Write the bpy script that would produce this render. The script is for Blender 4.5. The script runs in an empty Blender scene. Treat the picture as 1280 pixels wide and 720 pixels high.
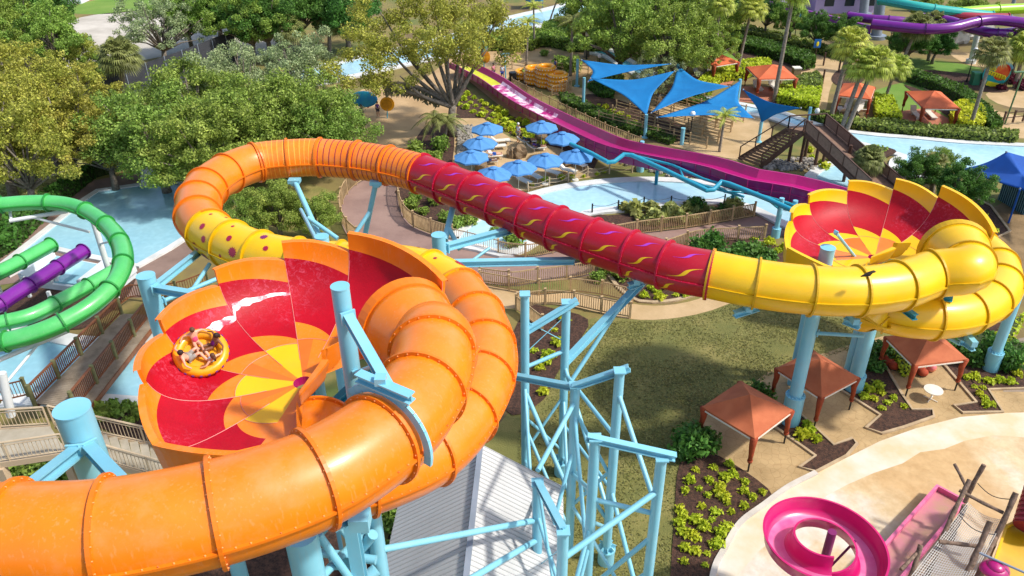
import bpy, bmesh, math, random
from mathutils import Vector, Matrix, noise as mn
from mathutils.geometry import tessellate_polygon
rnd = random.Random(7)
sc = bpy.context.scene
COL = sc.collection
R = math.radians
V = Vector
# ---------------------------------------------------------------- camera model
H = 30.0; FPX = 1000.0; PIT = R(31.2); RO = R(-0.7)
s_, c_ = math.sin(PIT), math.cos(PIT)
Rv = V((math.cos(RO), s_*math.sin(RO), c_*math.sin(RO)))
Uv = V((-math.sin(RO), s_*math.cos(RO), c_*math.cos(RO)))
Fv = V((0, c_, -s_))
def ray(x, y):
    return Fv + Rv*((x-640)/FPX) - Uv*((y-360)/FPX)
def pt(x, y, z=0.0):
    d = ray(x, y); t = (z-H)/d.z
    return V((d.x*t, d.y*t, z))
def onY(x, y, Y):
    d = ray(x, y); t = Y/d.y
    return V((d.x*t, Y, H+d.z*t))
cam = bpy.data.cameras.new('camera'); camo = bpy.data.objects.new('camera', cam); COL.objects.link(camo)
cam.sensor_width = 36; cam.lens = FPX/1280*36; cam.clip_end = 3000; cam.clip_start = 0.1
camo.matrix_world = Matrix(((Rv.x, Uv.x, -Fv.x, 0), (Rv.y, Uv.y, -Fv.y, 0), (Rv.z, Uv.z, -Fv.z, H), (0, 0, 0, 1)))
sc.camera = camo
# ---------------------------------------------------------------- materials
def srgb(h):
    if isinstance(h, str):
        h = [int(h[i:i+2], 16)/255 for i in (0, 2, 4)]
    return tuple((c/12.92 if c <= .04045 else ((c+.055)/1.055)**2.4) for c in h)+(1,)
MATS = {}
def mat(name, col, rough=.5, col2=None, scale=1.0, bump=0.0, bscale=None, coat=0.0, spec=.5, detail=4, island=0.0, lo=.35, hi=.65, metal=0.0, transl=0.0, dist=0.05, col3=None):
    """principled material: two colours mixed by object-space noise, optional bump"""
    if name in MATS: return MATS[name]
    m = bpy.data.materials.new(name); MATS[name] = m
    m.use_nodes = True; nt = m.node_tree; N = nt.nodes; L = nt.links
    b = N['Principled BSDF']; a = srgb(col)
    b.inputs['Base Color'].default_value = a; b.inputs['Roughness'].default_value = rough
    b.inputs['Specular IOR Level'].default_value = spec; b.inputs['Metallic'].default_value = metal
    b.inputs['Coat Weight'].default_value = coat; b.inputs['Coat Roughness'].default_value = .12
    tc = N.new('ShaderNodeTexCoord')
    out = None
    if col2:
        nz = N.new('ShaderNodeTexNoise'); nz.inputs['Scale'].default_value = scale; nz.inputs['Detail'].default_value = detail
        nz.inputs['Roughness'].default_value = .6
        L.new(tc.outputs['Object'], nz.inputs['Vector'])
        rp = N.new('ShaderNodeValToRGB'); rp.color_ramp.elements[0].position = lo; rp.color_ramp.elements[1].position = hi
        rp.color_ramp.elements[0].color = a; rp.color_ramp.elements[1].color = srgb(col2)
        if col3:
            e = rp.color_ramp.elements.new((lo+hi)/2); e.color = srgb(col3)
        L.new(nz.outputs['Fac'], rp.inputs['Fac']); out = rp.outputs['Color']
    if island > 0:
        g = N.new('ShaderNodeNewGeometry'); hs = N.new('ShaderNodeHueSaturation')
        oi = N.new('ShaderNodeObjectInfo')
        mr = N.new('ShaderNodeMapRange'); mr.inputs['To Min'].default_value = 1-island; mr.inputs['To Max'].default_value = 1+island
        L.new(g.outputs['Random Per Island'], mr.inputs['Value']); L.new(mr.outputs['Result'], hs.inputs['Value'])
        m2 = N.new('ShaderNodeMapRange'); m2.inputs['To Min'].default_value = .485; m2.inputs['To Max'].default_value = .515
        L.new(oi.outputs['Random'], m2.inputs['Value']); L.new(m2.outputs['Result'], hs.inputs['Hue'])
        if out: L.new(out, hs.inputs['Color'])
        else: hs.inputs['Color'].default_value = a
        out = hs.outputs['Color']
    if out: L.new(out, b.inputs['Base Color'])
    if bump > 0:
        nb = N.new('ShaderNodeTexNoise'); nb.inputs['Scale'].default_value = bscale or scale*4; nb.inputs['Detail'].default_value = 5
        L.new(tc.outputs['Object'], nb.inputs['Vector'])
        bp = N.new('ShaderNodeBump'); bp.inputs['Strength'].default_value = bump; bp.inputs['Distance'].default_value = dist
        L.new(nb.outputs['Fac'], bp.inputs['Height']); L.new(bp.outputs['Normal'], b.inputs['Normal'])
    if transl > 0:
        tr = N.new('ShaderNodeBsdfTranslucent'); mx = N.new('ShaderNodeMixShader'); mx.inputs[0].default_value = transl
        if out: L.new(out, tr.inputs['Color'])
        else: tr.inputs['Color'].default_value = a
        L.new(b.outputs[0], mx.inputs[1]); L.new(tr.outputs[0], mx.inputs[2]); L.new(mx.outputs[0], N['Material Output'].inputs[0])
    return m
# ---------------------------------------------------------------- mesh builder
class MB:
    def __init__(s): s.v = []; s.f = []; s.m = []; s.uv = None
    def add(s, vs, fs, mi=0):
        o = len(s.v); s.v += [tuple(v) for v in vs]
        for f in fs: s.f.append(tuple(i+o for i in f)); s.m.append(mi)
        return s
    def quad(s, a, b, c, d, mi=0): return s.add([a, b, c, d], [(0, 1, 2, 3)], mi)
    def box(s, c, size, rz=0, mi=0, M=None):
        x, y, z = [q/2 for q in size]; c = V(c)
        vs = [V((i*x, j*y, k*z)) for i in (-1, 1) for j in (-1, 1) for k in (-1, 1)]
        if M is None: M = Matrix.Rotation(rz, 3, 'Z')
        return s.add([M@v+c for v in vs], [(0, 1, 3, 2), (4, 6, 7, 5), (0, 4, 5, 1), (2, 3, 7, 6), (0, 2, 6, 4), (1, 5, 7, 3)], mi)
    def beam(s, a, b, w, h, mi=0, up=(0, 0, 1)):
        """rectangular bar a->b, w wide (horizontal), h deep"""
        a = V(a); b = V(b); d = (b-a); ln = d.length
        if ln < 1e-5: return s
        d.normalize(); u = V(up)
        if abs(d.dot(u)) > .98: u = V((0, 1, 0))
        sd = d.cross(u).normalized(); u2 = sd.cross(d).normalized()
        vs = [p+sd*i*w/2+u2*j*h/2 for p in (a, b) for i, j in ((-1, -1), (1, -1), (1, 1), (-1, 1))]
        return s.add(vs, [(0, 1, 2, 3), (7, 6, 5, 4), (0, 4, 5, 1), (1, 5, 6, 2), (2, 6, 7, 3), (3, 7, 4, 0)], mi)
    def ibeam(s, a, b, w, h, t=.04, mi=0):
        a = V(a); b = V(b); z = V((0, 0, 1)); d = (b-a).normalized()
        if abs(d.z) > .98: z = V((0, 1, 0))
        sd = d.cross(z).normalized(); u = sd.cross(d)
        s.beam(a+u*(h-t)/2, b+u*(h-t)/2, w, t, mi); s.beam(a-u*(h-t)/2, b-u*(h-t)/2, w, t, mi); s.beam(a, b, t, h-2*t-.002, mi)
        return s
    def cyl(s, a, b, r0, r1=None, n=12, caps=True, mi=0):
        if r1 is None: r1 = r0
        a = V(a); b = V(b); d = (b-a)
        if d.length < 1e-6: return s
        d.normalize(); u = V((1, 0, 0)) if abs(d.x) < .9 else V((0, 1, 0))
        e1 = d.cross(u).normalized(); e2 = d.cross(e1)
        vs = [p+(e1*math.cos(2*math.pi*i/n)+e2*math.sin(2*math.pi*i/n))*r for p, r in ((a, r0), (b, r1)) for i in range(n)]
        fs = [(i, i+n, (i+1) % n+n, (i+1) % n) for i in range(n)]
        if caps: fs += [tuple(range(n)), tuple(reversed(range(n, 2*n)))]
        return s.add(vs, fs, mi)
    def tube(s, pts, r, n=8, mi=0, caps=True, radii=None, flat=1.0):
        pts = [V(p) for p in pts]; k = len(pts); vs = []
        for i, p in enumerate(pts):
            d = (pts[min(i+1, k-1)]-pts[max(i-1, 0)]).normalized()
            u = V((0, 0, 1)) if abs(d.z) < .95 else V((0, 1, 0))
            e1 = d.cross(u).normalized(); e2 = e1.cross(d)
            rr = radii[i] if radii else r
            vs += [p+e1*math.cos(2*math.pi*j/n)*rr+e2*math.sin(2*math.pi*j/n)*rr*flat for j in range(n)]
        fs = [(i*n+j, i*n+(j+1) % n, (i+1)*n+(j+1) % n, (i+1)*n+j) for i in range(k-1) for j in range(n)]
        if caps: fs += [tuple(reversed(range(n))), tuple(range((k-1)*n, k*n))]
        return s.add(vs, fs, mi)
    def poly(s, pts, mi=0, flip=False):
        pts = [V(p) for p in pts]
        tris = tessellate_polygon([[V((p.x, p.y, 0)) for p in pts]])
        fs = []
        for t in tris:
            a, b, c = [pts[i] for i in t]
            up = (b-a).cross(c-a).z > 0
            fs.append(t if up else tuple(reversed(t)))
        return s.add(pts, fs, mi)
    def prism(s, pts, z0, z1, mi=0, side=None):
        """vertical-walled slab with outline pts between z0 and z1"""
        top = [V((p[0], p[1], z1)) for p in pts]; s.poly(top, mi)
        ar = sum(top[i].x*top[(i+1) % len(top)].y-top[(i+1) % len(top)].x*top[i].y for i in range(len(top)))
        if ar < 0: top.reverse()
        n = len(top); bot = [V((p.x, p.y, z0)) for p in top]
        return s.add(bot+top, [(i, (i+1) % n, n+(i+1) % n, n+i) for i in range(n)], mi if side is None else side)
    def blob(s, c, r, seg=10, rings=6, mi=0, sc_=(1, 1, 1), nz=0.0, sd=0, z0=-1):
        c = V(c); vs = []; fs = []
        for i in range(rings+1):
            th = math.pi*i/rings
            for j in range(seg):
                ph = 2*math.pi*j/seg; d = V((math.sin(th)*math.cos(ph), math.sin(th)*math.sin(ph), max(z0, math.cos(th))))
                k = 1+nz*mn.noise(d*1.7+V((sd*3.1, 0, 0)))
                vs.append(c+V((d.x*sc_[0], d.y*sc_[1], d.z*sc_[2]))*r*k)
        for i in range(rings):
            for j in range(seg): fs.append((i*seg+j, (i+1)*seg+j, (i+1)*seg+(j+1) % seg, i*seg+(j+1) % seg))
        return s.add(vs, fs, mi)
    def build(s, name, mats, parent=None, smooth=False, label=None, cat=None, group=None, kind=None, base=None, ang=None):
        me = bpy.data.meshes.new(name)
        org = V((0, 0, 0))
        if parent is not None: org = rootloc(parent)
        elif base is not None: org = V(base)
        vs = [(v[0]-org.x, v[1]-org.y, v[2]-org.z) for v in s.v]
        me.from_pydata(vs, [], s.f)
        if not isinstance(mats, (list, tuple)): mats = [mats]
        for m in mats: me.materials.append(m)
        if any(s.m): me.polygons.foreach_set('material_index', s.m)
        if s.uv:
            ul = me.uv_layers.new(name='UVMap')
            for p in me.polygons:
                for li in p.loop_indices: ul.data[li].uv = s.uv[me.loops[li].vertex_index]
        me.update()
        if smooth:
            me.polygons.foreach_set('use_smooth', [True]*len(me.polygons))
            if ang: 
                try: me.set_sharp_from_angle(angle=R(ang))
                except Exception: pass
        o = bpy.data.objects.new(name, me); COL.objects.link(o)
        if parent is not None: o.parent = parent
        elif base is not None: o.location = base
        tag(o, label, cat, group, kind)
        return o
def rootloc(o):
    while o.parent: o = o.parent
    return V(o.location)
def tag(o, label=None, cat=None, group=None, kind=None):
    if label: o['label'] = label
    if cat: o['category'] = cat
    if group: o['group'] = group
    if kind: o['kind'] = kind
    return o
def thing(name, label, cat, loc=(0, 0, 0), group=None):
    o = bpy.data.objects.new(name, None); COL.objects.link(o); o.location = loc; o.empty_display_size = .3
    return tag(o, label, cat, group)
def dup(root, loc, rz=0.0, label=None, group=None, scale=None):
    def cp(o, par):
        n = o.copy(); COL.objects.link(n)
        if par is not None: n.parent = par
        for ch in kids.get(o.name, []): cp(ch, n)
        return n
    kids = {}
    def walk(o):
        kids[o.name] = list(o.children)
        for ch in o.children: walk(ch)
    walk(root)
    n = cp(root, None); n.location = loc; n.rotation_euler = (0, 0, rz)
    if scale: n.scale = scale if isinstance(scale, (tuple, list)) else (scale,)*3
    if label: n['label'] = label
    if group: n['group'] = group
    return n
class Proto:
    """first place() moves the thing itself, later ones copy it"""
    def __init__(s, root): s.root = root; s.used = False
    def place(s, loc, rz=0, label=None, group=None, scale=None):
        if not s.used:
            s.used = True; o = s.root; o.location = loc; o.rotation_euler = (0, 0, rz)
            if scale: o.scale = scale if isinstance(scale, (tuple, list)) else (scale,)*3
            if label: o['label'] = label
            if group: o['group'] = group
            return o
        n = dup(s.root, loc, rz, label, group, scale or 1.0); return n
def catmull(pts, n=8, closed=False):
    pts = [V(p) for p in pts]; k = len(pts); out = []
    rng = range(k) if closed else range(k-1)
    for i in rng:
        if closed: p0, p1, p2, p3 = pts[i-1], pts[i], pts[(i+1) % k], pts[(i+2) % k]
        else:
            p1, p2 = pts[i], pts[i+1]; p0 = pts[i-1] if i else p1*2-p2; p3 = pts[i+2] if i+2 < k else p2*2-p1
        for j in range(n):
            t = j/n
            out.append(.5*((2*p1)+(p2-p0)*t+(2*p0-5*p1+4*p2-p3)*t*t+(3*p1-p0-3*p2+p3)*t**3))
    if not closed: out.append(pts[-1])
    return out
def resample(pts, step):
    L = [0]
    for a, b in zip(pts, pts[1:]): L.append(L[-1]+(b-a).length)
    n = max(1, round(L[-1]/step)); out = []; j = 0
    for i in range(n+1):
        t = L[-1]*i/n
        while j < len(pts)-2 and L[j+1] < t: j += 1
        d = L[j+1]-L[j]; out.append(pts[j].lerp(pts[j+1], 0 if d == 0 else (t-L[j])/d))
    return out
def g(px, z=0.0): return [pt(x, y, z) for x, y in px]
def sheet(name, px, z, m, smooth=0, kind='structure', th=None, **k):
    pts = g(px, 0)
    if smooth: pts = catmull(pts, smooth, True)
    b = MB()
    if th: b.prism(pts, z-th, z)
    else: b.poly([V((p.x, p.y, z)) for p in pts])
    return b.build(name, m, kind=kind, **k)
def kerb(name, px, m, w=.25, z0=0, z1=.14, smooth=6, closed=False):
    pts = catmull(g(px), smooth, closed) if smooth else g(px)
    if closed: pts = pts+[pts[0]]
    b = MB(); k = len(pts); L = []
    for i, p in enumerate(pts):
        d = (pts[min(i+1, k-1)]-pts[max(i-1, 0)]); d.z = 0; d.normalize(); n = V((-d.y, d.x, 0))
        L.append((p-n*w/2, p+n*w/2))
    for (a, c), (a2, c2) in zip(L, L[1:]):
        z = V((0, 0, z1)); y = V((0, 0, z0))
        b.quad(a+z, a2+z, c2+z, c+z); b.quad(a+y, a2+y, a2+z, a+z); b.quad(c2+y, c+y, c+z, c2+z)
    return b.build(name, m, kind='structure')
# ---------------------------------------------------------------- sun and sky
SUN = V((.66, -.16, .80)).normalized()
sc.world = bpy.data.worlds.new('World'); sc.world.use_nodes = True
wn = sc.world.node_tree; bg = wn.nodes['Background']; sky = wn.nodes.new('ShaderNodeTexSky')
sky.sky_type = 'NISHITA'; sky.sun_disc = False
sky.sun_elevation = math.asin(SUN.z); sky.sun_rotation = math.atan2(SUN.x, SUN.y)
sky.air_density = 1.0; sky.dust_density = 2.0
wn.links.new(sky.outputs[0], bg.inputs['Color']); bg.inputs['Strength'].default_value = .15
sl = bpy.data.lights.new('sun', 'SUN'); sl.energy = 3.0; sl.angle = R(3.5); sl.color = (1, .955, .88)
so = bpy.data.objects.new('sun', sl); COL.objects.link(so); so.location = (40, -10, 60)
so.rotation_euler = SUN.to_track_quat('Z', 'Y').to_euler()
vs_ = sc.view_settings; vs_.view_transform = 'Standard'; vs_.look = 'None'; vs_.gamma = 1; vs_.exposure = 0.5
sc.render.engine = 'CYCLES'
# ---------------------------------------------------------------- palette
ORANGE = mat('orange_fibreglass', 'f0830c', .34, 'ea7a0a', .5, .05, 40, coat=.2, dist=.01)
YELLOW = mat('yellow_fibreglass', 'f6c400', .33, 'eeb800', .5, .05, 40, coat=.2, dist=.01)
RED = mat('crimson_fibreglass', 'b4001f', .34, 'a8001c', .5, .05, 40, coat=.25, dist=.01)
DORANGE = mat('deep_orange_fibreglass', 'f0741c', .35, 'ec6c14', .8, coat=.3)
PEACH = mat('pale_orange_fibreglass', 'f28a3c', .35, 'ee7c30', .8, coat=.3)
def weather(m, tint, amt=.35):
    nt = m.node_tree; N = nt.nodes; L = nt.links; b = N['Principled BSDF']; src = b.inputs['Base Color'].links[0].from_socket; tc = N.new('ShaderNodeTexCoord')
    n1 = N.new('ShaderNodeTexNoise'); n1.inputs['Scale'].default_value = .8; n1.inputs['Detail'].default_value = 9; n1.inputs['Roughness'].default_value = .72; L.new(tc.outputs['Object'], n1.inputs['Vector'])
    rp = N.new('ShaderNodeValToRGB'); rp.color_ramp.elements[0].position = .5; rp.color_ramp.elements[1].position = .78; L.new(n1.outputs['Fac'], rp.inputs['Fac'])
    ms = N.new('ShaderNodeMapping'); ms.inputs['Scale'].default_value = (14, 14, 1.4); L.new(tc.outputs['Object'], ms.inputs['Vector']); n2 = N.new('ShaderNodeTexNoise'); n2.inputs['Scale'].default_value = 1.0; n2.inputs['Detail'].default_value = 6; L.new(ms.outputs['Vector'], n2.inputs['Vector'])
    r2 = N.new('ShaderNodeValToRGB'); r2.color_ramp.elements[0].position = .56; r2.color_ramp.elements[1].position = .8; L.new(n2.outputs['Fac'], r2.inputs['Fac'])
    ad = N.new('ShaderNodeMath'); ad.operation = 'MAXIMUM'; L.new(rp.outputs['Color'], ad.inputs[0]); L.new(r2.outputs['Color'], ad.inputs[1]); mu = N.new('ShaderNodeMath'); mu.operation = 'MULTIPLY'; mu.inputs[1].default_value = amt; L.new(ad.outputs[0], mu.inputs[0])
    mx = N.new('ShaderNodeMixRGB'); mx.inputs['Color2'].default_value = srgb(tint); L.new(mu.outputs[0], mx.inputs['Fac']); L.new(src, mx.inputs['Color1']); L.new(mx.outputs[0], b.inputs['Base Color'])
    mr = N.new('ShaderNodeMapRange'); mr.inputs['To Min'].default_value = .24; mr.inputs['To Max'].default_value = .5; L.new(n1.outputs['Fac'], mr.inputs['Value']); L.new(mr.outputs['Result'], b.inputs['Roughness'])
    return m
PURPLE = mat('purple_paint', '6c1c7c', .3, '5f176d', 1, coat=.3)
MAGENTA = mat('magenta_fibreglass', 'b4046e', .3, 'a60464', .4, coat=.4)
MAGDARK = mat('plum_fibreglass', '8c0a68', .35, '7c085c', .6, coat=.3)
PINK = mat('pink_fibreglass', 'cc1468', .3, 'bc0e60', .8, coat=.4)
PALEPINK = mat('worn_pink_fibreglass', 'e47aa0', .4, 'd86890', 1.5, coat=.2)
GREEN = mat('green_fibreglass', '58c068', .3, '4cb45c', .6, coat=.4)
VIOLET = mat('violet_fibreglass', '7c2090', .3, '701a84', .6, coat=.4)
CYAN = mat('sky_blue_paint', '86c6d8', .42, '7abed2', .7, .03, 30, coat=.1, dist=.01)
TEALP = mat('turquoise_paint', '2c9cb8', .4, '2894ae', .8, coat=.15)
weather(ORANGE, 'e8a070', .42); weather(YELLOW, 'd8b040', .35); weather(RED, 'b83a50', .35); weather(MAGENTA, 'c04a90', .3); weather(CYAN, '8fb4bc', .45); weather(GREEN, '88c890', .35)
WHITEP = mat('white_paint', 'dcdedd', .45, 'cfd3d2', 1.2)
WHITE = mat('white_plaster', 'dfe3e4', .6, 'ccd4d6', .6)
GREYST = mat('grey_steel', '8c95a2', .45, '7e8894', .8)
BLACK = mat('black_metal', '1c1c1e', .5)
DARKBLUE = mat('navy_plastic', '20307c', .4)
TAUPE = mat('tan_paint', 'c7b394', .6, 'b8a284', 1.5)
FENCEW = mat('tan_fence_wood', 'c4a87e', .75, 'aa8e66', 2.5, .3, 20)
BROWNR = mat('dark_brown_wood', '5a4034', .6, '4a3328', 3, .2, 20)
REDWOOD = mat('red_brown_wood', '83502f', .6, '6c3e24', 3, .2, 20)
LOG = mat('weathered_log', '8a7260', .85, '5c4a3c', 5, .6, 14)
DECK = mat('grey_deck_boards', 'a49684', .8, '7c6e5e', 3, .3, 20)
CANVAS = mat('terracotta_canvas', 'bc6840', .8, 'b05c36', 1.5, .1, 30)
CANVAS2 = mat('orange_canvas', 'd0683c', .8, 'c45e34', 1.5, .1, 30)
SAIL = mat('blue_shade_cloth', '0a82c4', .8, '0878b8', .7, .08, 20, transl=.15)
SAIL2 = mat('royal_blue_cloth', '0a55b0', .8, '0a4ca0', .7, transl=.12)
UMB = mat('light_blue_canvas', '5a98d4', .75, '508eca', 1.2, transl=.15)
CREAM = mat('cream_vinyl', 'e4dfd2', .6, 'd6cfc0', 2)
BARK = mat('bark', '8a8074', .9, '5e5448', 4, .8, 10)
PALMBARK = mat('palm_bark', '94897c', .9, '72685c', 5, .6, 12)
def leafmat(n, a, b, c=None, isl=.5, sc0=.8): return mat(n, a, .55, b, sc0, island=isl, transl=.35, spec=.3, lo=.3, hi=.7, col3=c)
L_OAK = leafmat('oak_leaves', '6f8a34', 'aabc5c', '8aa246')
L_YEL = leafmat('yellowish_oak_leaves', '8e9636', 'c0bc5a', 'a6a644')
L_DARK = leafmat('dark_evergreen_leaves', '466c2c', '64903a')
L_MID = leafmat('mid_green_leaves', '6f8c32', 'a4bc56')
L_GREY = leafmat('mossy_grey_green_leaves', '8a9a64', 'b4be8c')
L_LIME = leafmat('lime_leaves', 'b8c82c', 'd4dc44', isl=.25)
L_PALM = leafmat('palm_fronds', '98aa3c', 'c0c85c')
L_PALM2 = leafmat('dull_palm_fronds', '747c40', '949858')
L_HEDGE = leafmat('hedge_leaves', '456a26', '5f8434')
L_BURG = leafmat('burgundy_leaves', '5a1c30', '742438')
L_DRY = leafmat('dry_grass_blades', 'a0a858', 'bcbc74')
import numpy as np
# ================================================================ GROUND AND WATER
G_SOIL = mat('ground_soil', '5e6a30', .95, '6e5c3e', .11, .5, 2.5, col3='837440', lo=.38, hi=.62)
G_LAWN = mat('lawn', '666834', .95, '8a8049', .45, .9, 14, detail=9, col3='74713a', lo=.3, hi=.7)
G_LAWN2 = mat('bright_lawn', '5f8428', .95, '76903a', .2, .8, 8, detail=6)
G_DRY = mat('dry_turf', '94844c', .95, '76743a', .22, .7, 6, detail=6, lo=.4, hi=.6)
G_SAND = mat('pale_sand', 'c8c0b2', .95, 'aaa294', .2, .4, 3, detail=6)
G_MULCH = mat('mulch', '5c3f30', .98, '35241b', 7, 1.0, 16, detail=6, lo=.35, hi=.6)
G_TAN = mat('tan_concrete_path', 'c3a67c', .85, 'b09468', .5, .3, 5, detail=6)
G_WALK = mat('pinkish_walkway', '9a7e72', .85, '876c62', .35, .3, 4, detail=7)
G_TERRA = mat('terracotta_deck', 'b9795c', .8, 'a96a50', .8, .2, 8)
G_KERB = mat('concrete_kerb', 'bca584', .85, 'a38c6c', 1.5, .2, 10)
G_WHITE = mat('white_pool_edge', 'dcdcd8', .6, 'c4c6c2', .6)
G_DECKB = mat('pool_deck_brown', '8c7468', .85, '7a6458', .5, .3, 4)
def stone_mat():
    m = mat('stamped_concrete', 'bfa274', .85, '9c8258', .45, detail=7, lo=.35, hi=.68); nt = m.node_tree; N = nt.nodes; L = nt.links; b = N['Principled BSDF']
    src = b.inputs['Base Color'].links[0].from_socket; tc = N.new('ShaderNodeTexCoord')
    vo = N.new('ShaderNodeTexVoronoi'); vo.feature = 'DISTANCE_TO_EDGE'; vo.inputs['Scale'].default_value = 2.3; L.new(tc.outputs['Object'], vo.inputs['Vector'])
    rp = N.new('ShaderNodeValToRGB'); rp.color_ramp.elements[0].position = .01; rp.color_ramp.elements[1].position = .035; rp.color_ramp.elements[0].color = (.78, .74, .68, 1); rp.color_ramp.elements[1].color = (1, 1, 1, 1)
    L.new(vo.outputs['Distance'], rp.inputs['Fac']); mx = N.new('ShaderNodeMixRGB'); mx.blend_type = 'MULTIPLY'; mx.inputs['Fac'].default_value = .8
    L.new(src, mx.inputs['Color1']); L.new(rp.outputs['Color'], mx.inputs['Color2']); L.new(mx.outputs[0], b.inputs['Base Color'])
    bp = N.new('ShaderNodeBump'); bp.inputs['Distance'].default_value = .02; L.new(rp.outputs['Color'], bp.inputs['Height']); L.new(bp.outputs['Normal'], b.inputs['Normal'])
    return m
G_STONE = stone_mat()
def pad_mat():
    m = mat('splash_pad_concrete', 'c9a878', .8, 'dcd6cc', .11, .25, 4, detail=8, lo=.38, hi=.58, col3='d6bf98'); nt = m.node_tree; N = nt.nodes; L = nt.links; b = N['Principled BSDF']
    src = b.inputs['Base Color'].links[0].from_socket; tc = N.new('ShaderNodeTexCoord')
    n2 = N.new('ShaderNodeTexNoise'); n2.inputs['Scale'].default_value = 1.3; n2.inputs['Detail'].default_value = 9; n2.inputs['Roughness'].default_value = .7; L.new(tc.outputs['Object'], n2.inputs['Vector'])
    rp = N.new('ShaderNodeValToRGB'); rp.color_ramp.elements[0].position = .34; rp.color_ramp.elements[1].position = .62; rp.color_ramp.elements[0].color = (.74, .68, .58, 1); rp.color_ramp.elements[1].color = (1, 1, 1, 1)
    L.new(n2.outputs['Fac'], rp.inputs['Fac']); mx = N.new('ShaderNodeMixRGB'); mx.blend_type = 'MULTIPLY'; mx.inputs['Fac'].default_value = .75
    L.new(src, mx.inputs['Color1']); L.new(rp.outputs['Color'], mx.inputs['Color2']); L.new(mx.outputs[0], b.inputs['Base Color'])
    n3 = N.new('ShaderNodeTexNoise'); n3.inputs['Scale'].default_value = .2; L.new(tc.outputs['Object'], n3.inputs['Vector'])
    mr = N.new('ShaderNodeMapRange'); mr.inputs['From Min'].default_value = .45; mr.inputs['From Max'].default_value = .6; mr.inputs['To Min'].default_value = .75; mr.inputs['To Max'].default_value = .3; L.new(n3.outputs['Fac'], mr.inputs['Value']); L.new(mr.outputs['Result'], b.inputs['Roughness'])
    return m
G_PAD = pad_mat()
def water_mat(name, c1, c2, sc_=.25, rough=.08, sp=.35):
    m = mat(name, c1, rough, c2, sc_, detail=5, spec=sp); nt = m.node_tree; N = nt.nodes; L = nt.links; b = N['Principled BSDF']
    src = b.inputs['Base Color'].links[0].from_socket; tc = N.new('ShaderNodeTexCoord')
    mp = N.new('ShaderNodeMapping'); n0 = N.new('ShaderNodeTexNoise'); n0.inputs['Scale'].default_value = 1.6; L.new(tc.outputs['Object'], n0.inputs['Vector'])
    av = N.new('ShaderNodeVectorMath'); av.operation = 'MULTIPLY_ADD'; av.inputs[1].default_value = (.5, .5, .5); L.new(n0.outputs['Color'], av.inputs[0]); L.new(tc.outputs['Object'], av.inputs[2])
    vo = N.new('ShaderNodeTexVoronoi'); vo.feature = 'SMOOTH_F1'; vo.inputs['Scale'].default_value = 2.4; L.new(av.outputs[0], vo.inputs['Vector'])
    rp = N.new('ShaderNodeValToRGB'); rp.color_ramp.elements[0].position = .35; rp.color_ramp.elements[1].position = .75; rp.color_ramp.elements[0].color = (.93, .95, .96, 1); rp.color_ramp.elements[1].color = (1.08, 1.08, 1.08, 1)
    L.new(vo.outputs['Distance'], rp.inputs['Fac']); mx = N.new('ShaderNodeMixRGB'); mx.blend_type = 'MULTIPLY'; mx.inputs['Fac'].default_value = .8  # caustic light pattern painted into the water colour
    L.new(src, mx.inputs['Color1']); L.new(rp.outputs['Color'], mx.inputs['Color2']); L.new(mx.outputs[0], b.inputs['Base Color'])
    n2 = N.new('ShaderNodeTexNoise'); n2.inputs['Scale'].default_value = 3.0; n2.inputs['Detail'].default_value = 3; L.new(tc.outputs['Object'], n2.inputs['Vector'])
    bp = N.new('ShaderNodeBump'); bp.inputs['Strength'].default_value = .2; bp.inputs['Distance'].default_value = .05; L.new(n2.outputs['Fac'], bp.inputs['Height']); L.new(bp.outputs['Normal'], b.inputs['Normal'])
    return m
W_POOL = water_mat('pool_water', 'a2ccd6', '86b8c8', .12)
W_RIVER = water_mat('river_water', 'b4d6e0', '9cc8d6', .15)
W_TEAL = water_mat('teal_water', '4ea6b8', '74b8c6', .2)
b = MB(); b.quad((-700, -60, 0), (700, -60, 0), (700, 1000, 0), (-700, 1000, 0)); b.build('ground', G_SOIL, kind='structure')
Z1, Z2, Z3, Z4 = .008, .016, .024, .034
# lawns
sheet('lawn', [(600, 560), (650, 500), (700, 430), (740, 398), (790, 398), (830, 398), (890, 385), (945, 360), (1010, 385), (1100, 410), (1130, 425), (1060, 440), (965, 470), (880, 520), (870, 545), (856, 570), (848, 610), (845, 680), (838, 740), (826, 900), (560, 900), (560, 650)], Z1, G_LAWN, 4)
sheet('lawn', [(420, 240), (350, 225), (290, 235), (270, 300), (330, 330), (440, 320), (430, 285), (424, 262)], Z1, G_DRY, 4)
sheet('lawn', [(-60, 180), (60, 175), (150, 185), (185, 180), (175, 222), (120, 228), (60, 262), (0, 300), (-80, 330)], Z1, G_DRY, 4)
sheet('lawn', [(940, 60), (1000, 72), (1016, 84), (985, 88), (950, 90), (900, 85), (880, 70), (900, 55)], Z1, G_LAWN2, 4)
sheet('lawn', [(1085, 118), (1150, 100), (1200, 118), (1245, 145), (1215, 170), (1160, 165), (1120, 135)], Z1, G_LAWN2, 4)
sheet('lawn', [(1120, 75), (1160, 75), (1225, 85), (1215, 104), (1180, 100), (1130, 88)], Z1, G_LAWN2, 4)
sheet('lawn', [(80, 12), (150, -5), (260, -8), (300, 10), (200, 12), (120, 18)], Z1, G_LAWN2, 4)
sheet('sand_bank', [(70, 85), (80, 45), (90, 25), (160, 14), (300, 8), (350, 15), (345, 60), (300, 75), (230, 70), (180, 75), (120, 95)], Z1, G_SAND, 4)
sheet('lawn', [(1225, 270), (1290, 245), (1330, 300), (1310, 370), (1262, 340), (1235, 300)], Z1, mat('sandy_earth', '8e7450', .95, '6e5838', .6, .6, 8, detail=6), 4)
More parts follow.
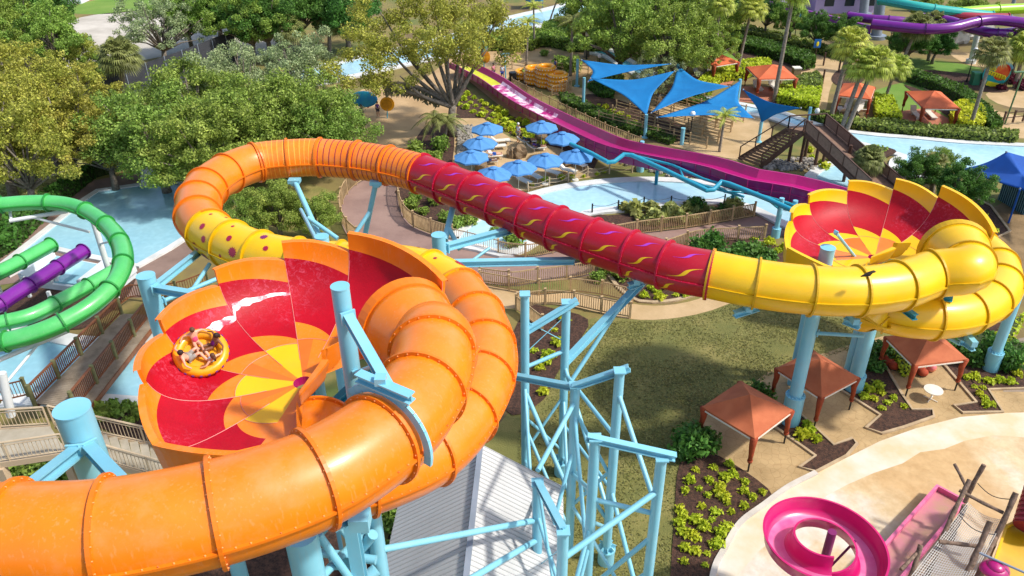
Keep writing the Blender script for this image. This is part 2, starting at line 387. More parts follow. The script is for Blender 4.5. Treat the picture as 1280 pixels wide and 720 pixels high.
# walkways
sheet('walkway', [(466, 215), (498, 228), (499, 250), (510, 278), (535, 291), (566, 301), (623, 317), (662, 320), (707, 310), (740, 301), (790, 292), (857, 286), (942, 271), (1000, 262), (1010, 280), (955, 301), (870, 306), (800, 327), (733, 345), (663, 355), (640, 358), (590, 352), (530, 345), (470, 325), (440, 302), (428, 282), (426, 262), (430, 246), (446, 228)], Z2, G_WALK, 3)
sheet('walkway', [(540, 356), (600, 355), (640, 362), (673, 368), (713, 366), (750, 370), (790, 380), (830, 382), (873, 374), (910, 356), (946, 362), (890, 388), (833, 399), (787, 399), (750, 391), (713, 383), (677, 381), (640, 386), (540, 380)], Z2+.004, G_TAN, 3)
sheet('plaza', [(400, 200), (425, 165), (440, 140), (452, 112), (520, 105), (575, 66), (640, 58), (735, 64), (742, 88), (700, 104), (660, 100), (600, 98), (575, 108), (570, 150), (545, 178), (500, 185), (440, 200)], Z2, mat('sandy_plaza', 'c2a276', .9, 'a98a60', .3, .3, 4, detail=7), 3)
sheet('plaza', [(566, 148), (604, 148), (622, 162), (650, 177), (700, 184), (748, 214), (738, 222), (690, 229), (655, 238), (610, 232), (565, 205), (568, 180)], Z3, G_TAN, 3)
sheet('plaza', [(736, 66), (700, 100), (740, 112), (765, 112), (800, 110), (860, 120), (905, 132), (960, 150), (962, 182), (940, 202), (900, 196), (860, 188), (800, 170), (760, 152), (716, 128), (672, 100)], Z3, G_TAN, 2)
sheet('walkway', [(580, 96), (600, 100), (730, 180), (760, 192), (745, 196), (640, 145)], Z2+.002, G_TAN, 0)
# paths at the upper right
sheet('path', [(925, 28), (1000, 50), (1060, 66), (1092, 82), (1130, 84), (1175, 100), (1215, 122), (1250, 140), (1300, 150), (1300, 172), (1250, 170), (1230, 155), (1180, 125), (1135, 102), (1095, 94), (1060, 92), (1040, 105), (1032, 140), (1025, 148), (1022, 118), (1010, 98), (985, 96), (968, 92), (985, 86), (1018, 86), (1010, 74), (970, 58), (915, 44)], Z2, G_TAN, 3)
sheet('path', [(1188, 66), (1230, 70), (1240, 80), (1225, 84), (1205, 79)], Z2, G_TAN, 4)
sheet('path', [(1232, 118), (1262, 110), (1320, 98), (1320, 130), (1262, 134)], Z2, G_TAN, 3)
sheet('path', [(1262, 426), (1290, 420), (1360, 440), (1330, 500), (1286, 490), (1254, 490)], Z3, mat('grey_concrete', '9c8c7a', .9, '84766a', .6, .3, 5, detail=6), 0)
sheet('path', [(1280, 60), (1262, 84), (1230, 128), (1320, 120), (1340, 70)], Z1, G_LAWN, 3)
for i, px in enumerate([[(1030, 148), (1092, 148), (1096, 168), (1032, 166)], [(1118, 140), (1160, 135), (1185, 148), (1190, 170), (1120, 168)], [(922, 108), (992, 110), (985, 132), (905, 126)], [(868, 90), (925, 92), (912, 108), (855, 100)]]):
    sheet('deck', px, Z4, G_TERRA)
sheet('path', [(1090, 120), (1118, 134), (1126, 150), (1120, 155), (1108, 142), (1086, 128)], Z3, G_TAN, 3)
# cabana terrace and planting beds
sheet('terrace', [(850, 560), (880, 522), (965, 462), (1060, 432), (1105, 420), (1160, 440), (1190, 470), (1260, 480), (1300, 486), (1300, 540), (1180, 545), (1060, 580), (985, 625), (940, 640), (915, 625), (890, 590)], Z2, G_STONE)
def bed(px, sm=0, kerbw=.16):
    sheet('planting_bed', px, Z4+.03, G_MULCH, sm)
    if kerbw: kerb('bed_kerb', px, G_KERB, kerbw, 0, .13, sm, True)
BED1 = [(967, 534), (1000, 518), (1042, 557), (1065, 549), (1071, 556), (1058, 571), (1020, 591), (999, 585), (1019, 571)]
BED2 = [(1048, 487), (1076, 458), (1106, 458), (1127, 494), (1140, 513), (1165, 513), (1167, 522), (1130, 535), (1102, 543), (1082, 536), (1100, 520)]
BED3 = [(1178, 455), (1160, 430), (1240, 405), (1278, 400), (1262, 432), (1300, 440), (1300, 486), (1235, 488), (1253, 516), (1203, 517), (1192, 508), (1220, 504)]
BED0 = [(850, 580), (880, 566), (912, 578), (960, 612), (958, 628), (925, 650), (905, 680), (892, 705), (884, 760), (840, 760), (843, 650)]
BED4 = [(662, 384), (690, 386), (735, 400), (722, 430), (696, 468), (680, 500), (640, 520), (620, 480), (640, 420)]
BED5 = [(786, 372), (760, 330), (850, 328), (900, 352), (872, 368), (830, 378)]
bed(BED1); bed(BED2); bed(BED3); bed(BED0, 3, 0); bed(BED4, 3, 0); bed(BED5, 3, .3)
bed([(480, 690), (500, 640), (560, 600), (600, 590), (560, 640), (520, 700), (505, 780), (440, 800)], 3, 0)
bed([(200, 720), (380, 640), (470, 640), (490, 800), (200, 900)], 0, 0)
bed([(850, 318), (900, 298), (955, 304), (990, 322), (960, 345), (905, 350), (870, 340)], 3, 0)
bed([(498, 236), (570, 232), (620, 262), (640, 300), (566, 298), (533, 288), (510, 274), (502, 252)], 3, 0)
bed([(575, 100), (600, 128), (700, 172), (748, 200), (742, 212), (700, 186), (650, 174), (604, 148), (570, 148)], 0, 0)
bed([(540, 150), (566, 150), (566, 200), (555, 205), (510, 195)], 3, 0)
bed([(735, 118), (775, 126), (860, 160), (845, 178), (790, 165), (745, 145), (725, 130)], 3, 0)
bed([(895, 50), (930, 60), (1008, 84), (1002, 90), (985, 96), (945, 90)], 3, 0)
bed([(1045, 90), (1062, 86), (1080, 98), (1062, 112), (1040, 102)], 4, 0)
bed([(1130, 106), (1190, 130), (1235, 160), (1250, 172), (1225, 174), (1160, 128)], 3, 0)
bed([(1150, 88), (1230, 96), (1262, 112), (1240, 116), (1200, 108)], 3, 0)
bed([(1180, 230), (1238, 258), (1262, 290), (1240, 300), (1200, 262)], 0, .2)
bed([(-40, 385), (40, 350), (110, 335), (170, 350), (120, 405), (60, 412), (-40, 400)], 3, 0)
bed([(100, 520), (130, 500), (210, 505), (240, 540), (200, 560), (150, 545)], 3, 0)
bed([(675, 298), (600, 290), (700, 262), (760, 270), (850, 262), (925, 252), (940, 268), (800, 290)], 0, 0)
# splash pad with raised kerb
PADE = [(884, 760), (893, 712), (905, 688), (925, 655), (955, 632), (985, 610), (1020, 592), (1062, 571), (1100, 552), (1145, 536), (1200, 522), (1255, 517), (1320, 515)]
sheet('splash_pad', [(860, 900)]+PADE+[(1500, 520), (1700, 900)], Z4+.006, G_PAD)
sheet('pad_edge', [(x, y) for x, y in PADE[1:]]+[(1320, 540), (1290, 548), (1240, 545), (1205, 552), (1180, 562), (1150, 566), (1128, 580), (1092, 592), (1060, 606), (1030, 622), (1000, 640), (975, 668), (948, 690), (925, 716), (912, 740)], Z4+.010, mat('bleached_concrete', 'd8cfbf', .8, 'd2bc96', .35, .25, 4, detail=9, lo=.38, hi=.6))
kerb('kerb', PADE[:7], mat('white_concrete', 'cfc7ba', .8, 'b8b0a4', 1), .28, 0, .14)
# pools
def pool(name, px, w, rim=.35, zw=.10, sm=4, ew=.35, m=None):
    p = catmull(g(px), sm, True) if sm else g(px)
    b = MB(); b.poly([V((q.x, q.y, zw)) for q in p]); b.build(name, w, kind='structure')
    kerb('pool_edge', px, m or G_WHITE, ew, 0, .2, sm, True)
sheet('pool_deck', [(-30, 345), (60, 272), (116, 226), (180, 214), (268, 205), (275, 310), (240, 322), (205, 356), (190, 372), (160, 372), (150, 352), (80, 345), (-10, 358)], Z3, G_DECKB)
pool('pool_water', [(4, 332), (60, 288), (104, 252), (122, 240), (178, 232), (238, 229), (258, 262), (252, 286), (212, 312), (173, 334), (150, 330), (110, 322), (68, 312), (40, 330), (15, 345)], W_POOL, sm=0, ew=.6)
pool('river_water', [(-60, 415), (0, 414), (57, 420), (92, 428), (140, 430), (180, 424), (205, 430), (260, 450), (250, 512), (175, 507), (122, 503), (60, 500), (-60, 500)], W_POOL, sm=3, ew=1.2)
pool('river_water', [(566, 300), (603, 270), (650, 250), (700, 236), (760, 228), (820, 226), (890, 231), (940, 243), (1000, 250), (1030, 235), (1012, 222), (1045, 205), (1075, 222), (1090, 240), (1060, 290), (1000, 290), (940, 262), (900, 254), (850, 257), (790, 262), (735, 268), (690, 290), (640, 318), (600, 312)], W_RIVER, sm=3, ew=1.0)
pool('river_water', [(1000, 150), (1043, 163), (1095, 170), (1147, 174), (1200, 179), (1300, 184), (1420, 190), (1420, 215), (1300, 208), (1240, 215), (1193, 214), (1150, 222), (1120, 215), (1118, 203), (1128, 196), (1100, 190), (1080, 182), (1050, 176), (1010, 166), (960, 148), (900, 138), (860, 124), (830, 120), (808, 102), (780, 86), (758, 72), (735, 66), (728, 56), (745, 56), (775, 70), (800, 84), (838, 104), (880, 122), (930, 132), (980, 143)], W_RIVER, sm=3, ew=.9)
pool('river_water', [(360, 95), (420, 80), (500, 62), (570, 44), (640, 22), (700, 8), (760, -14), (790, -6), (740, 14), (700, 24), (660, 38), (600, 58), (540, 74), (470, 90), (380, 108)], W_RIVER, sm=3, ew=1.4)
b = MB(); b.poly([V((q.x, q.y, .13)) for q in catmull(g([(739, 58), (750, 58), (790, 82), (806, 96), (798, 98), (760, 76)]), 3, True)]); b.build('deep_water', W_TEAL, kind='structure')
sheet('grass_bank', [(1060, 196), (1095, 186), (1120, 192), (1095, 204), (1075, 206)], .25, G_MULCH, 4)
# ================================================================ RAFT SLIDE
TR = 1.13
def frames(pts):
    out = []
    for i, p in enumerate(pts):
        d = (pts[min(i+1, len(pts)-1)]-pts[max(i-1, 0)]).normalized()
        sd = d.cross(V((0, 0, 1))).normalized(); u = sd.cross(d)
        out.append((p, d, sd, u))
    return out
def ringpt(fr, th, r): return fr[0]+fr[2]*math.cos(th)*r+fr[3]*math.sin(th)*r
def decal(b, fr, f0, f1, strip, mi, r=TR+.012):
    """strip: list of (fraction along section, angle, half width in metres along the tube)"""
    n = len(fr)-1; vs = []
    for s, th, hw in strip:
        L = (fr[-1][0]-fr[0][0]).length
        for sg in (-1, 1):
            q = min(max(s+sg*hw/L, 0.02), .98)*n; i = min(int(q), n-1); t = q-i
            vs.append(ringpt(fr[i], th, r).lerp(ringpt(fr[i+1], th, r), t))
    b.add(vs, [(2*i, 2*i+1, 2*i+3, 2*i+2) for i in range(len(strip)-1)], mi)
def spot(b, fr, s, th, rad, mi, spiky=True, r=TR+.012):
    n = len(fr)-1; L = (fr[-1][0]-fr[0][0]).length; vs = []; k = 24 if spiky else 14
    def at(s, th):
        q = min(max(s, 0.02), .98)*n; i = min(int(q), n-1); return ringpt(fr[i], th, r).lerp(ringpt(fr[i+1], th, r), q-i)
    vs.append(at(s, th))
    for i in range(k):
        a = 2*math.pi*i/k; rr = rad*(1.0 if (i % 2 or not spiky) else .68)
        vs.append(at(s+math.cos(a)*rr/L, th+math.sin(a)*rr/r))
    b.add(vs, [(0, i+1, (i+1) % k+1) for i in range(k)], mi)
FLN = mat('flange_orange', 'ea7a10', .42, 'e0700c', 2); FLY = mat('flange_yellow', 'd8aa00', .45, 'c89c00', 2)
FLR = mat('flange_crimson', 'b00a34', .4); BOLT = mat('bolt_heads', 'eea060', .5); BOLTR = mat('red_bolt_heads', 'd84868', .4)
def slide_tube(root, path, colour, flange, step=2.12, deco=None, bolts=0, boltm=None, first_flange=True, last_flange=True, rad=TR, name='tube_section', seg=40, label=None, sub=8):
    fine = resample(path, step/sub); ns = (len(fine)-1)/sub
    k = max(1, round((len(fine)-1)/sub)); L = len(fine)-1
    fr = frames(fine)
    for q in range(k):
        i0 = round(q*L/k); i1 = round((q+1)*L/k); F = fr[i0:i1+1]; b = MB(); n = seg
        mats = [colour]
        for (p, d, sd, u) in F:
            b.v += [tuple(p+sd*math.cos(2*math.pi*j/n)*rad+u*math.sin(2*math.pi*j/n)*rad) for j in range(n)]
        for i in range(len(F)-1):
            for j in range(n): b.f.append((i*n+j, (i+1)*n+j, (i+1)*n+(j+1) % n, i*n+(j+1) % n)); b.m.append(0)
        if deco: mats += deco(b, F, q, k)
        o = b.build(name, mats, root, smooth=True, label=label)
        # bolted ring flange at the start of the section
        fb = MB()
        ends = ([0] if (q or first_flange) else [])+([len(F)-1] if (q == k-1 and last_flange) else [])
        for e in ends:
            p, d, sd, u = F[e]; w = .045; ro = rad+.105
            prof = [(-w, rad-.01), (-w, ro), (w, ro), (w, rad-.01)]; o_ = len(fb.v)
            for a, rr in prof: fb.v += [tuple(p+d*a+sd*math.cos(2*math.pi*j/n)*rr+u*math.sin(2*math.pi*j/n)*rr) for j in range(n)]
            for m_ in range(3):
                for j in range(n): fb.f.append((o_+m_*n+j, o_+(m_+1)*n+j, o_+(m_+1)*n+(j+1) % n, o_+m_*n+(j+1) % n)); fb.m.append(0)
            if bolts:
                for j in range(bolts):
                    th = 2*math.pi*(j+.5)/bolts
                    for sg in (-1, 1):
                        c = p+sd*math.cos(th)*(ro-.05)+u*math.sin(th)*(ro-.05)+d*sg*.05
                        fb.cyl(c-d*.02, c+d*.02, .018, n=5, mi=1)
        # side seams where the upper and lower halves are bolted together
        for th in (0, math.pi):
            o_ = len(fb.v)
            for (p, d, sd, u) in F:
                e1 = sd*math.cos(th); a = p+e1*(rad-.01); c = p+e1*(rad+.085)
                fb.v += [tuple(a+u*.035), tuple(c+u*.035), tuple(c-u*.035), tuple(a-u*.035)]
            for i in range(len(F)-1):
                for j in range(3): fb.f.append((o_+i*4+j, o_+(i+1)*4+j, o_+(i+1)*4+j+1, o_+i*4+j+1)); fb.m.append(0)
            if bolts:
                for t in range(9):
                    p, d, sd, u = F[int((t+.5)/9*(len(F)-1))]; c = p+sd*math.cos(th)*(rad+.05)
                    fb.cyl(c, c+u*.06, .02, n=5, mi=1)
        fb.build('flange', [flange, boltm or flange], o, smooth=False)
def bowl_sectors():
    k = .944; Z = lambda z: 30-(30-z)*k
    C = pt(379, 478, 14.9)
    raw = [  # start (px,py,z), end (px,py,z): tops of the wall panels, going round from the tube mouth
        ((553, 352, 16.0), (434, 292, 16.8)), ((436, 303, 16.5), (352, 304, 16.6)), ((355, 318, 16.3), (269, 338, 16.3)),
        ((274, 355, 15.9), (201, 400, 16.0)), ((201, 411, 15.8), (176, 462, 15.9)), ((182, 462, 15.7), (211, 523, 15.3)),
        ((199, 551, 15.1), (297, 563, 15.0))]
    S = []
    for a, b in raw:
        r = []
        for x, y, z in (a, b):
            p = pt(x, y, Z(z))-C; r.append([math.degrees(math.atan2(p.y, p.x)) % 360, math.hypot(p.x, p.y), p.z])
        S.append(r)
    for q, p in (((297, 563, 15.0), (372, 545, 14.6)), ((371, 540, 14.6), (371, 500, 14.7)), ((374, 489, 14.8), (403, 449, 15.0)), ((401, 438, 15.0), (424, 427, 15.0))):
        r = []
        for x, y, z in (q, p):
            w = pt(x, y, Z(z))-C; r.append([math.degrees(math.atan2(w.y, w.x)) % 360, math.hypot(w.x, w.y), w.z])
        S.append(r)
    # neighbouring panels share one wall curve at their seam; the shorter one stops lower on it
    S = [[a+[1.0], b+[1.0]] for a, b in S]
    for i in range(6):
        e, n_ = S[i][1], S[i+1][0]
        if i < 5: n_[:3] = e[:3]; n_[3] = .89
        else: e[:3] = n_[:3]; e[3] = .89
    S[7][0][:3] = S[6][1][:3]
    return C, S
BC, BS = bowl_sectors()
print('BOWL', BC, [[tuple(round(q, 2) for q in e) for e in s] for s in BS])
def bez(t, Rr, h):
    a = (1-t)**3; b_ = 3*(1-t)**2*t; c = 3*(1-t)*t*t; d = t**3
    return a*.3+b_*.62*Rr+c*1.0*Rr+d*Rr, b_*.02*h+c*.10*h+d*h
def panel_at(si, f):
    a, b = BS[si]
    if si < 7: return R(a[0]+(b[0]-a[0])*f), a[1]+(b[1]-a[1])*f, a[2]+(b[2]-a[2])*f, a[3]+(b[3]-a[3])*f+.02*math.sin(math.pi*f)
    p = V((math.cos(R(a[0]))*a[1], math.sin(R(a[0]))*a[1], a[2])).lerp(V((math.cos(R(b[0]))*b[1], math.sin(R(b[0]))*b[1], b[2])), f)
    return math.atan2(p.y, p.x), math.hypot(p.x, p.y), p.z, 1.0
def bowl_point(C, rot, si, f, t):
    th, Rr, h, tm = panel_at(si, f); r, z = bez(t*tm, Rr, h); th += rot
    return C+V((math.cos(th)*r, math.sin(th)*r, z))
def make_bowl(root, C, rot, lip, redm, fan, outer, label):
    seamm = mat('sealed_joint', 'd88a84', .5)
    bowl = MB(); na = 10
    # an under-dish carrying the panels; its drain ring is the bowl itself
    for i in range(24):
        a0 = 2*math.pi*i/24; a1 = 2*math.pi*(i+1)/24
        P = lambda a, r, z: C+V((math.cos(a)*r, math.sin(a)*r, z))
        bowl.quad(P(a0, .3, .004), P(a1, .3, .004), P(a1, .3, -.3), P(a0, .3, -.3))
    base = bowl.build('bowl', [MAGENTA], root, smooth=True, label=label)
    for si, (a, b) in enumerate(BS):
        small = si >= 7
        T = [0, .06, .12, .2]
        rowsA = [.2, .235, .27]; redS, redE = (.31, .42); topS, topE = (.83, .91)
        if small: redS = redE = .45; topS = topE = .9
        pb = MB(); rows = []
        def lerp(x, y, f): return x+(y-x)*f
        grid = []
        for ia in range(na+1):
            f = ia/na; rs = lerp(redS, redE, f); ts = lerp(topS, topE, f)
            ts_l = [0, .09, .18, .27]+[lerp(.27, rs, q/3) for q in (1, 2, 3)]+[lerp(rs, ts, q/8) for q in range(1, 9)]+[lerp(ts, 1, q/4) for q in range(1, 5)]
            grid.append(ts_l)
        nr = len(grid[0])
        for ia in range(na+1):
            for t in grid[ia]: pb.v.append(tuple(bowl_point(C, rot, si, ia/na, t)))
        for ia in range(na):
            for ir in range(nr-1):
                if ir < 3: mi = fan[si][0] if ia < na//2 else fan[si][1]
                elif ir < 6: mi = 2
                elif ir < 14: mi = 1 if not small else 2
                else: mi = 0
                pb.f.append((ia*nr+ir, (ia+1)*nr+ir, (ia+1)*nr+ir+1, ia*nr+ir+1)); pb.m.append(mi)
        # outer skin, rim and end edges
        o_ = len(pb.v)
        for ia in range(na+1):
            f = ia/na; th = panel_at(si, f)[0]+rot; od = V((math.cos(th), math.sin(th), 0))
            for ir, t in enumerate(grid[ia]):
                k = .1*min(1, t*2.5); p = bowl_point(C, rot, si, f, t)+od*k*(1 if t > .5 else .3)+V((0, 0, -.1*(1-t)))
                pb.v.append(tuple(p))
        for ia in range(na):
            for ir in range(3, nr-1):
                pb.f.append((o_+ia*nr+ir, o_+ia*nr+ir+1, o_+(ia+1)*nr+ir+1, o_+(ia+1)*nr+ir)); pb.m.append(6)
            pb.f.append((ia*nr+nr-1, (ia+1)*nr+nr-1, o_+(ia+1)*nr+nr-1, o_+ia*nr+nr-1)); pb.m.append(6)
        for ia in (0, na):
            for ir in range(6, nr-1):
                pb.f.append((ia*nr+ir, o_+ia*nr+ir, o_+ia*nr+ir+1, ia*nr+ir+1)); pb.m.append(6)
        # rim lip turned outwards
        for ia in range(na):
            f0 = ia/na; f1 = (ia+1)/na; q = []
            for f in (f0, f1):
                th = panel_at(si, f)[0]+rot; od = V((math.cos(th), math.sin(th), 0)); p = bowl_point(C, rot, si, f, 1)
                q.append((p+od*.1+V((0, 0, .003)), p+od*.2+V((0, 0, .003)), p+od*.2-V((0, 0, .08)), p+od*(.1)-V((0, 0, .42 if si >= 7 else (1.05 if si >= 5 else .1)))))
            pb.quad(q[0][0], q[1][0], q[1][1], q[0][1], 6); pb.quad(q[0][1], q[1][1], q[1][2], q[0][2], 6)
            if si >= 5: pb.quad(q[0][2], q[1][2], q[1][3], q[0][3], 6)
        po = pb.build('bowl_panel', [lip, redm, fan['ring'], YELLOW, DORANGE, PEACH, outer], base, smooth=True, ang=50)
        if not small:
            sb = MB(); pts = [bowl_point(C, rot, si, 0, t) for t in [i/30 for i in range(1, 31)]]
            sb.tube([p+V((0, 0, .012)) for p in pts[3:]], .010, n=4, caps=False)
            if True:
                cp = [bowl_point(C, rot, si, i/8, .27)+V((0, 0, .01)) for i in range(9)]; sb.tube(cp, .009, n=4, caps=False)
            sb.build('joint_line', seamm, po)
    return base
# wet crimson panels with streaks of running water
def wetred():
    m = mat('wet_crimson', 'b4001e', .5, 'a4001a', .9, coat=.0, spec=.28); nt = m.node_tree; N = nt.nodes; L = nt.links; b = N['Principled BSDF']
    src = b.inputs['Base Color'].links[0].from_socket
    tc = N.new('ShaderNodeTexCoord'); n1 = N.new('ShaderNodeTexNoise'); n1.inputs['Scale'].default_value = .32; n1.inputs['Detail'].default_value = 3
    n2 = N.new('ShaderNodeTexNoise'); n2.inputs['Scale'].default_value = 5; n2.inputs['Detail'].default_value = 7; n2.inputs['Distortion'].default_value = 1.2; n2.inputs['Roughness'].default_value = .75
    L.new(tc.outputs['Object'], n1.inputs['Vector']); L.new(tc.outputs['Object'], n2.inputs['Vector'])
    r1 = N.new('ShaderNodeValToRGB'); r1.color_ramp.elements[0].position = .46; r1.color_ramp.elements[1].position = .6
    r2 = N.new('ShaderNodeValToRGB'); r2.color_ramp.elements[0].position = .5; r2.color_ramp.elements[1].position = .74
    L.new(n1.outputs['Fac'], r1.inputs['Fac']); L.new(n2.outputs['Fac'], r2.inputs['Fac'])
    mu = N.new('ShaderNodeMath'); mu.operation = 'MULTIPLY'; L.new(r1.outputs['Color'], mu.inputs[0]); L.new(r2.outputs['Color'], mu.inputs[1])
    m2 = N.new('ShaderNodeMath'); m2.operation = 'MULTIPLY'; m2.inputs[1].default_value = .5; L.new(mu.outputs[0], m2.inputs[0])
    mx = N.new('ShaderNodeMixRGB'); mx.inputs['Color2'].default_value = srgb('e87a98'); L.new(m2.outputs[0], mx.inputs['Fac']); L.new(src, mx.inputs['Color1'])
    L.new(mx.outputs[0], b.inputs['Base Color'])
    bp = N.new('ShaderNodeBump'); bp.inputs['Strength'].default_value = .35; bp.inputs['Distance'].default_value = .03; L.new(n2.outputs['Fac'], bp.inputs['Height']); L.new(bp.outputs['Normal'], b.inputs['Normal'])
    return m
WETRED = wetred()
slide = thing('raft_slide', 'long tube raft slide in orange, crimson and yellow with two open sawtooth bowls', 'water slide', pt(379, 478, 0))
# --- first bowl
fan1 = {0: (2, 2), 1: (2, 4), 2: (3, 3), 3: (2, 4), 4: (3, 3), 5: (4, 2), 6: (3, 3), 7: (2, 2), 8: (2, 2), 9: (2, 2), 10: (2, 2), 'ring': ORANGE}
make_bowl(slide, BC, 0, ORANGE, WETRED, fan1, ORANGE, 'orange rimmed bowl with crimson walls')
def flare(root, C, rot, tubepath_end, m, fl, rad1=1.62):
    """bell mouth from the tube end to the bowl; returns opening frame"""
# the mouth: between the inner end of the last panel and the start of the first
def mouth(C, rot, ang=31, r=3.6, z=.72):
    th = R(ang)+rot; rad = V((math.cos(th), math.sin(th), 0)); tan = V((-math.sin(th), math.cos(th), 0))
    return C+rad*r+V((0, 0, z)), rad, tan
def entry(root, path_px, C, rot, colour, flange, bolts, boltm, lead=None):
    P = [pt(*q) for q in path_px]; mc, rad, tan = mouth(C, rot)
    path = catmull(P+[mc-tan*2.2+V((0, 0, .3)), mc], 10)
    # cut the tube where the bell begins
    Ls = 0; cut = len(path)-1
    while cut > 0 and Ls < 1.7: Ls += (path[cut]-path[cut-1]).length; cut -= 1
    slide_tube(root, path[:cut+1], colour, flange, bolts=bolts, boltm=boltm, **(lead or {}))
    tail = resample(path[cut:], .2); fr = frames(tail); n = 26; b = MB(); k = len(fr)-1
    for i, (p, d, sd, u) in enumerate(fr):
        t = i/k; rr = TR+(1.5-TR)*t**1.3; lo = -90+70*min(1, t*1.6); hi = 270-70*min(1, t*1.6)
        pc = p+u*(-.1*t)
        b.v += [tuple(pc+sd*math.cos(R(lo+(hi-lo)*j/n))*rr+u*math.sin(R(lo+(hi-lo)*j/n))*rr) for j in range(n+1)]
    for i in range(k):
        for j in range(n): b.f.append((i*(n+1)+j, (i+1)*(n+1)+j, (i+1)*(n+1)+j+1, i*(n+1)+j+1)); b.m.append(0)
    o = b.build('entry_hood', [colour], root, smooth=True)
    md = o.modifiers.new('t', 'SOLIDIFY'); md.thickness = .07; md.offset = 1
    lb = MB(); p, d, sd, u = fr[-1]; lo, hi = -20, 200; prof = [(-.03, 1.48), (-.03, 1.62), (.3, 1.72), (.3, 1.6)]
    for a, rr in prof: lb.v += [tuple(p-u*.1+d*a+sd*math.cos(R(lo+(hi-lo)*j/n))*rr+u*math.sin(R(lo+(hi-lo)*j/n))*rr) for j in range(n+1)]
    for m_ in range(4):
        for j in range(n): lb.f.append((m_*(n+1)+j, ((m_+1) % 4)*(n+1)+j, ((m_+1) % 4)*(n+1)+j+1, m_*(n+1)+j+1)); lb.m.append(0)
    lb.build('lip', [flange], o, smooth=False)
    # trough floor that carries rafts from the hood onto the bowl
    tb = MB(); n2 = 10
    for i, (p, d, sd, u) in enumerate(fr):
        t = i/k; rr = TR+(1.5-TR)*t
        tb.v += [tuple(p+sd*math.cos(R(180+180*j/n2))*rr+u*math.sin(R(180+180*j/n2))*(TR+(.1*t))) for j in range(n2+1)]
    for i in range(k):
        for j in range(n2): tb.f.append((i*(n2+1)+j, (i+1)*(n2+1)+j, (i+1)*(n2+1)+j+1, i*(n2+1)+j+1)); tb.m.append(0)
    tb.build('trough', [colour], root, smooth=True)
    return path
T1 = [(-330, 640, 17.5), (-200, 668, 17.4), (-100, 676, 17.35), (0, 673, 17.3), (113, 669, 17.25), (230, 650, 17.2), (340, 620, 17.15), (425, 583, 17.1), (500, 527, 17.0), (535, 470, 16.9), (541, 425, 16.75)]
P1 = entry(slide, T1, BC, 0, ORANGE, FLN, 26, BOLT)
# --- second bowl
C2 = pt(1093, 322, 10.2); ROT2 = R(-45)
fan2 = {0: (2, 2), 1: (5, 5), 2: (2, 2), 3: (4, 4), 4: (2, 2), 5: (5, 5), 6: (2, 2), 7: (2, 2), 8: (2, 2), 9: (2, 2), 10: (2, 2), 'ring': YELLOW}
WETY = YELLOW
make_bowl(slide, C2, ROT2, YELLOW, WETRED, fan2, YELLOW, 'yellow rimmed bowl with crimson walls')
# --- tube between the bowls
wk = MB(); WK = mat('white_water_foam', 'c8304c', .4, 'fbeef0', 2.6, .5, 8, detail=8, lo=.4, hi=.56); ring = []
for si in (2, 3):
    for i in range(16 if si == 2 else 17):
        f = i/16; q = (si-2)+f; w = (.012+.03*q/2)*(.6+.9*abs(mn.noise(V((q*5, 1, 2))))); tc_ = .735-.03*q+.02*mn.noise(V((q*3, 4, 0)))
        up_ = (BC+V((0, 0, 3))-bowl_point(BC, 0, si, f, tc_)).normalized()*.015
        ring.append([bowl_point(BC, 0, si, f, tc_+k*w)+up_ for k in (-1.6, 0, 1)])
for a_, b_ in zip(ring, ring[1:]): wk.quad(a_[0], b_[0], b_[1], a_[1]); wk.quad(a_[1], b_[1], b_[2], a_[2])
wk.build('wake_foam', WK, slide, smooth=True)
below = BC+V((0, 0, -1.9))
T2a = [below+V((.2, .2, 0)), below+V((.5, -2.2, -.1)), pt(440, 600, 13.2), pt(490, 585, 13.1), pt(535, 563, 13.0), pt(572, 528, 12.9), pt(597, 485, 12.8), pt(606, 445, 12.7), pt(596, 402, 12.6), pt(572, 368, 12.5)]
T2b = [pt(540, 347, 12.45), pt(500, 338, 12.4), pt(440, 334, 12.35), pt(385, 330, 12.3), pt(335, 322, 12.25), pt(295, 308, 12.2), pt(262, 290, 12.1)]
T2c = [pt(247, 268, 12.05), pt(254, 240, 12.0), pt(282, 218, 11.95), pt(320, 203, 11.9)]
T2d = [pt(362, 198, 11.9), pt(400, 197, 11.85), pt(450, 201, 11.8), pt(492, 208, 11.75), pt(526, 217, 11.7)]
T3a = [pt(560, 230, 11.65), pt(620, 254, 11.55), pt(680, 279, 11.45), pt(740, 301, 11.35), pt(800, 321, 11.25), pt(850, 336, 11.2), pt(887, 343, 11.15)]
allp = T2a+T2b+T2c+T2d+T3a
full = catmull(allp, 12); ia = [i*12 for i in (len(T2a)-1, len(T2a)+len(T2b)-1, len(T2a)+len(T2b)+len(T2c)-1, len(allp)-len(T3a)-1)]
STR = mat('maroon_stripe', '9c2a3c', .4); STY = mat('amber_stripe', 'f8a83c', .4); SPUR = mat('violet_squiggle', 'a03cb4', .35); SYEL = mat('yellow_squiggle', 'f0c010', .35)
def stripes(m1, m2=None):
    def f(b, F, q, k):
        L = sum((F[i+1][0]-F[i][0]).length for i in range(len(F)-1)); n = 6
        for i in range(n):
            s = (i+.5)/n
            decal(b, F, 0, 1, [(s, 2*math.pi*j/28, .028) for j in range(29)], 1)
        return [m1]
    return f
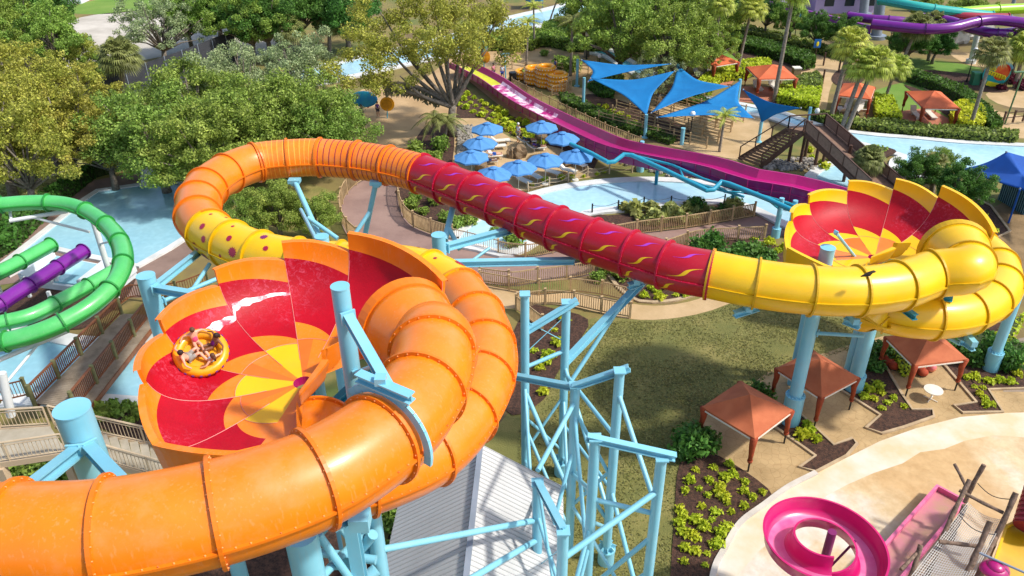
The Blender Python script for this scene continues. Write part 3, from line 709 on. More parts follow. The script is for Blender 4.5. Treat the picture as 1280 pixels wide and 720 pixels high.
def squig(b, F, q, k):
    def S(s0, s1, a0, a1, w):
        out = []
        for i in range(13):
            t = i/12; out.append((s0+(s1-s0)*(t+.1*math.sin(2*math.pi*t)), R(a0+(a1-a0)*(t-.06*math.sin(2*math.pi*t))), w*math.sin(math.pi*(t*.94+.03))**.6))
        return out
    decal(b, F, 0, 1, S(.22, .84, 8, 38, .09), 1); decal(b, F, 0, 1, S(.08, .38, -40, -10, .08), 1)
    decal(b, F, 0, 1, S(.24, .84, 54, 78, .085), 2); decal(b, F, 0, 1, S(.3, .78, 118, 150, .075), 1)
    return [SYEL, SPUR]
def dots(b, F, q, k):
    r2 = random.Random(40+q)
    for i in range(12):
        spot(b, F, .2+.6*((i*.618) % 1), R(i*30+r2.uniform(-8, 8)), r2.choice([.1, .15, .2, .27]), r2.choice([1, 1, 2, 3]), r2.random() < .7)
    return [mat('crimson_dot', 'a8143c', .4), mat('plum_dot', '80205c', .4), mat('orange_dot', 'e89a30', .4)]
slide_tube(slide, full[:ia[0]+1], ORANGE, FLN, bolts=22, boltm=BOLT)
slide_tube(slide, full[ia[0]:ia[1]+1], YELLOW, FLY, deco=dots, label='yellow tube section with spiky dots')
slide_tube(slide, full[ia[1]:ia[2]+1], ORANGE, FLN, first_flange=True)
half = (ia[2]+ia[3])//2-6
slide_tube(slide, full[ia[2]:half+1], ORANGE, FLN, deco=stripes(STY), label='orange tube section with amber rings')
slide_tube(slide, full[half:ia[3]+1], ORANGE, FLN, deco=stripes(STR), label='orange tube section with maroon rings')
slide_tube(slide, full[ia[3]:], RED, FLR, deco=squig, bolts=28, boltm=BOLTR, label='crimson tube section with wavy stripes')
T3b = [(887, 343, 11.15), (937, 353, 11.1), (985, 360, 11.05), (1035, 364, 11.0), (1083, 363, 10.95), (1128, 356, 10.9), (1164, 343, 10.85)]
P3 = entry(slide, T3b, C2, ROT2, YELLOW, FLY, 0, None)
b2 = C2+V((0, 0, -1.9))
T4 = [b2, b2+V((-.6, -2.0, -.1)), pt(1085, 382, 8.0), pt(1135, 394, 7.9), pt(1185, 395, 7.8), pt(1225, 383, 7.7), pt(1248, 358, 7.6), pt(1243, 330, 7.5), pt(1215, 308, 7.4), pt(1160, 292, 7.3), pt(1090, 285, 7.2)]
slide_tube(slide, catmull(T4, 12), YELLOW, FLY)
# ================================================================ SUPPORT STEEL
def column(label, top, r, zfoot=0.0, arms=(), ped=True, cap=True, xy=None, m=None, n=24, pedr=1.45, pedh=1.1, group=None, plates=()):
    """steel column from the ground to the point top, arms = list of points its arms reach (with start height)"""
    m = m or CYAN
    t = V(top); t0 = thing('support_column', label, 'column', (t.x, t.y, 0), group)
    b = MB(); b.cyl((t.x, t.y, pedh if ped else 0), t, r, n=n)
    b.cyl((t.x, t.y, t.z), (t.x, t.y, t.z+.04), r*1.04, n=n)
    b.build('post', m, t0, smooth=True, ang=40)
    if ped:
        p = MB(); p.cyl((t.x, t.y, 0), (t.x, t.y, pedh), r*pedr, n=n); p.cyl((t.x, t.y, pedh), (t.x, t.y, pedh+.08), r*pedr*1.03, n=n)
        for i in range(14):
            a = 2*math.pi*i/14; q = V((t.x+math.cos(a)*r*pedr*.86, t.y+math.sin(a)*r*pedr*.86, pedh+.08)); p.cyl(q, q+V((0, 0, .1)), .03, n=5)
        p.build('pedestal', m, t0, smooth=True, ang=40)
    for zz, tgt, w, h in arms:
        tg = V(tgt); a = V((t.x, t.y, zz)); d = tg-a; d.normalize(); a = a+V((d.x, d.y, 0))*r*.9
        ab = MB(); ab.ibeam(a, tg, w, h) if w > .25 else ab.cyl(a, tg, w/2, n=10)
        o = ab.build('arm', m, t0, smooth=(w <= .25), ang=40)
        pb = MB(); pb.box(a+d*.12, (.06, w*1.5, h*1.5), math.atan2(d.y, d.x)); pb.build('plate', m, o)
    return t0
# tall columns that stand up beside the tubes
c1 = pt(90, 512, 17.2)
column('thick blue column with a flat round cap beside the concrete stair landing', c1, .43, arms=[(16.2, pt(38, 610, 17.2), .3, .3), (16.2, pt(155, 606, 17.2), .3, .3)], ped=False, pedr=1.2)
c2 = pt(182, 345, 13.4); c2w = pt(290, 352, 14.2)
column('blue column at the end of the boardwalk with struts under the bowl', c2, .37, arms=[(12.9, pt(262, 372, 13.4), .3, .3), (12.6, pt(255, 310, 11.2), .26, .3), (10.5, pt(262, 330, 11.4), .2, .2), (12.0, pt(280, 345, 12.2), .2, .2)])
c3 = pt(425, 359, 19.6)
column('blue column standing up through the gap in the orange bowl', c3, .235, arms=[(18.9, pt(487, 487, 18.0), .26, .24), (17.0, pt(466, 458, 18.1), .12, .12)], ped=False)
yk = MB()
fr_ = frames(P1); best = min(range(len(P1)), key=lambda i: (P1[i]-pt(480, 545, 17.1)).length); p, d, sd, u = fr_[best]
arc = [p+sd*math.cos(R(a))*(TR+.19)+u*math.sin(R(a))*(TR+.19) for a in range(-12, 146, 10)]
for a_, b_ in zip(arc, arc[1:]): yk.beam(a_, b_, .2, .09, up=d)
yk.ibeam(p+u*(TR+.34)-sd*.7, p+u*(TR+.34)+sd*.9, .26, .24); yk.box(p+u*(TR+.5), (.26, .26, .2))
tag(yk.build('tube_yoke', CYAN), 'curved blue steel yoke clamped over the orange tube below the bowl', 'bracket')
column('blue column behind the top edge of the orange bowl', pt(402, 296, 14.0), .3, arms=[(13, pt(376, 262, 11.3), .2, .2)], ped=True)
c5 = pt(548, 294, 12.2)
column('blue column with long arms under the crimson tube', c5, .34, arms=[(11.4, pt(640, 287, 10.6), .34, .34), (9.6, pt(612, 310, 10.3), .16, .16), (10.6, pt(718, 326, 10.0), .32, .32)])
def leg(label, a, b, r, extra=()):
    a = V(a); b = V(b); t0 = thing('brace_leg', label, 'brace', (a.x, a.y, 0))
    m_ = MB(); m_.cyl(a, b, r, n=14); m_.build('strut', CYAN, t0, smooth=True, ang=40)
    m_ = MB(); m_.box(b, (.7, .5, .22)); m_.cyl(b-V((0, 0, .25)), b, r*1.6, n=12); m_.build('saddle', CYAN, t0)
    for e0, e1 in extra:
        m_ = MB(); m_.cyl(e0, e1, r*.8, n=12); m_.build('strut', CYAN, t0, smooth=True, ang=40)
    return t0
leg('blue leg leaning under the orange loop beside the green trees', pt(415, 330, 8.0), pt(368, 226, 11.0), .16, [(pt(385, 272, 9.9), pt(422, 298, 9.0))])
leg('blue leg leaning in under the maroon ringed tube', pt(455, 300, 7.0), pt(470, 228, 11.0), .16, [(pt(462, 265, 9.3), pt(440, 298, 8.0))])
leg('blue leg rising from the round column to the crimson tube', pt(556, 300, 9.5), pt(568, 251, 10.7), .17, [(pt(561, 285, 9.9), pt(575, 312, 9.0))])
# columns of the yellow bowl
ca = onY(1044, 310, 33.9); ba = pt(990, 528)
column('blue column through the terracotta cabanas in front of the yellow bowl', (15.55, ba.y, onY(1044, 310, ba.y).z), .36, arms=[(9.6, pt(932, 385, 9.7), .28, .28), (8.2, pt(1110, 413, 6.6), .26, .26), (6.2, pt(1080, 420, 6.8), .2, .2), (12.0, pt(1078, 333, 9.4), .16, .16)], pedr=1.45, pedh=1.9)
bb = pt(1066, 486); column('blue column behind the middle cabana under the yellow tube', (bb.x, bb.y, 6.9), .42, arms=[(6.3, pt(1135, 420, 6.4), .22, .22), (6.3, pt(1200, 430, 6.2), .2, .2)], pedr=1.3, pedh=1.0)
bd = pt(1237, 462); column('short blue column on a round pedestal at the right under the yellow tube', (bd.x, bd.y, 6.2), .3, pedr=1.5, pedh=1.3, arms=[(5.9, pt(1200, 428, 6.4), .3, .3)])
# saddle beams slung under the tubes
def saddle(label, p0, p1, w=.3):
    b = MB(); b.ibeam(p0, p1, w, w); r0 = thing('saddle_beam', label, 'beam', V(p0)); b.build('beam', CYAN, r0); b = MB(); b.box((V(p0)+V(p1))/2+V((0, 0, .3)), (.3, .8, .3)); b.build('pad', CYAN, r0)
saddle('blue cross beam under the left end of the yellow tube', pt(918, 393, 9.7), pt(948, 384, 9.8))
saddle('blue cross beam under the yellow tube beside the tall column', pt(1055, 400, 9.2), pt(1075, 408, 9.2))
saddle('blue cross beam under the lower yellow tube right of the cabana', pt(1205, 427, 6.4), pt(1218, 436, 6.4))
saddle('blue cross beam under the crimson tube by the fences', pt(786, 358, 9.9), pt(803, 352, 9.9))
# lattice tower in front of the lawn
tw = thing('lattice_tower', 'tall blue steel lattice frame of round posts and cross braces on the lawn', 'tower', (pt(701, 590).x, pt(701, 590).y, 0))
posts = {}
def tpost(k, top, base=None, Y=None, r=.2, ped=False, z=None):
    if base: B = pt(*base); Y = B.y; T = onY(*top, Y); X = (B.x+T.x)/2
    elif z: T = pt(*top, z); Y = T.y; X = T.x
    else: T = onY(*top, Y); X = T.x
    T = V((X, Y, T.z)); posts[k] = T
    b = MB(); b.cyl((X, Y, 0), T, r, n=18); b.box(T+V((0, 0, .03)), (r*2.3, r*2.3, .06))
    o = b.build('post', CYAN, tw, smooth=True, ang=40)
    if ped:
        q = MB(); q.cyl((X, Y, 0), (X, Y, .8), r*1.9, n=18); q.cyl((X, Y, .8), (X, Y, .9), r*2.05, n=18)
        for i in range(8):
            a = R(45*i); q.beam((X+math.cos(a)*r, Y+math.sin(a)*r, 1.05), (X+math.cos(a)*r*1.8, Y+math.sin(a)*r*1.8, .95), .03, .3)
        q.build('pedestal', CYAN, o, smooth=True, ang=40)
tpost('A', (658, 368), base=(655, 608)); tpost('B', (709, 378), base=(701, 592), ped=True); tpost('D', (776, 464), base=(756, 702), ped=True)
YB = posts['B'].y; YD = posts['D'].y; YA = posts['A'].y
tpost('C', (719, 482), Y=25.6); tpost('E', (744, 548), Y=21.6); tpost('F', (827, 573), Y=21.2); tpost('G', (672, 604), Y=21.8); tpost('Hh', (704, 664), Y=19.0)
def at(k, z): p = posts[k]; return V((p.x, p.y, z))
def tbeam(a, b, w=.2, i=False):
    m_ = MB(); m_.ibeam(a, b, w*1.1, w*1.1) if i else m_.cyl(a, b, w/2, n=10)
    m_.build('beam' if i else 'brace', CYAN, tw, smooth=not i, ang=40)
zt = {k: posts[k].z for k in posts}
tbeam(at('A', zt['A']-2.0), at('B', zt['B']+.1)+V((.5, 0, 0)), .24, True); tbeam(at('C', zt['C'])-V((.1, .1, 0)), at('D', zt['D'])+V((.4, .2, 0)), .24, True)
tbeam(at('E', zt['E']+.05)-V((.3, 0, 0)), at('F', zt['F']+.05)+V((.5, 0, 0)), .24, True); tbeam(at('G', zt['G']+.05), at('Hh', zt['Hh']+.05), .24, True)
tbeam(at('A', zt['A']-4.3)-V((1.5, .3, -.3)), at('C', zt['C']-.1), .24, True)
tbeam(at('B', 7.2), pt(803, 352, 9.7), .3, True); tbeam(at('B', 5.4), pt(782, 372, 9.3), .22)
tbeam(at('A', 7.6), at('B', 7.9)); tbeam(at('A', 4.6), at('B', 1.6), .16); tbeam(at('A', 6.2), at('C', 3.6), .22); tbeam(at('A', 2.4), at('B', 5.2), .14)
tbeam(at('B', 6.6), at('D', 7.6), .2) ; tbeam(at('B', 7.0), at('D', 3.0), .2); tbeam(at('B', 3.4), at('D', 4.6), .16)
tbeam(at('C', 8.6), at('D', 5.2), .16); tbeam(at('C', 5.4), at('D', 2.6), .16); tbeam(at('C', 3.0), at('D', 5.8), .16); tbeam(at('C', 8.5), at('E', 3.8), .18)
tbeam(at('C', 5.0), at('E', 8.0), .18); tbeam(at('D', 9.9), at('F', 7.6), .2); tbeam(at('D', 4.6), at('F', 1.2), .2); tbeam(at('E', 7.6), at('F', 7.2), .2); tbeam(at('E', 2.4), at('F', 6.0), .2)
tbeam(at('G', 8.9), at('C', 9.2)-V((0, 0, .2)), .2); tbeam(at('Hh', 7.4), at('F', 8.4), .24); tbeam(at('E', 3.0), at('F', .6), .2); tbeam(at('E', .8), at('F', 4.0), .16)
tbeam(at('G', 6.6), at('Hh', 5.6), .16); tbeam(at('G', 8.4), at('Hh', 3.6), .12); tbeam(at('G', 3.6), at('Hh', 8.0), .05); tbeam(at('G', 2.2), at('C', 6.4), .18); tbeam(at('Hh', 2.6), at('E', 6.2), .18)
tbeam(at('A', 10.2), at('B', 8.4), .04); tbeam(at('A', 8.4), at('B', 9.9), .04)
for k0, k1, z0, z1 in (('A', 'G', 6.5, 2.4), ('G', 'A', 6.0, 1.8), ('A', 'C', 4.0, 1.4), ('B', 'C', 5.0, 1.4), ('E', 'Hh', 5.2, 1.0), ('C', 'F', 3.2, .8), ('D', 'E', 2.2, 6.4), ('B', 'D', 1.2, 2.6)):
    tbeam(at(k0, z0), at(k1, z1), .17)
# long tie bars that run to the tower from the frame under the orange tube
tbeam(pt(450, 692, 9.8), at('G', 6.3), .24); tbeam(pt(560, 740, 8.0), at('G', 5.2), .24)
# frame under the near orange tube
fw = thing('tube_trestle', 'cluster of blue posts and tubes under the near orange tube, bottom centre', 'frame', (pt(420, 690, 9).x, pt(420, 690, 9).y, 0))
def fpart(name, f): b = MB(); f(b); b.build(name, CYAN, fw, smooth=True, ang=40)
q1 = pt(376, 668, 14.2); q2 = pt(464, 634, 11.3); q3 = pt(436, 640, 13.6)
fpart('post', lambda b: b.cyl((q1.x, q1.y, 0), q1, .42, n=22)); fpart('post', lambda b: b.cyl((q2.x, q2.y, 0), q2, .28, n=20))
fpart('beam', lambda b: b.ibeam(q3, V((q3.x+.1, q3.y-.1, 4)), .36, .36)); fpart('brace', lambda b: b.cyl(pt(372, 670, 13.2), pt(400, 735, 11), .1, n=10))
fpart('brace', lambda b: b.cyl(pt(398, 668, 13.2), pt(442, 730, 11), .12, n=10)); fpart('brace', lambda b: b.cyl(pt(415, 650, 12.8), pt(380, 690, 11), .12, n=10))
fpart('brace', lambda b: b.cyl(pt(420, 655, 12.6), pt(458, 700, 10), .08, n=10)); fpart('brace', lambda b: b.cyl(pt(395, 690, 10.5), pt(470, 700, 10.5), .14, n=12))
fpart('brace', lambda b: b.cyl(pt(446, 692, 10.2), pt(466, 668, 11.2), .17, n=14)); fpart('brace', lambda b: b.cyl(pt(455, 725, 9.4), pt(470, 712, 9.6), .2, n=14))
fpart('saddle', lambda b: b.ibeam(pt(415, 655, 14.6), pt(458, 632, 14.2), .34, .34)); fpart('plate', lambda b: b.box(pt(428, 700, 11.2), (.7, .3, .5))); fpart('plate', lambda b: b.box(pt(450, 650, 14.4), (.5, .5, .4)))
for z_ in (12.2, 8.0, 4.0):
    fpart('brace', lambda b: b.cyl((q1.x, q1.y, z_), (q2.x, q2.y, z_-1.6), .13, n=10))
tn = MB(); tq = pt(438, 660, 9.8); tn.cyl((tq.x, tq.y, 0), tq, .33, n=20); tag(tn.build('concrete_post', mat('tan_concrete', 'cdb08a', .7, 'b89a74', 2), smooth=True, ang=40), 'tan round concrete pillar among the blue trestle posts', 'pillar')
# struts seen through the gap of the bowl
gw = thing('bowl_frame', 'blue steel ring frame under the orange bowl', 'frame', (BC.x, BC.y, 0))
for i in range(8):
    a = R(45*i+10); b = MB(); b.ibeam(BC+V((math.cos(a)*.8, math.sin(a)*.8, -1.6)) if i % 2 else BC+V((math.cos(a)*.8, math.sin(a)*.8, -1.4)), BC+V((math.cos(a)*3.9, math.sin(a)*3.9, -1.1)), .26, .3); b.build('radial_beam', TEALP, gw)
for a in (100, 215):
    b = MB(); p = BC+V((math.cos(R(a))*3.2, math.sin(R(a))*3.2, -1.5)); b.cyl((p.x, p.y, 0), p, .26, n=16); b.build('post', CYAN, gw, smooth=True, ang=40)
g2 = thing('bowl_frame', 'blue steel ring frame under the yellow bowl', 'frame', (C2.x, C2.y, 0))
for i in range(8):
    a = R(45*i+10); b = MB(); b.ibeam(C2+V((math.cos(a)*.8, math.sin(a)*.8, -1.4)), C2+V((math.cos(a)*3.9, math.sin(a)*3.9, -1.1)), .26, .3); b.build('radial_beam', TEALP, g2)
for a in (60, 120):
    b = MB(); p = C2+V((math.cos(R(a))*3.2, math.sin(R(a))*3.2, -1.5)); b.cyl((p.x, p.y, 0), p, .26, n=16); b.build('post', CYAN, g2, smooth=True, ang=40)
# ================================================================ VEGETATION
rng = np.random.default_rng(5)
def leaf_object(name, P, Nrm, size, m, parent=None, stretch=1.5, jitter=.9, base=None, droop=0.0):
    """many leaf-sized quads at points P, facing roughly along Nrm"""
    P = np.asarray(P, float); n = len(P)
    N_ = np.asarray(Nrm, float)+rng.normal(0, jitter, (n, 3)); N_ /= np.linalg.norm(N_, axis=1)[:, None]+1e-9
    T = rng.normal(0, 1, (n, 3)); T[:, 2] -= droop; T -= (T*N_).sum(1)[:, None]*N_; T /= np.linalg.norm(T, axis=1)[:, None]+1e-9
    B = np.cross(N_, T); s = size*rng.uniform(.6, 1.35, n)[:, None]
    a = T*s*stretch*.5; b_ = B*s*.5
    q = np.stack([P-a, P+b_*.9, P+a, P-b_*.9], 1).reshape(-1, 3)
    org = np.array(rootloc(parent)) if parent is not None else (np.array(base) if base is not None else np.zeros(3))
    q = q-org
    me = bpy.data.meshes.new(name); me.vertices.add(4*n); me.vertices.foreach_set('co', q.ravel())
    me.loops.add(4*n); me.loops.foreach_set('vertex_index', np.arange(4*n)); me.polygons.add(n)
    me.polygons.foreach_set('loop_start', np.arange(0, 4*n, 4)); me.polygons.foreach_set('loop_total', np.full(n, 4)); me.update(calc_edges=True)
    me.materials.append(m); o = bpy.data.objects.new(name, me); COL.objects.link(o)
    if parent is not None: o.parent = parent
    elif base is not None: o.location = base
    return o
def clump_points(centers, radii, n, shell=.5):
    c = np.asarray(centers, float); r = np.asarray(radii, float); w = r**2; w /= w.sum(); i = rng.choice(len(c), n, p=w)
    d = rng.normal(0, 1, (n, 3)); d /= np.linalg.norm(d, axis=1)[:, None]
    k = .35+.85*rng.random(n)**.7
    return c[i]+d*(r[i]*k)[:, None]*np.array([1.2, 1.2, .95]), d+np.array([0, 0, .35])
def make_tree(name, R_, Ht, nl, size, m, nclump=46, seed=1, trunk_r=.35, sparse=0.0, bark=None, flat=.62, fork=.42, rmin=.5, rmax=1.15):
    r2 = random.Random(seed); root = thing(name, 'tree', 'tree')
    cs = []; rs = []; tips = []
    cz = Ht-R_*flat
    for i in range(nclump):
        a = r2.random()*2*math.pi; zz = r2.uniform(-.55, 1); rr = math.sqrt(max(0, 1-zz*zz))*r2.uniform(.45, 1.0)
        lump = 1+.22*math.sin(a*3+seed)+.12*math.sin(a*5+seed*2)
        lump *= r2.choice([.8, 1, 1, 1.12, 1.22]); cs.append((math.cos(a)*rr*R_*lump, math.sin(a)*rr*R_*lump, cz+zz*R_*flat*lump+r2.uniform(-.4, .5))); rs.append(r2.uniform(rmin, rmax)*R_/4.6)
    P, Nn = clump_points(cs, rs, nl)
    tb = MB(); fk = V((r2.uniform(-.3, .3), r2.uniform(-.3, .3), Ht*fork*.7))
    tb.tube([(0, 0, -.1), (.05, .05, fk.z*.5), fk], trunk_r, n=9, radii=[trunk_r*1.35, trunk_r, trunk_r*.85])
    tr = tb.build('trunk', bark or BARK, root, smooth=True)
    for i in range(0, nclump, max(4, nclump//26)):
        c = V(cs[i]); mid = fk.lerp(c, .5)+V((r2.uniform(-.4, .4), r2.uniform(-.4, .4), .3)); lb = MB()
        lb.tube([fk-V((0, 0, .1)), mid, c], .1, n=5, radii=[trunk_r*.5, trunk_r*.28, trunk_r*.08]); lb.build('limb', bark or BARK, tr, smooth=True)
    leaf_object('crown', P, Nn, size, m, root)
    return Proto(root)
PT = {'g': make_tree('oak_tree', 5.2, 9, 26000, .165, L_OAK, 150, 3, rmin=.3, rmax=.75), 'g2': make_tree('oak_tree', 5.0, 8.5, 24000, .16, L_OAK, 140, 8, rmin=.3, rmax=.7),
      'y': make_tree('oak_tree', 5.2, 9.5, 17000, .16, L_YEL, 130, 5, rmin=.25, rmax=.68), 'y2': make_tree('oak_tree', 4.6, 9, 13500, .16, L_YEL, 105, 14, rmin=.22, rmax=.62),
      'd': make_tree('evergreen_tree', 4.8, 9, 27000, .18, L_DARK, 110, 9, rmin=.35, rmax=.8), 'm': make_tree('leafy_tree', 4.8, 10, 27000, .175, L_MID, 120, 21, flat=.8, rmin=.3, rmax=.75),
      's': make_tree('mossy_oak_tree', 4.8, 8.6, 14000, .15, L_GREY, 120, 33, rmin=.22, rmax=.62)}
KIND = {'g': 'bright green leafy oak', 'g2': 'full green oak', 'y': 'yellow green oak', 'y2': 'sparse yellow green oak', 'd': 'dark green evergreen tree', 'm': 'mid green leafy tree', 's': 'pale mossy grey green oak'}
def tree(k, cx, cy, sc_=1.0, where='', zc=None, rz=None):
    zc = zc if zc is not None else 5.8*sc_; p = pt(cx, cy, zc)
    return PT[k].place((p.x, p.y, 0), rz if rz is not None else rnd.random()*6.28, KIND[k]+' '+where, {'g': 'oak trees', 'g2': 'oak trees', 'y': 'yellow green oaks', 'y2': 'yellow green oaks', 'd': 'evergreen trees', 'm': 'leafy trees', 's': 'mossy oaks'}[k], (sc_, sc_, sc_*rnd.uniform(.92, 1.08)))
for a in [('y', 8, 105, 1.1, 'at the left edge by the sand bank'), ('y', 52, 140, 1.0, 'left of the sabal palm over dry turf'), ('y2', 100, 120, .85, 'just left of the sabal palm'), ('y', -12, 165, 1.1, 'cut by the left edge above the dry turf'),
          ('y2', 78, 165, .9, 'nearest the dark hedge at left'), ('y2', 128, 178, .8, 'between the sabal palm and the left pool'), ('y', 22, 200, .9, 'lowest at the left edge above the green tube'),
          ('m', 20, 40, 1.0, 'in the top left corner'), ('m', 64, 62, .9, 'left of the sand bank top left'), ('d', 40, 12, 1.1, 'at the very top left'), ('y2', 95, 72, .75, 'in front of the sand bank'), ('m', 128, 92, .5, 'small, above the sabal palm'),
          ('s', 195, 30, 1.0, 'standing on the sand bank'), ('m', 232, 22, .9, 'at the right of the sand bank, tall'), ('d', 268, 8, 1.0, 'at the top behind the sand bank'), ('m', 310, 30, .9, 'above the dark fence'),
          ('g', 190, 165, 1.0, 'left end of the big grove above the orange loop'), ('g', 240, 128, 1.0, 'in the big grove below the dark fence'), ('g2', 262, 180, .95, 'in the big grove right above the left pool'), ('s', 300, 105, 1.0, 'at the top of the big grove'),
          ('g', 318, 150, 1.0, 'in the middle of the big grove'), ('s', 365, 95, 1.0, 'at the upper right of the big grove'), ('g2', 378, 145, .95, 'in the big grove above the amber ringed tube'), ('g', 330, 178, .7, 'low in the grove touching the tube top'), ('g2', 226, 205, .45, 'overhanging the corner of the left pool'),
          ('s', 408, 132, .6, 'right of the big grove by the plaza'), ('g', 412, 165, .75, 'at the right tip of the big grove near strollers'), ('g2', 155, 140, .6, 'small, at the left tip of the big grove'),
          ('d', 330, 22, 1.0, 'at top centre left behind the palms'), ('d', 375, 5, 1.1, 'behind the two sabal palms at the top'), ('d', 430, 12, 1.0, 'right of the two sabal palms at the top'), ('d', 300, -8, 1.0, 'at the top edge above the fence'), 
          ('g2', 345, 258, .52, 'small, inside the orange loop'), ('g', 312, 270, .42, 'smallest, left inside the orange loop'), ('g2', 395, 268, .42, 'small, by the blue leg under the loop'),
          ('m', 735, 22, .9, 'by the upper river bend'), ('m', 775, 50, 1.0, 'above the blue sails, left one'), ('m', 812, 22, 1.0, 'at the top above the blue sails'), ('m', 838, 62, .95, 'nearest behind the blue sails'), ('s', 825, 95, .6, 'low, between the sails and the river'),
          ('m', 872, 25, 1.0, 'left of the tall palm trunks'), ('m', 885, 62, .62, 'over the leftmost orange cabana'), ('d', 760, -6, 1.0, 'at the top edge right of the river'), ('d', 905, 2, 1.0, 'at the top behind the tall palms'), ('d', 850, -4, 1.0, 'at the top edge centre right'),
          ('d', 960, 18, .55, 'first in the row by the purple wall'), ('m', 990, 28, .5, 'second in the row by the purple wall'), ('d', 1022, 36, .55, 'third in the row by the purple wall'), ('d', 1056, 42, .5, 'last in the row by the purple wall'),
          ('d', 1140, 48, .6, 'behind the leaning fan palm'), ('d', 1172, 52, .5, 'under the purple tubes'), ('m', 1275, 60, .6, 'at the right edge over the rainbow sign'), ('m', 1215, 18, .6, 'behind the purple tubes at the top'), ('m', 1160, 12, .5, 'between the pale tubes at the top'),
          ('d', 1150, 215, .42, 'behind the yellow bowl, left one'), ('d', 1205, 232, .45, 'behind the yellow bowl by the striped hut'), ('g2', 1175, 205, .36, 'by the river behind the yellow bowl')]:
    tree(*a)
# the large spreading oak by the plaza
bo = thing('spreading_oak_tree', 'huge spreading oak with forked grey trunk and yellow green crown over the plaza', 'tree', pt(565, 170))
o0 = pt(565, 170); fk = onY(566, 130, o0.y)
tb = MB(); tb.tube([o0, onY(564, 150, o0.y), fk], .5, n=12, radii=[.6, .4, .36]); trk = tb.build('trunk', BARK, bo, smooth=True)
tips = [(585, 40, 2), (610, 60, 0), (530, 60, -2), (500, 50, 3), (470, 45, 0), (545, 20, 4), (590, 10, 5), (560, 45, -3), (455, 85, -2), (500, 95, -3), (620, 25, 3), (520, 5, 5), (475, 15, 5)]
cs = []; rs = []
for x, y, dy in tips:
    e = onY(x, y, fk.y+dy); mid = fk.lerp(e, .5)+V((rnd.uniform(-.5, .5), 0, -.6)); lb = MB(); pts = catmull([fk-V((0, 0, .3)), mid, e], 5)
    lb.tube(pts, .1, n=7, radii=[.24*(1-i/len(pts))+.04 for i in range(len(pts))]); lb.build('limb', BARK, trk, smooth=True)
    for k in range(16): cs.append(tuple(e+V((rnd.uniform(-3, 3), rnd.uniform(-2.6, 2.2), rnd.uniform(-1.5, 1.5))))); rs.append(rnd.uniform(.3, .9))
# low horizontal limb over the plaza
lb = MB(); pts = catmull([onY(560, 128, fk.y), onY(530, 112, fk.y), onY(500, 104, fk.y-.5), onY(478, 106, fk.y-1)], 6); lb.tube(pts, .2, n=7, radii=[.3-.2*i/len(pts) for i in range(len(pts))]); lb.build('limb', BARK, trk, smooth=True)
P, Nn = clump_points(cs, rs, 40000); leaf_object('crown', P, Nn, .16, L_YEL, bo)
ms = [tuple(pts[int(i)]+V((rnd.uniform(-.3, .3), rnd.uniform(-.3, .3), -rnd.uniform(.1, 1.2)))) for i in rng.uniform(3, len(pts)-1, 500)]
leaf_object('hanging_moss', ms, [(0, 1, 0)]*500, .16, mat('grey_moss', '7c7a60', .9), bo, stretch=4, droop=3, jitter=.3)
# ---- palms
def fan_crown(seed, n=30, L_=1.5, m=None, droop=.7):
    r2 = random.Random(seed); b = MB()
    for i in range(n):
        a = i*2.4+r2.uniform(-.2, .2); el = 1.25-1.9*(i/n)**.9+r2.uniform(-.1, .1); st = L_*r2.uniform(.55, .75)
        d = V((math.cos(a)*math.cos(el), math.sin(a)*math.cos(el), math.sin(el))); e = d*st; sd = d.cross(V((0, 0, 1))).normalized(); up = sd.cross(d)
        b.beam((0, 0, 0), e, .04, .03)
        nf = 13
        for j in range(nf):
            t = (j/(nf-1)-.5)*2; f = (d*math.cos(t*1.35)+sd*math.sin(t*1.35)).normalized(); ln = L_*.62*(1-.25*abs(t)); w = f.cross(up).normalized()*.055
            m1 = e+f*ln*.6+up*.04; tip = e+f*ln-V((0, 0, droop*ln*.45))
            b.add([e, m1-w, tip, m1+w], [(0, 1, 2, 3)])
    return b
def feather_crown(seed, n=14, L_=2.6, droop=1.0):
    r2 = random.Random(seed); b = MB()
    for i in range(n):
        a = i*2.4+r2.uniform(-.2, .2); el = 1.2-1.0*(i/n); d = V((math.cos(a), math.sin(a), 0)); pts = []
        for j in range(9):
            t = j/8; pts.append(d*(L_*t*math.cos(el*(1-t*.6)))+V((0, 0, L_*(math.sin(el)*t-droop*.62*t*t))))
        for p, q in zip(pts, pts[1:]): b.beam(p, q, .035, .03)
        for j in range(1, 33):
            t = j/33*8; k = min(int(t), 7); p = pts[k].lerp(pts[k+1], t-k); dd = (pts[k+1]-pts[k]).normalized(); sd = dd.cross(V((0, 0, 1))).normalized(); ln = L_*.24*math.sin(math.pi*(t/8*.8+.18))
            for sg in (-1, 1):
                f = (sd*sg+dd*.5-V((0, 0, .45))).normalized(); w = dd*.035; b.add([p-w, p+f*ln*.6-w*.6, p+f*ln, p+w], [(0, 1, 2, 3)])
    return b
CRN = {}
def crown_mesh(kind, m):
    if (kind, m.name) not in CRN:
        b = {'fan': lambda: fan_crown(3, 48, 1.15, droop=.8), 'sabal': lambda: fan_crown(5, 80, 1.25, droop=.8), 'feather': lambda: feather_crown(4), 'dry': lambda: feather_crown(9, 11, 2.4, 1.5)}[kind]()
        me = bpy.data.meshes.new('crown'); me.from_pydata([tuple(v) for v in b.v], [], b.f); me.materials.append(m); me.update(); CRN[(kind, m.name)] = me
    return CRN[(kind, m.name)]
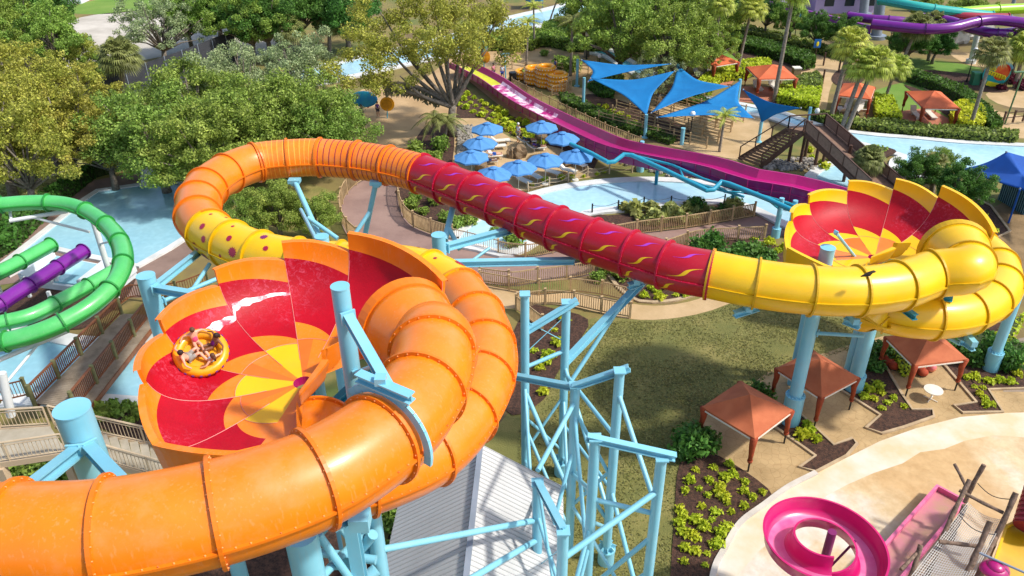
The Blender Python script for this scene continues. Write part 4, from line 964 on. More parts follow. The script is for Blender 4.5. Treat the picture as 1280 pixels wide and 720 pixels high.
def palm(label, base, top, kind='fan', r=.2, s=1.0, m=None, dY=0.0, name='palm_tree', group=None):
    B = pt(*base); T = onY(top[0], top[1], B.y+dY); t0 = thing(name, label, 'palm', B, group)
    b = MB(); mid = B.lerp(T, .5)+V((0, 0, 0)); pts = catmull([B-V((0, 0, .1)), mid+V(((T.x-B.x)*-.06, 0, 0)), T], 6)
    b.tube(pts, r, n=9, radii=[r*(1.25-.35*i/len(pts)) for i in range(len(pts))]); tk = b.build('trunk', PALMBARK, t0, smooth=True)
    if kind in ('sabal',):
        q = MB(); q.cyl(T-V((0, 0, .9)), T, r*1.2, r*1.7, n=9); q.build('boots', mat('palm_boots', '6e5c3e', .9, '4c3e28', 6), tk)
    c = bpy.data.objects.new('crown', crown_mesh(kind, m or L_PALM)); COL.objects.link(c); c.parent = t0; c.location = T-B; c.scale = (s, s, s); c.rotation_euler = (0, 0, rnd.random()*6)
    return t0
palm('big round sabal palm with dry skirt standing before the dark fence', (158, 140), (150, 72), 'sabal', .28, 1.75, L_PALM2)
palm('sabal palm at the top, left of a pair before dark trees', (362, 78), (360, 38), 'sabal', .25, 1.7, L_PALM2); palm('sabal palm at the top, right of a pair before dark trees', (412, 66), (412, 32), 'sabal', .25, 1.5, L_PALM2)
palm('palm with tall bare grey trunk running out of the top by the blue sails', (890, 102), (900, 5), 'fan', .2, 1.5, dY=.5); palm('slimmer palm with bare trunk behind the leftmost cabanas', (921, 92), (940, 10), 'fan', .17, 1.5)
palm('palm with the longest bare trunk beside the second orange cabana', (967, 128), (993, -12), 'fan', .2, 1.6)
palm('palm with bright crown over the path junction, highest of the cluster', (1037, 152), (1063, 55), 'fan', .2, 1.6, m=L_PALM); palm('palm in the cluster with yellow green crown, trunk crossing the cabana', (1051, 164), (1080, 82), 'fan', .2, 1.5)
palm('palm in the cluster leaning right in front of the orange cabana', (1057, 165), (1096, 78), 'fan', .2, 1.5); palm('short palm at the right of the cluster beside lime hedge', (1104, 130), (1121, 84), 'fan', .15, 1.3)
palm('leaning palm rising behind the cluster with drooping skirt', (1122, 92), (1147, 35), 'sabal', .18, 1.5, L_PALM2); palm('palm with drooping crown near the purple tubes', (1160, 76), (1168, 30), 'sabal', .18, 1.3, L_PALM2)
palm('palm with curved crown by the rainbow sign and concrete path', (1211, 164), (1241, 66), 'fan', .17, 1.4, L_PALM2); palm('palm cut by the right edge above the rainbow sign', (1268, 110), (1280, 62), 'sabal', .2, 1.6)
palm('small feathery palm among the queue fences', (899, 190), (906, 145), 'feather', .12, .75); palm('thin young palm left of the yellow raft stacks', (658, 82), (660, 28), 'feather', .14, .8)
palm('tall feathery palm by the upper river, left one', (668, 62), (667, 8), 'feather', .12, .8); palm('palm with brownish crown behind the raft stacks', (713, 95), (716, 28), 'feather', .16, 1.0, L_PALM2); palm('palm with pale crown right of the raft stacks', (731, 72), (735, 30), 'feather', .14, .95)
palm('slanting thin palm over the upper river', (686, 30), (700, -8), 'feather', .12, .9)
palm('drooping dry palm at the foot of the spreading oak, left one', (541, 182), (543, 148), 'dry', .13, 1.05, L_PALM2); palm('drooping dry palm at the foot of the spreading oak, right one', (556, 183), (559, 152), 'dry', .13, 1.0, L_PALM2)
palm('shaggy cabbage palm in front of the brown stair bridge', (1086, 240), (1087, 200), 'sabal', .3, 1.0, L_PALM2); palm('thin ragged palm behind the yellow bowl', (1164, 245), (1169, 204), 'fan', .2, .85, L_PALM2)
palm('low round spiky palm between the yellow bowl and the striped hut', (1190, 258), (1192, 243), 'sabal', .2, .95, L_PALM)
# ---- shrubs
def make_shrub(name, r, n, size, m, h=.6, seed=1, cat='shrub'):
    root = thing(name, name, cat); cs = []; rs = []; r2 = random.Random(seed)
    for i in range(7): a = i*.9; cs.append((math.cos(a)*r*.45*r2.random(), math.sin(a)*r*.45*r2.random(), h*r2.uniform(.35, .8))); rs.append(r*.55)
    P, Nn = clump_points(cs, rs, n); leaf_object('foliage', P, Nn, size, m, root)
    b = MB(); b.tube([(0, 0, -.05), (0, 0, h*.6)], .05, n=5); b.build('stem', BARK, root)
    return Proto(root)
SH = {'lime': make_shrub('lime_shrub', .42, 150, .17, L_LIME, .45, 2), 'bush': make_shrub('bush', 1.0, 700, .2, L_DARK, 1.2, 4, 'bush'), 'mid': make_shrub('bush', .8, 450, .18, L_MID, .9, 6, 'bush'),
      'grass': make_shrub('grass_tuft', .6, 220, .3, L_DRY, .5, 7, 'grass tuft'), 'burg': make_shrub('burgundy_shrub', .8, 350, .2, L_BURG, .8, 8), 'lily': make_shrub('leafy_shrub', .5, 160, .2, L_MID, .5, 9)}
def shrubs(kind, pts, label, group, s=1.0, zb=0.0):
    for x, y in pts:
        p = pt(x, y, 0); q = s*rnd.uniform(.62, 1.35); p.x += rnd.uniform(-.15, .15); SH[kind].place((p.x, p.y, zb), rnd.random()*6, label, group, (q*rnd.uniform(.85, 1.2), q, q*rnd.uniform(.8, 1.3)))
nearb = [(872, 589), (893, 586), (911, 583), (862, 603), (890, 603), (909, 598), (920, 596), (933, 605), (857, 616), (875, 613), (887, 621), (897, 618), (904, 611), (926, 616), (950, 617), (944, 624), (877, 635), (906, 631), (917, 642), (932, 635), (852, 638), (853, 646), (867, 652), (886, 652), (897, 642), (910, 660), (880, 662), (868, 673), (853, 687), (852, 667), (866, 691), (857, 704), (887, 693), (893, 683), (901, 670), (882, 708), (900, 682), (870, 674), (848, 655), (905, 625)]
shrubs('lime', nearb, 'lime green shrub dotted through the large mulch bed beside the near cabana', 'lime shrubs in the near mulch bed', .62)
shrubs('lime', [(1000, 542), (1010, 534), (1014, 546), (1022, 552), (1005, 548), (1012, 541)], 'lime green shrub in the small bed between the first two patios', 'lime shrubs between the patios', .7)
shrubs('lime', [(1078, 498), (1085, 490), (1092, 500), (1098, 486), (1104, 493), (1108, 505), (1118, 500), (1127, 510), (1092, 482), (1080, 486), (1104, 512)], 'lime green shrub in the bed left of the round white table', 'lime shrubs left of the table', .65)
shrubs('lime', [(1208, 474), (1220, 474), (1216, 485), (1224, 494), (1232, 500), (1236, 478), (1250, 478), (1266, 480), (1228, 486), (1242, 508), (1232, 508), (1272, 470), (1280, 452), (1262, 408), (1255, 420), (1240, 432), (1228, 440), (1268, 455)], 'lime green shrub in the bed right of the round white table', 'lime shrubs right of the table', .75)
shrubs('lime', [(700, 430), (685, 450), (676, 462), (692, 414), (706, 400), (668, 440), (670, 400), (683, 455), (690, 445), (676, 492)], 'yellow green shrub in the bed behind the lattice tower', 'shrubs behind the lattice tower', .85)
shrubs('lime', [(805, 372), (820, 366), (832, 360), (842, 370), (812, 362), (856, 370), (824, 374)], 'lime shrub in the curved bed under the crimson tube', 'lime shrubs under the crimson tube', .9)
shrubs('lime', [(574+i*7, 122+i*3.9) for i in range(16)]+[(584+i*8, 120+i*4.1) for i in range(15)]+[(574+i*9, 132+i*4.6) for i in range(11)], 'yellow lime shrub in the strip between the umbrellas and the magenta slide', 'lime shrubs along the magenta slide', .95)
shrubs('lime', [(748+i*9, 132+i*4.2) for i in range(11)], 'small lime shrub in the strip between the magenta slide and the queue', 'lime shrubs in front of the queue', .8)
shrubs('lime', [(962, 306), (952, 314), (970, 316), (980, 312), (940, 300)], 'lime shrub beside the walkway end left of the yellow bowl', 'lime shrubs by the walkway end', 1.0)
shrubs('lime', [(1213, 268), (1222, 275), (1232, 283), (1240, 290), (1226, 290), (1215, 280)], 'lime shrub in the bed right of the yellow bowl top', 'lime shrubs by the yellow bowl', 1.0)
shrubs('lime', [(1015, 198), (1025, 205), (1030, 212), (1010, 190), (1038, 200)], 'lime shrub under the brown stair bridge', 'lime shrubs under the stair bridge', 1.0)
shrubs('lime', [(680, 226), (700, 224), (730, 222), (745, 219), (665, 232), (755, 216), (715, 223)], 'low lime shrub along the rope fence by the umbrellas', 'lime shrubs along the rope fence', .8)
shrubs('lily', [(140, 510), (150, 518), (160, 512), (175, 520), (186, 514), (132, 522), (195, 530), (165, 530)], 'leafy shrub by the river below the boardwalk', 'leafy shrubs below the boardwalk', 1.1)
shrubs('bush', [(868, 560), (880, 562), (862, 570)], 'dark round bush at the left corner of the near cabana terrace', 'dark bushes by the near cabana', .8)
shrubs('bush', [(1090, 462), (1078, 450), (1100, 445)], 'dark bush between the second and third cabanas', 'dark bushes between cabanas', .8)
shrubs('bush', [(1215, 455), (1240, 450), (1256, 462), (1200, 445)], 'dark bush around the short blue column', 'dark bushes by the short column', .85)
shrubs('bush', [(950, 508), (942, 500)], 'dark bush between the near and middle cabanas', 'dark bushes behind the near cabana', .6)
shrubs('mid', [(20, 590), (50, 595), (70, 590), (10, 605), (90, 600), (40, 610)], 'green bush under the concrete stair landing', 'bushes under the stair', 1.1)
shrubs('mid', [(480, 650), (500, 665), (520, 640), (495, 690), (515, 680), (530, 655), (505, 710), (485, 705), (525, 625)], 'green bush beside the grey metal roof', 'bushes beside the grey roof', .8)
shrubs('grass', [(780+i*11, 268+rnd.uniform(-6, 5)) for i in range(13)]+[(800+i*10, 276+rnd.uniform(-3, 4)) for i in range(8)], 'pale grass tuft on the bank between the river and the walkway', 'grass tufts on the river bank', 1.15)
shrubs('bush', [(905, 268), (915, 262), (985, 262), (870, 262)], 'dark bush at the edge of the lazy river', 'dark bushes by the lazy river', .7)
shrubs('mid', [(520, 250), (530, 268), (515, 262), (545, 255), (556, 280), (570, 286), (590, 282), (620, 295), (640, 306)], 'green bush in the bed under the crimson tube by the curved fence', 'bushes by the curved fence', .9)
shrubs('burg', [(548, 240), (558, 245), (538, 238), (1232, 100), (1250, 112), (1268, 104), (1276, 112)], 'dark burgundy leaved shrub in a planting bed', 'burgundy shrubs', 1.2)
shrubs('bush', [(875, 322), (890, 316), (905, 325), (925, 318), (940, 328), (960, 330), (915, 338), (890, 338), (950, 345)], 'dark green bush in the bed below the walkway', 'dark bushes below the walkway', 1.0)
shrubs('mid', [(760, 340), (775, 348), (745, 352), (730, 328), (750, 330), (790, 340)], 'green bush beside the picket fences under the crimson tube', 'bushes beside the picket fences', .9)
shrubs('mid', [(520, 190), (535, 195), (550, 190), (528, 204), (545, 205), (515, 200)], 'spiky green plant at the foot of the dry palms', 'plants under the dry palms', 1.1)
shrubs('mid', [(660, 96), (680, 70), (640, 66), (650, 62), (605, 58), (620, 60), (700, 85), (715, 90), (770, 110), (780, 116), (760, 106), (680, 58)], 'green bush by the upper plaza', 'bushes by the upper plaza', 1.3)
def hedge(label, px, h, m, dens=60, size=.2, group='hedges', name='hedge', bump=.18, smooth=0):
    pts = g(px) if not smooth else catmull(g(px), smooth, True); c = sum(pts, V((0, 0, 0)))/len(pts); root = thing(name, label, 'hedge', c, group)
    b = MB(); inn = [c+(p-c)*(1-.12/max(.3, (p-c).length)) for p in pts]; b.prism(inn, 0, h*.86); b.build('light_block_core', mat('hedge_inner', '3c4a20', .95, '2c3818', 3), root)  # dark solid core added to keep light from passing through the leaves
    # leaves over the top and the sides
    xs = [p.x for p in pts]; ys = [p.y for p in pts]; A = abs(sum(pts[i].x*pts[(i+1) % len(pts)].y-pts[(i+1) % len(pts)].x*pts[i].y for i in range(len(pts))))/2
    def inside(x, y):
        r = False; j = len(pts)-1
        for i in range(len(pts)):
            if (ys[i] > y) != (ys[j] > y) and x < (xs[j]-xs[i])*(y-ys[i])/(ys[j]-ys[i])+xs[i]: r = not r
            j = i
        return r
    P = []; Nn = []; n = int(min(A*dens, 5000))
    while len(P) < n:
        x = rnd.uniform(min(xs), max(xs)); y = rnd.uniform(min(ys), max(ys))
        if inside(x, y): P.append((x, y, h*.9+bump*(mn.noise(V((x*.9, y*.9, h)))+rnd.uniform(-.4, .5)))); Nn.append((0, 0, 1))
    for i in range(len(pts)):
        a = pts[i]; q = pts[(i+1) % len(pts)]; L_ = (q-a).length; nn = V((q.y-a.y, a.x-q.x, 0)).normalized()
        for k in range(int(min(L_*h*dens, 1500))):
            w = a.lerp(q, rnd.random()); P.append((w.x+rnd.uniform(-.12, .12), w.y+rnd.uniform(-.12, .12), rnd.random()**.8*h)); Nn.append((nn.x, nn.y, .4))
    leaf_object('foliage', P, Nn, size, m, root)
hedge('dark clipped hedge bending round the deck of the left pool', [(66, 252), (112, 224), (150, 200), (176, 208), (150, 214), (120, 222), (70, 262), (20, 312), (-10, 330), (-16, 310)], 1.5, L_HEDGE, 40, .3)
hedge('lime hedge block left of the third orange cabana', [(974, 118), (1024, 120), (1020, 140), (972, 130)], 1.2, L_LIME, 50, .25); hedge('lime hedge block between the two right hand cabanas', [(1092, 128), (1112, 132), (1124, 158), (1094, 152)], 1.2, L_LIME, 50, .25)
hedge('lime hedge block right of the rightmost orange cabana', [(1190, 140), (1215, 138), (1228, 152), (1222, 166), (1192, 162)], 1.2, L_LIME, 50, .25, smooth=3)
hedge('lime hedge behind the tall palms by the blue sails', [(898, 92), (950, 82), (962, 88), (930, 100), (900, 104), (885, 122), (865, 118)], 1.1, L_LIME, 40, .28, smooth=2)
hedge('long grassy hedge along the near side of the far river', [(1022, 146), (1060, 156), (1110, 158), (1160, 164), (1222, 168), (1270, 172), (1268, 181), (1215, 178), (1147, 172), (1095, 166), (1040, 160), (1012, 150)], .9, leafmat('soft_green_leaves', '6f8636', '93a450'), 40, .26)
hedge('dark hedge curving along the path right of the cabanas', [(1128, 94), (1165, 104), (1205, 120), (1235, 146), (1250, 165), (1238, 170), (1222, 150), (1196, 128), (1160, 112), (1124, 100)], 1.2, L_HEDGE, 40, .26)
hedge('hedge row between the upper lawn and the top path', [(908, 52), (950, 58), (1008, 74), (1018, 84), (1004, 88), (980, 78), (940, 68), (905, 60)], 1.3, L_HEDGE, 36, .28)
hedge('low pale hedge along the far side of the top path', [(905, 40), (925, 44), (1000, 62), (1066, 80), (1070, 74), (1010, 56), (930, 36)], .8, leafmat('soft_green_leaves', '6f8636', '93a450'), 36, .28)
hedge('low hedge beside the path junction left of the palms', [(985, 106), (1020, 96), (1026, 112), (1010, 120), (978, 114)], .8, leafmat('soft_green_leaves', '6f8636', '93a450'), 40, .25, smooth=2)
hedge('row of small dark plants along the queue edge', [(700, 120), (712, 122), (770, 150), (845, 176), (838, 182), (760, 158), (704, 130)], .6, L_HEDGE, 40, .24)
hedge('small leafy border below the teal pool', [(735, 112), (748, 104), (768, 112), (766, 124), (748, 122)], .7, L_HEDGE, 50, .22)
hedge('reedy plants along the river behind the sails', [(818, 110), (828, 106), (846, 118), (900, 138), (896, 142), (838, 126)], .9, L_HEDGE, 50, .2)
hedge('dense bushes by the brown bridge river island', [(1065, 190), (1095, 186), (1108, 190), (1092, 200), (1070, 200)], .5, L_MID, 40, .2)
hedge('bushy planting along the upper river bank', [(680, 40), (750, 30), (770, 60), (735, 66), (690, 60)], 1.6, L_MID, 30, .3, smooth=2)
hedge('shadowy bushes behind the plaza left of the oak', [(575, 60), (600, 52), (660, 44), (690, 52), (665, 64), (600, 64)], 1.5, L_MID, 30, .3)
# loose short grass on the lawn
def grass(label, px, n, m, size=.12):
    pts = g(px); xs = [p.x for p in pts]; ys = [p.y for p in pts]; P = []
    def inside(x, y):
        r = False; j = len(pts)-1
        for i in range(len(pts)):
            if (ys[i] > y) != (ys[j] > y) and x < (xs[j]-xs[i])*(y-ys[i])/(ys[j]-ys[i])+xs[i]: r = not r
            j = i
        return r
    while len(P) < n:
        x = rnd.uniform(min(xs), max(xs)); y = rnd.uniform(min(ys), max(ys))
        if inside(x, y) and mn.noise(V((x*.35, y*.35, 2)))+rnd.uniform(-.35, .5) > 0: P.append((x, y, .03))
    o = leaf_object('grass', P, [(0, 0, 1)]*len(P), size, m, base=(pts[0].x, pts[0].y, 0), jitter=.35); tag(o, label, None, None, 'stuff')
grass('short patchy grass on the lawn below the crimson tube', [(650, 520), (700, 430), (745, 402), (830, 402), (890, 390), (945, 364), (1010, 388), (1100, 412), (1060, 438), (965, 468), (880, 518), (866, 545), (850, 600), (842, 690), (830, 760), (640, 760)], 26000, leafmat('grass_blades', '76763c', '908a52'), .085)
grass('dry grass around the foot of the left pool hedge', [(0, 190), (140, 185), (165, 205), (110, 225), (40, 255), (0, 280)], 7000, L_DRY, .22)

# ================================================================ THINGS ON THE GROUND
def bearing(a, b): a = V(a); b = V(b); return math.atan2(b.y-a.y, b.x-a.x)
# ---- cabanas
def make_cabana(canvas, wood, seats):
    root = thing('cabana', 'cabana', 'cabana'); h = 2.35; s = 1.65
    b = MB(); pk = V((0, 0, h+.95)); n = 6
    for k in range(4):
        a0 = R(45+90*k); a1 = a0+R(90); c0 = V((math.cos(a0), math.sin(a0), 0))*s*1.414+V((0, 0, h)); c1 = V((math.cos(a1), math.sin(a1), 0))*s*1.414+V((0, 0, h)); o_ = len(b.v)
        for i in range(n+1):
            for j in range(n+1):
                u = i/n; w = j/n; e = c0.lerp(c1, w); p = pk.lerp(e, u); p.z -= .10*math.sin(math.pi*u)*math.sin(math.pi*w); b.v.append(tuple(p))
        for i in range(n):
            for j in range(n): b.f.append((o_+i*(n+1)+j, o_+(i+1)*(n+1)+j, o_+(i+1)*(n+1)+j+1, o_+i*(n+1)+j+1)); b.m.append(0)
        b.quad(c0, c1, c1-V((0, 0, .16)), c0-V((0, 0, .16)), 0)
    b.build('canopy', canvas, root, smooth=True, ang=22)
    t = MB()
    for k in range(4):
        a0 = R(45+90*k); a1 = a0+R(90); q = V((math.cos(a0), math.sin(a0), 0))*s*1.425; w = V((math.cos(a1), math.sin(a1), 0))*s*1.425
        t.beam(q+V((0, 0, h-.16)), w+V((0, 0, h-.16)), .04, .08)
    t.build('trim', CREAM, root)
    for k in range(4):
        a0 = R(45+90*k); q = V((math.cos(a0), math.sin(a0), 0))*s*1.36; f = MB()
        f.cyl((q.x, q.y, 0), (q.x, q.y, h), .05, n=8, mi=0); o = f.build('post', BLACK if wood is None else wood, root)
        c = MB(); c.tube([(q.x, q.y, h-.05), (q.x*.97, q.y*.97, h*.72), (q.x, q.y, h*.5), (q.x*.99, q.y*.99, h*.34)], .16, n=9, radii=[.2, .17, .13, .11]); c.tube([(q.x, q.y, h*.34), (q.x, q.y, h*.28)], .13, n=8, radii=[.15, .12])
        c.build('curtain', mat('red_brown_curtain', '9c3f1a', .8, '86340f', 4, .3, 12), o, smooth=True)
    if seats:
        for k, (x, y) in enumerate(((-.7, .6), (.7, .6))):
            m = MB(); m.box((x, y, .32), (.55, 1.3, .08)); m.box((x, y+.75, .6), (.55, .07, .6), M=Matrix.Rotation(R(-20), 3, 'X')); m.box((x, y-.5, .15), (.5, .05, .3)); m.box((x, y+.4, .15), (.5, .05, .3)); m.build('bench', CREAM, root)
    return Proto(root)
CB1 = make_cabana(CANVAS, None, False); CB2 = make_cabana(CANVAS2, REDWOOD, True)
def cab(P, L_, F_, Rr, label, group, ref=3.35, rz=None):
    l = pt(*L_, 2.35); f = pt(*F_, 2.35); r = pt(*Rr, 2.35); c = (l+r)/2; sz = (f-r).length
    a = bearing(f, r); P.place((c.x, c.y, 0), a, label, group, (max((f-r).length, 2.6)/3.3, max((f-l).length, 2.6)/3.3, 1.0))
cab(CB1, (880, 507), (941, 550), (989, 514), 'terracotta canopy cabana nearest the mulch bed of lime shrubs', 'terracotta cabanas on the near terrace')
cab(CB1, (970, 460), (1027, 497), (1074, 472), 'terracotta canopy cabana crossed by the tall blue column', 'terracotta cabanas on the near terrace')
cab(CB1, (1112, 420), (1138, 457), (1204, 449), 'terracotta canopy cabana by the round white table under the yellow tube', 'terracotta cabanas on the near terrace')
cab(CB2, (1140, 114), (1146, 134), (1192, 135), 'orange canopy cabana furthest right on a terracotta deck by the far river', 'orange cabanas by the far river')
cab(CB2, (1054, 104), (1048, 119), (1089, 124), 'orange canopy cabana behind the cluster of palm trunks', 'orange cabanas by the far river')
cab(CB2, (946, 84), (935, 98), (983, 97), 'orange canopy cabana crossed by the longest bare palm trunk', 'orange cabanas by the far river')
cab(CB2, (868, 68), (884, 83), (915, 78), 'orange canopy cabana half hidden by trees above the blue sails', 'orange cabanas by the far river')
# ---- umbrellas and loungers
def make_umb():
    root = thing('patio_umbrella', 'umbrella', 'umbrella'); b = MB(); n = 8; pk = V((0, 0, 2.95)); rr = 1.42
    for k in range(n):
        a0 = 2*math.pi*k/n; a1 = a0+2*math.pi/n; e0 = V((math.cos(a0)*rr, math.sin(a0)*rr, 2.3)); e1 = V((math.cos(a1)*rr, math.sin(a1)*rr, 2.3)); m0 = pk.lerp(e0, .5)+V((0, 0, .07)); m1 = pk.lerp(e1, .5)+V((0, 0, .07)); mm = (m0+m1)/2-V((0, 0, .05)); em = (e0+e1)/2*.985+V((0, 0, .03))
        em.z = 2.34; b.add([pk, m0, mm, m1, e0, em, e1], [(0, 1, 2), (0, 2, 3), (1, 4, 5, 2), (2, 5, 6, 3)])
        b.quad(e0, em, em-V((0, 0, .14)), e0-V((0, 0, .14))); b.quad(em, e1, e1-V((0, 0, .14)), em-V((0, 0, .14)))
    b.build('canopy', UMB, root)
    v = MB(); v.cyl((0, 0, 2.93), (0, 0, 3.08), .34, .03, n=8, caps=False); v.build('vent', UMB, root)
    p = MB(); p.cyl((0, 0, 0), (0, 0, 2.95), .03, n=8); p.build('pole', CREAM, root, smooth=True); q = MB(); q.cyl((0, 0, 0), (0, 0, .1), .3, .26, n=14); q.build('base', CREAM, root)
    r = MB()
    for k in range(n): a = 2*math.pi*k/n; r.beam((0, 0, 2.2), (math.cos(a)*.8, math.sin(a)*.8, 2.62), .015, .02)
    r.build('ribs', CREAM, root); return Proto(root)
UM = make_umb()
for (x, y), lb in zip([(609, 158), (600, 176), (589, 193), (677, 156), (703, 170), (720, 192), (682, 197), (648, 206), (617, 214)],
    ['top left of the patio by the lime shrubs', 'second down on the left beside two loungers', 'third down on the left by the spiky plants', 'at the far end touching the magenta slide', 'just below the magenta slide, second on the right', 'rightmost, beside the rope fence', 'between the two rightmost umbrellas and the centre one', 'in front at the centre of the patio', 'lowest, partly behind the crimson tube']):
    p = pt(x, y, 2.6); UM.place((p.x, p.y, 0), rnd.random(), 'light blue patio umbrella '+lb, 'light blue patio umbrellas', (1.18, 1.18, 1.0))
def make_lounger():
    root = thing('sun_lounger', 'lounger', 'sun lounger'); b = MB(); b.box((.25, 0, .36), (1.25, .62, .05)); b.build('seat', CREAM, root)
    b = MB(); b.box((-.66, 0, .55), (.72, .62, .05), M=Matrix.Rotation(R(38), 3, 'Y')); b.build('backrest', CREAM, root)
    for sx in (-.3, .8):
        for sy in (-.27, .27): l = MB(); l.cyl((sx, sy, 0), (sx, sy, .34), .025, n=6); l.build('leg', CREAM, root)
    return Proto(root)
LG = make_lounger()
for (x, y), a, lb in [((626, 180), 10, 'right of the second left umbrella, upper one'), ((621, 187), 10, 'right of the second left umbrella, lower one'), ((616, 199), 8, 'by the third left umbrella'), ((610, 206), 8, 'under the edge of the third left umbrella'), ((659, 181), 8, 'in the middle of the patio by the sitting people'), ((671, 189), 10, 'beside the brown boulder at the middle'), ((668, 224), -55, 'below the centre umbrella'), ((689, 219), -40, 'between centre and right umbrellas'), ((709, 217), -35, 'under the right side by the dark bag'), ((723, 209), -50, 'furthest right by the rope fence'), ((654, 230), -50, 'closest to the crimson tube')]:
    p = pt(x, y); LG.place((p.x, p.y, .03), R(a), 'cream sun lounger '+lb, 'sun loungers on the patio', 1.1)
ROCK = mat('brown_rock', '8a7458', .95, '6a573f', 1.5, .8, 4)
for x, y, r, lb in [(677, 178, .9, 'tall brown boulder beside the patio centre'), (650, 196, .9, 'brown boulder right of the lower loungers'), (640, 196, .7, 'smaller brown boulder on the patio'), (706, 208, .8, 'brown boulder under the right umbrellas'), (602, 212, .8, 'brown boulder by the lowest left umbrella')]:
    p = pt(x, y); b = MB(); b.blob((p.x, p.y, r*.45), r, 12, 8, sc_=(.8, .8, .9), nz=.5, sd=x); b.build('boulder', ROCK, smooth=False, base=(p.x, p.y, 0), label=lb, cat='boulder')
b = MB()
for i in range(260):
    p = pt(rnd.uniform(572, 590), rnd.uniform(158, 196)); b.blob((p.x, p.y, .1), rnd.uniform(.12, .28), 6, 4, nz=.4, sd=i)
for i in range(320):
    t = rnd.random(); p = pt(728+t*130+rnd.uniform(-8, 8), 184+t*34+rnd.uniform(-6, 8)); b.blob((p.x, p.y, .1), rnd.uniform(.12, .25), 6, 4, nz=.4, sd=i)
for i in range(200):
    p = pt(rnd.uniform(955, 1020), rnd.uniform(200, 214)); b.blob((p.x, p.y, .1), rnd.uniform(.12, .25), 6, 4, nz=.4, sd=i)
tag(b.build('rubble', mat('grey_stones', 'a39c90', .95, '7a746a', 1.2)), 'grey stones along the magenta slide and below the oak', None, None, 'stuff')
# ---- people
SKIN = {'l': mat('light_skin', 'd8a286', .55), 'm': mat('tan_skin', 'b47c5c', .55), 'd': mat('brown_skin', '7c5038', .55)}
HAIR = mat('dark_hair', '2c1c16', .7); HAIR2 = mat('brown_hair', '5a3a26', .7)
def cloth(n, c): return mat(n+'_cloth', c, .8)
def skin_mesh(name, verts, edges, radii, m, parent, sub=1):
    me = bpy.data.meshes.new(name); org = rootloc(parent); me.from_pydata([tuple(V(v)) for v in verts], edges, []); me.materials.append(m)
    o = bpy.data.objects.new(name, me); COL.objects.link(o); o.parent = parent
    s = o.modifiers.new('s', 'SKIN')
    for i, r in enumerate(radii): me.skin_vertices[0].data[i].radius = (r, r)
    me.skin_vertices[0].data[0].use_root = True
    s.use_smooth_shade = True; s.branch_smoothing = .3; q = o.modifiers.new('u', 'SUBSURF'); q.levels = sub; q.render_levels = sub
    return o
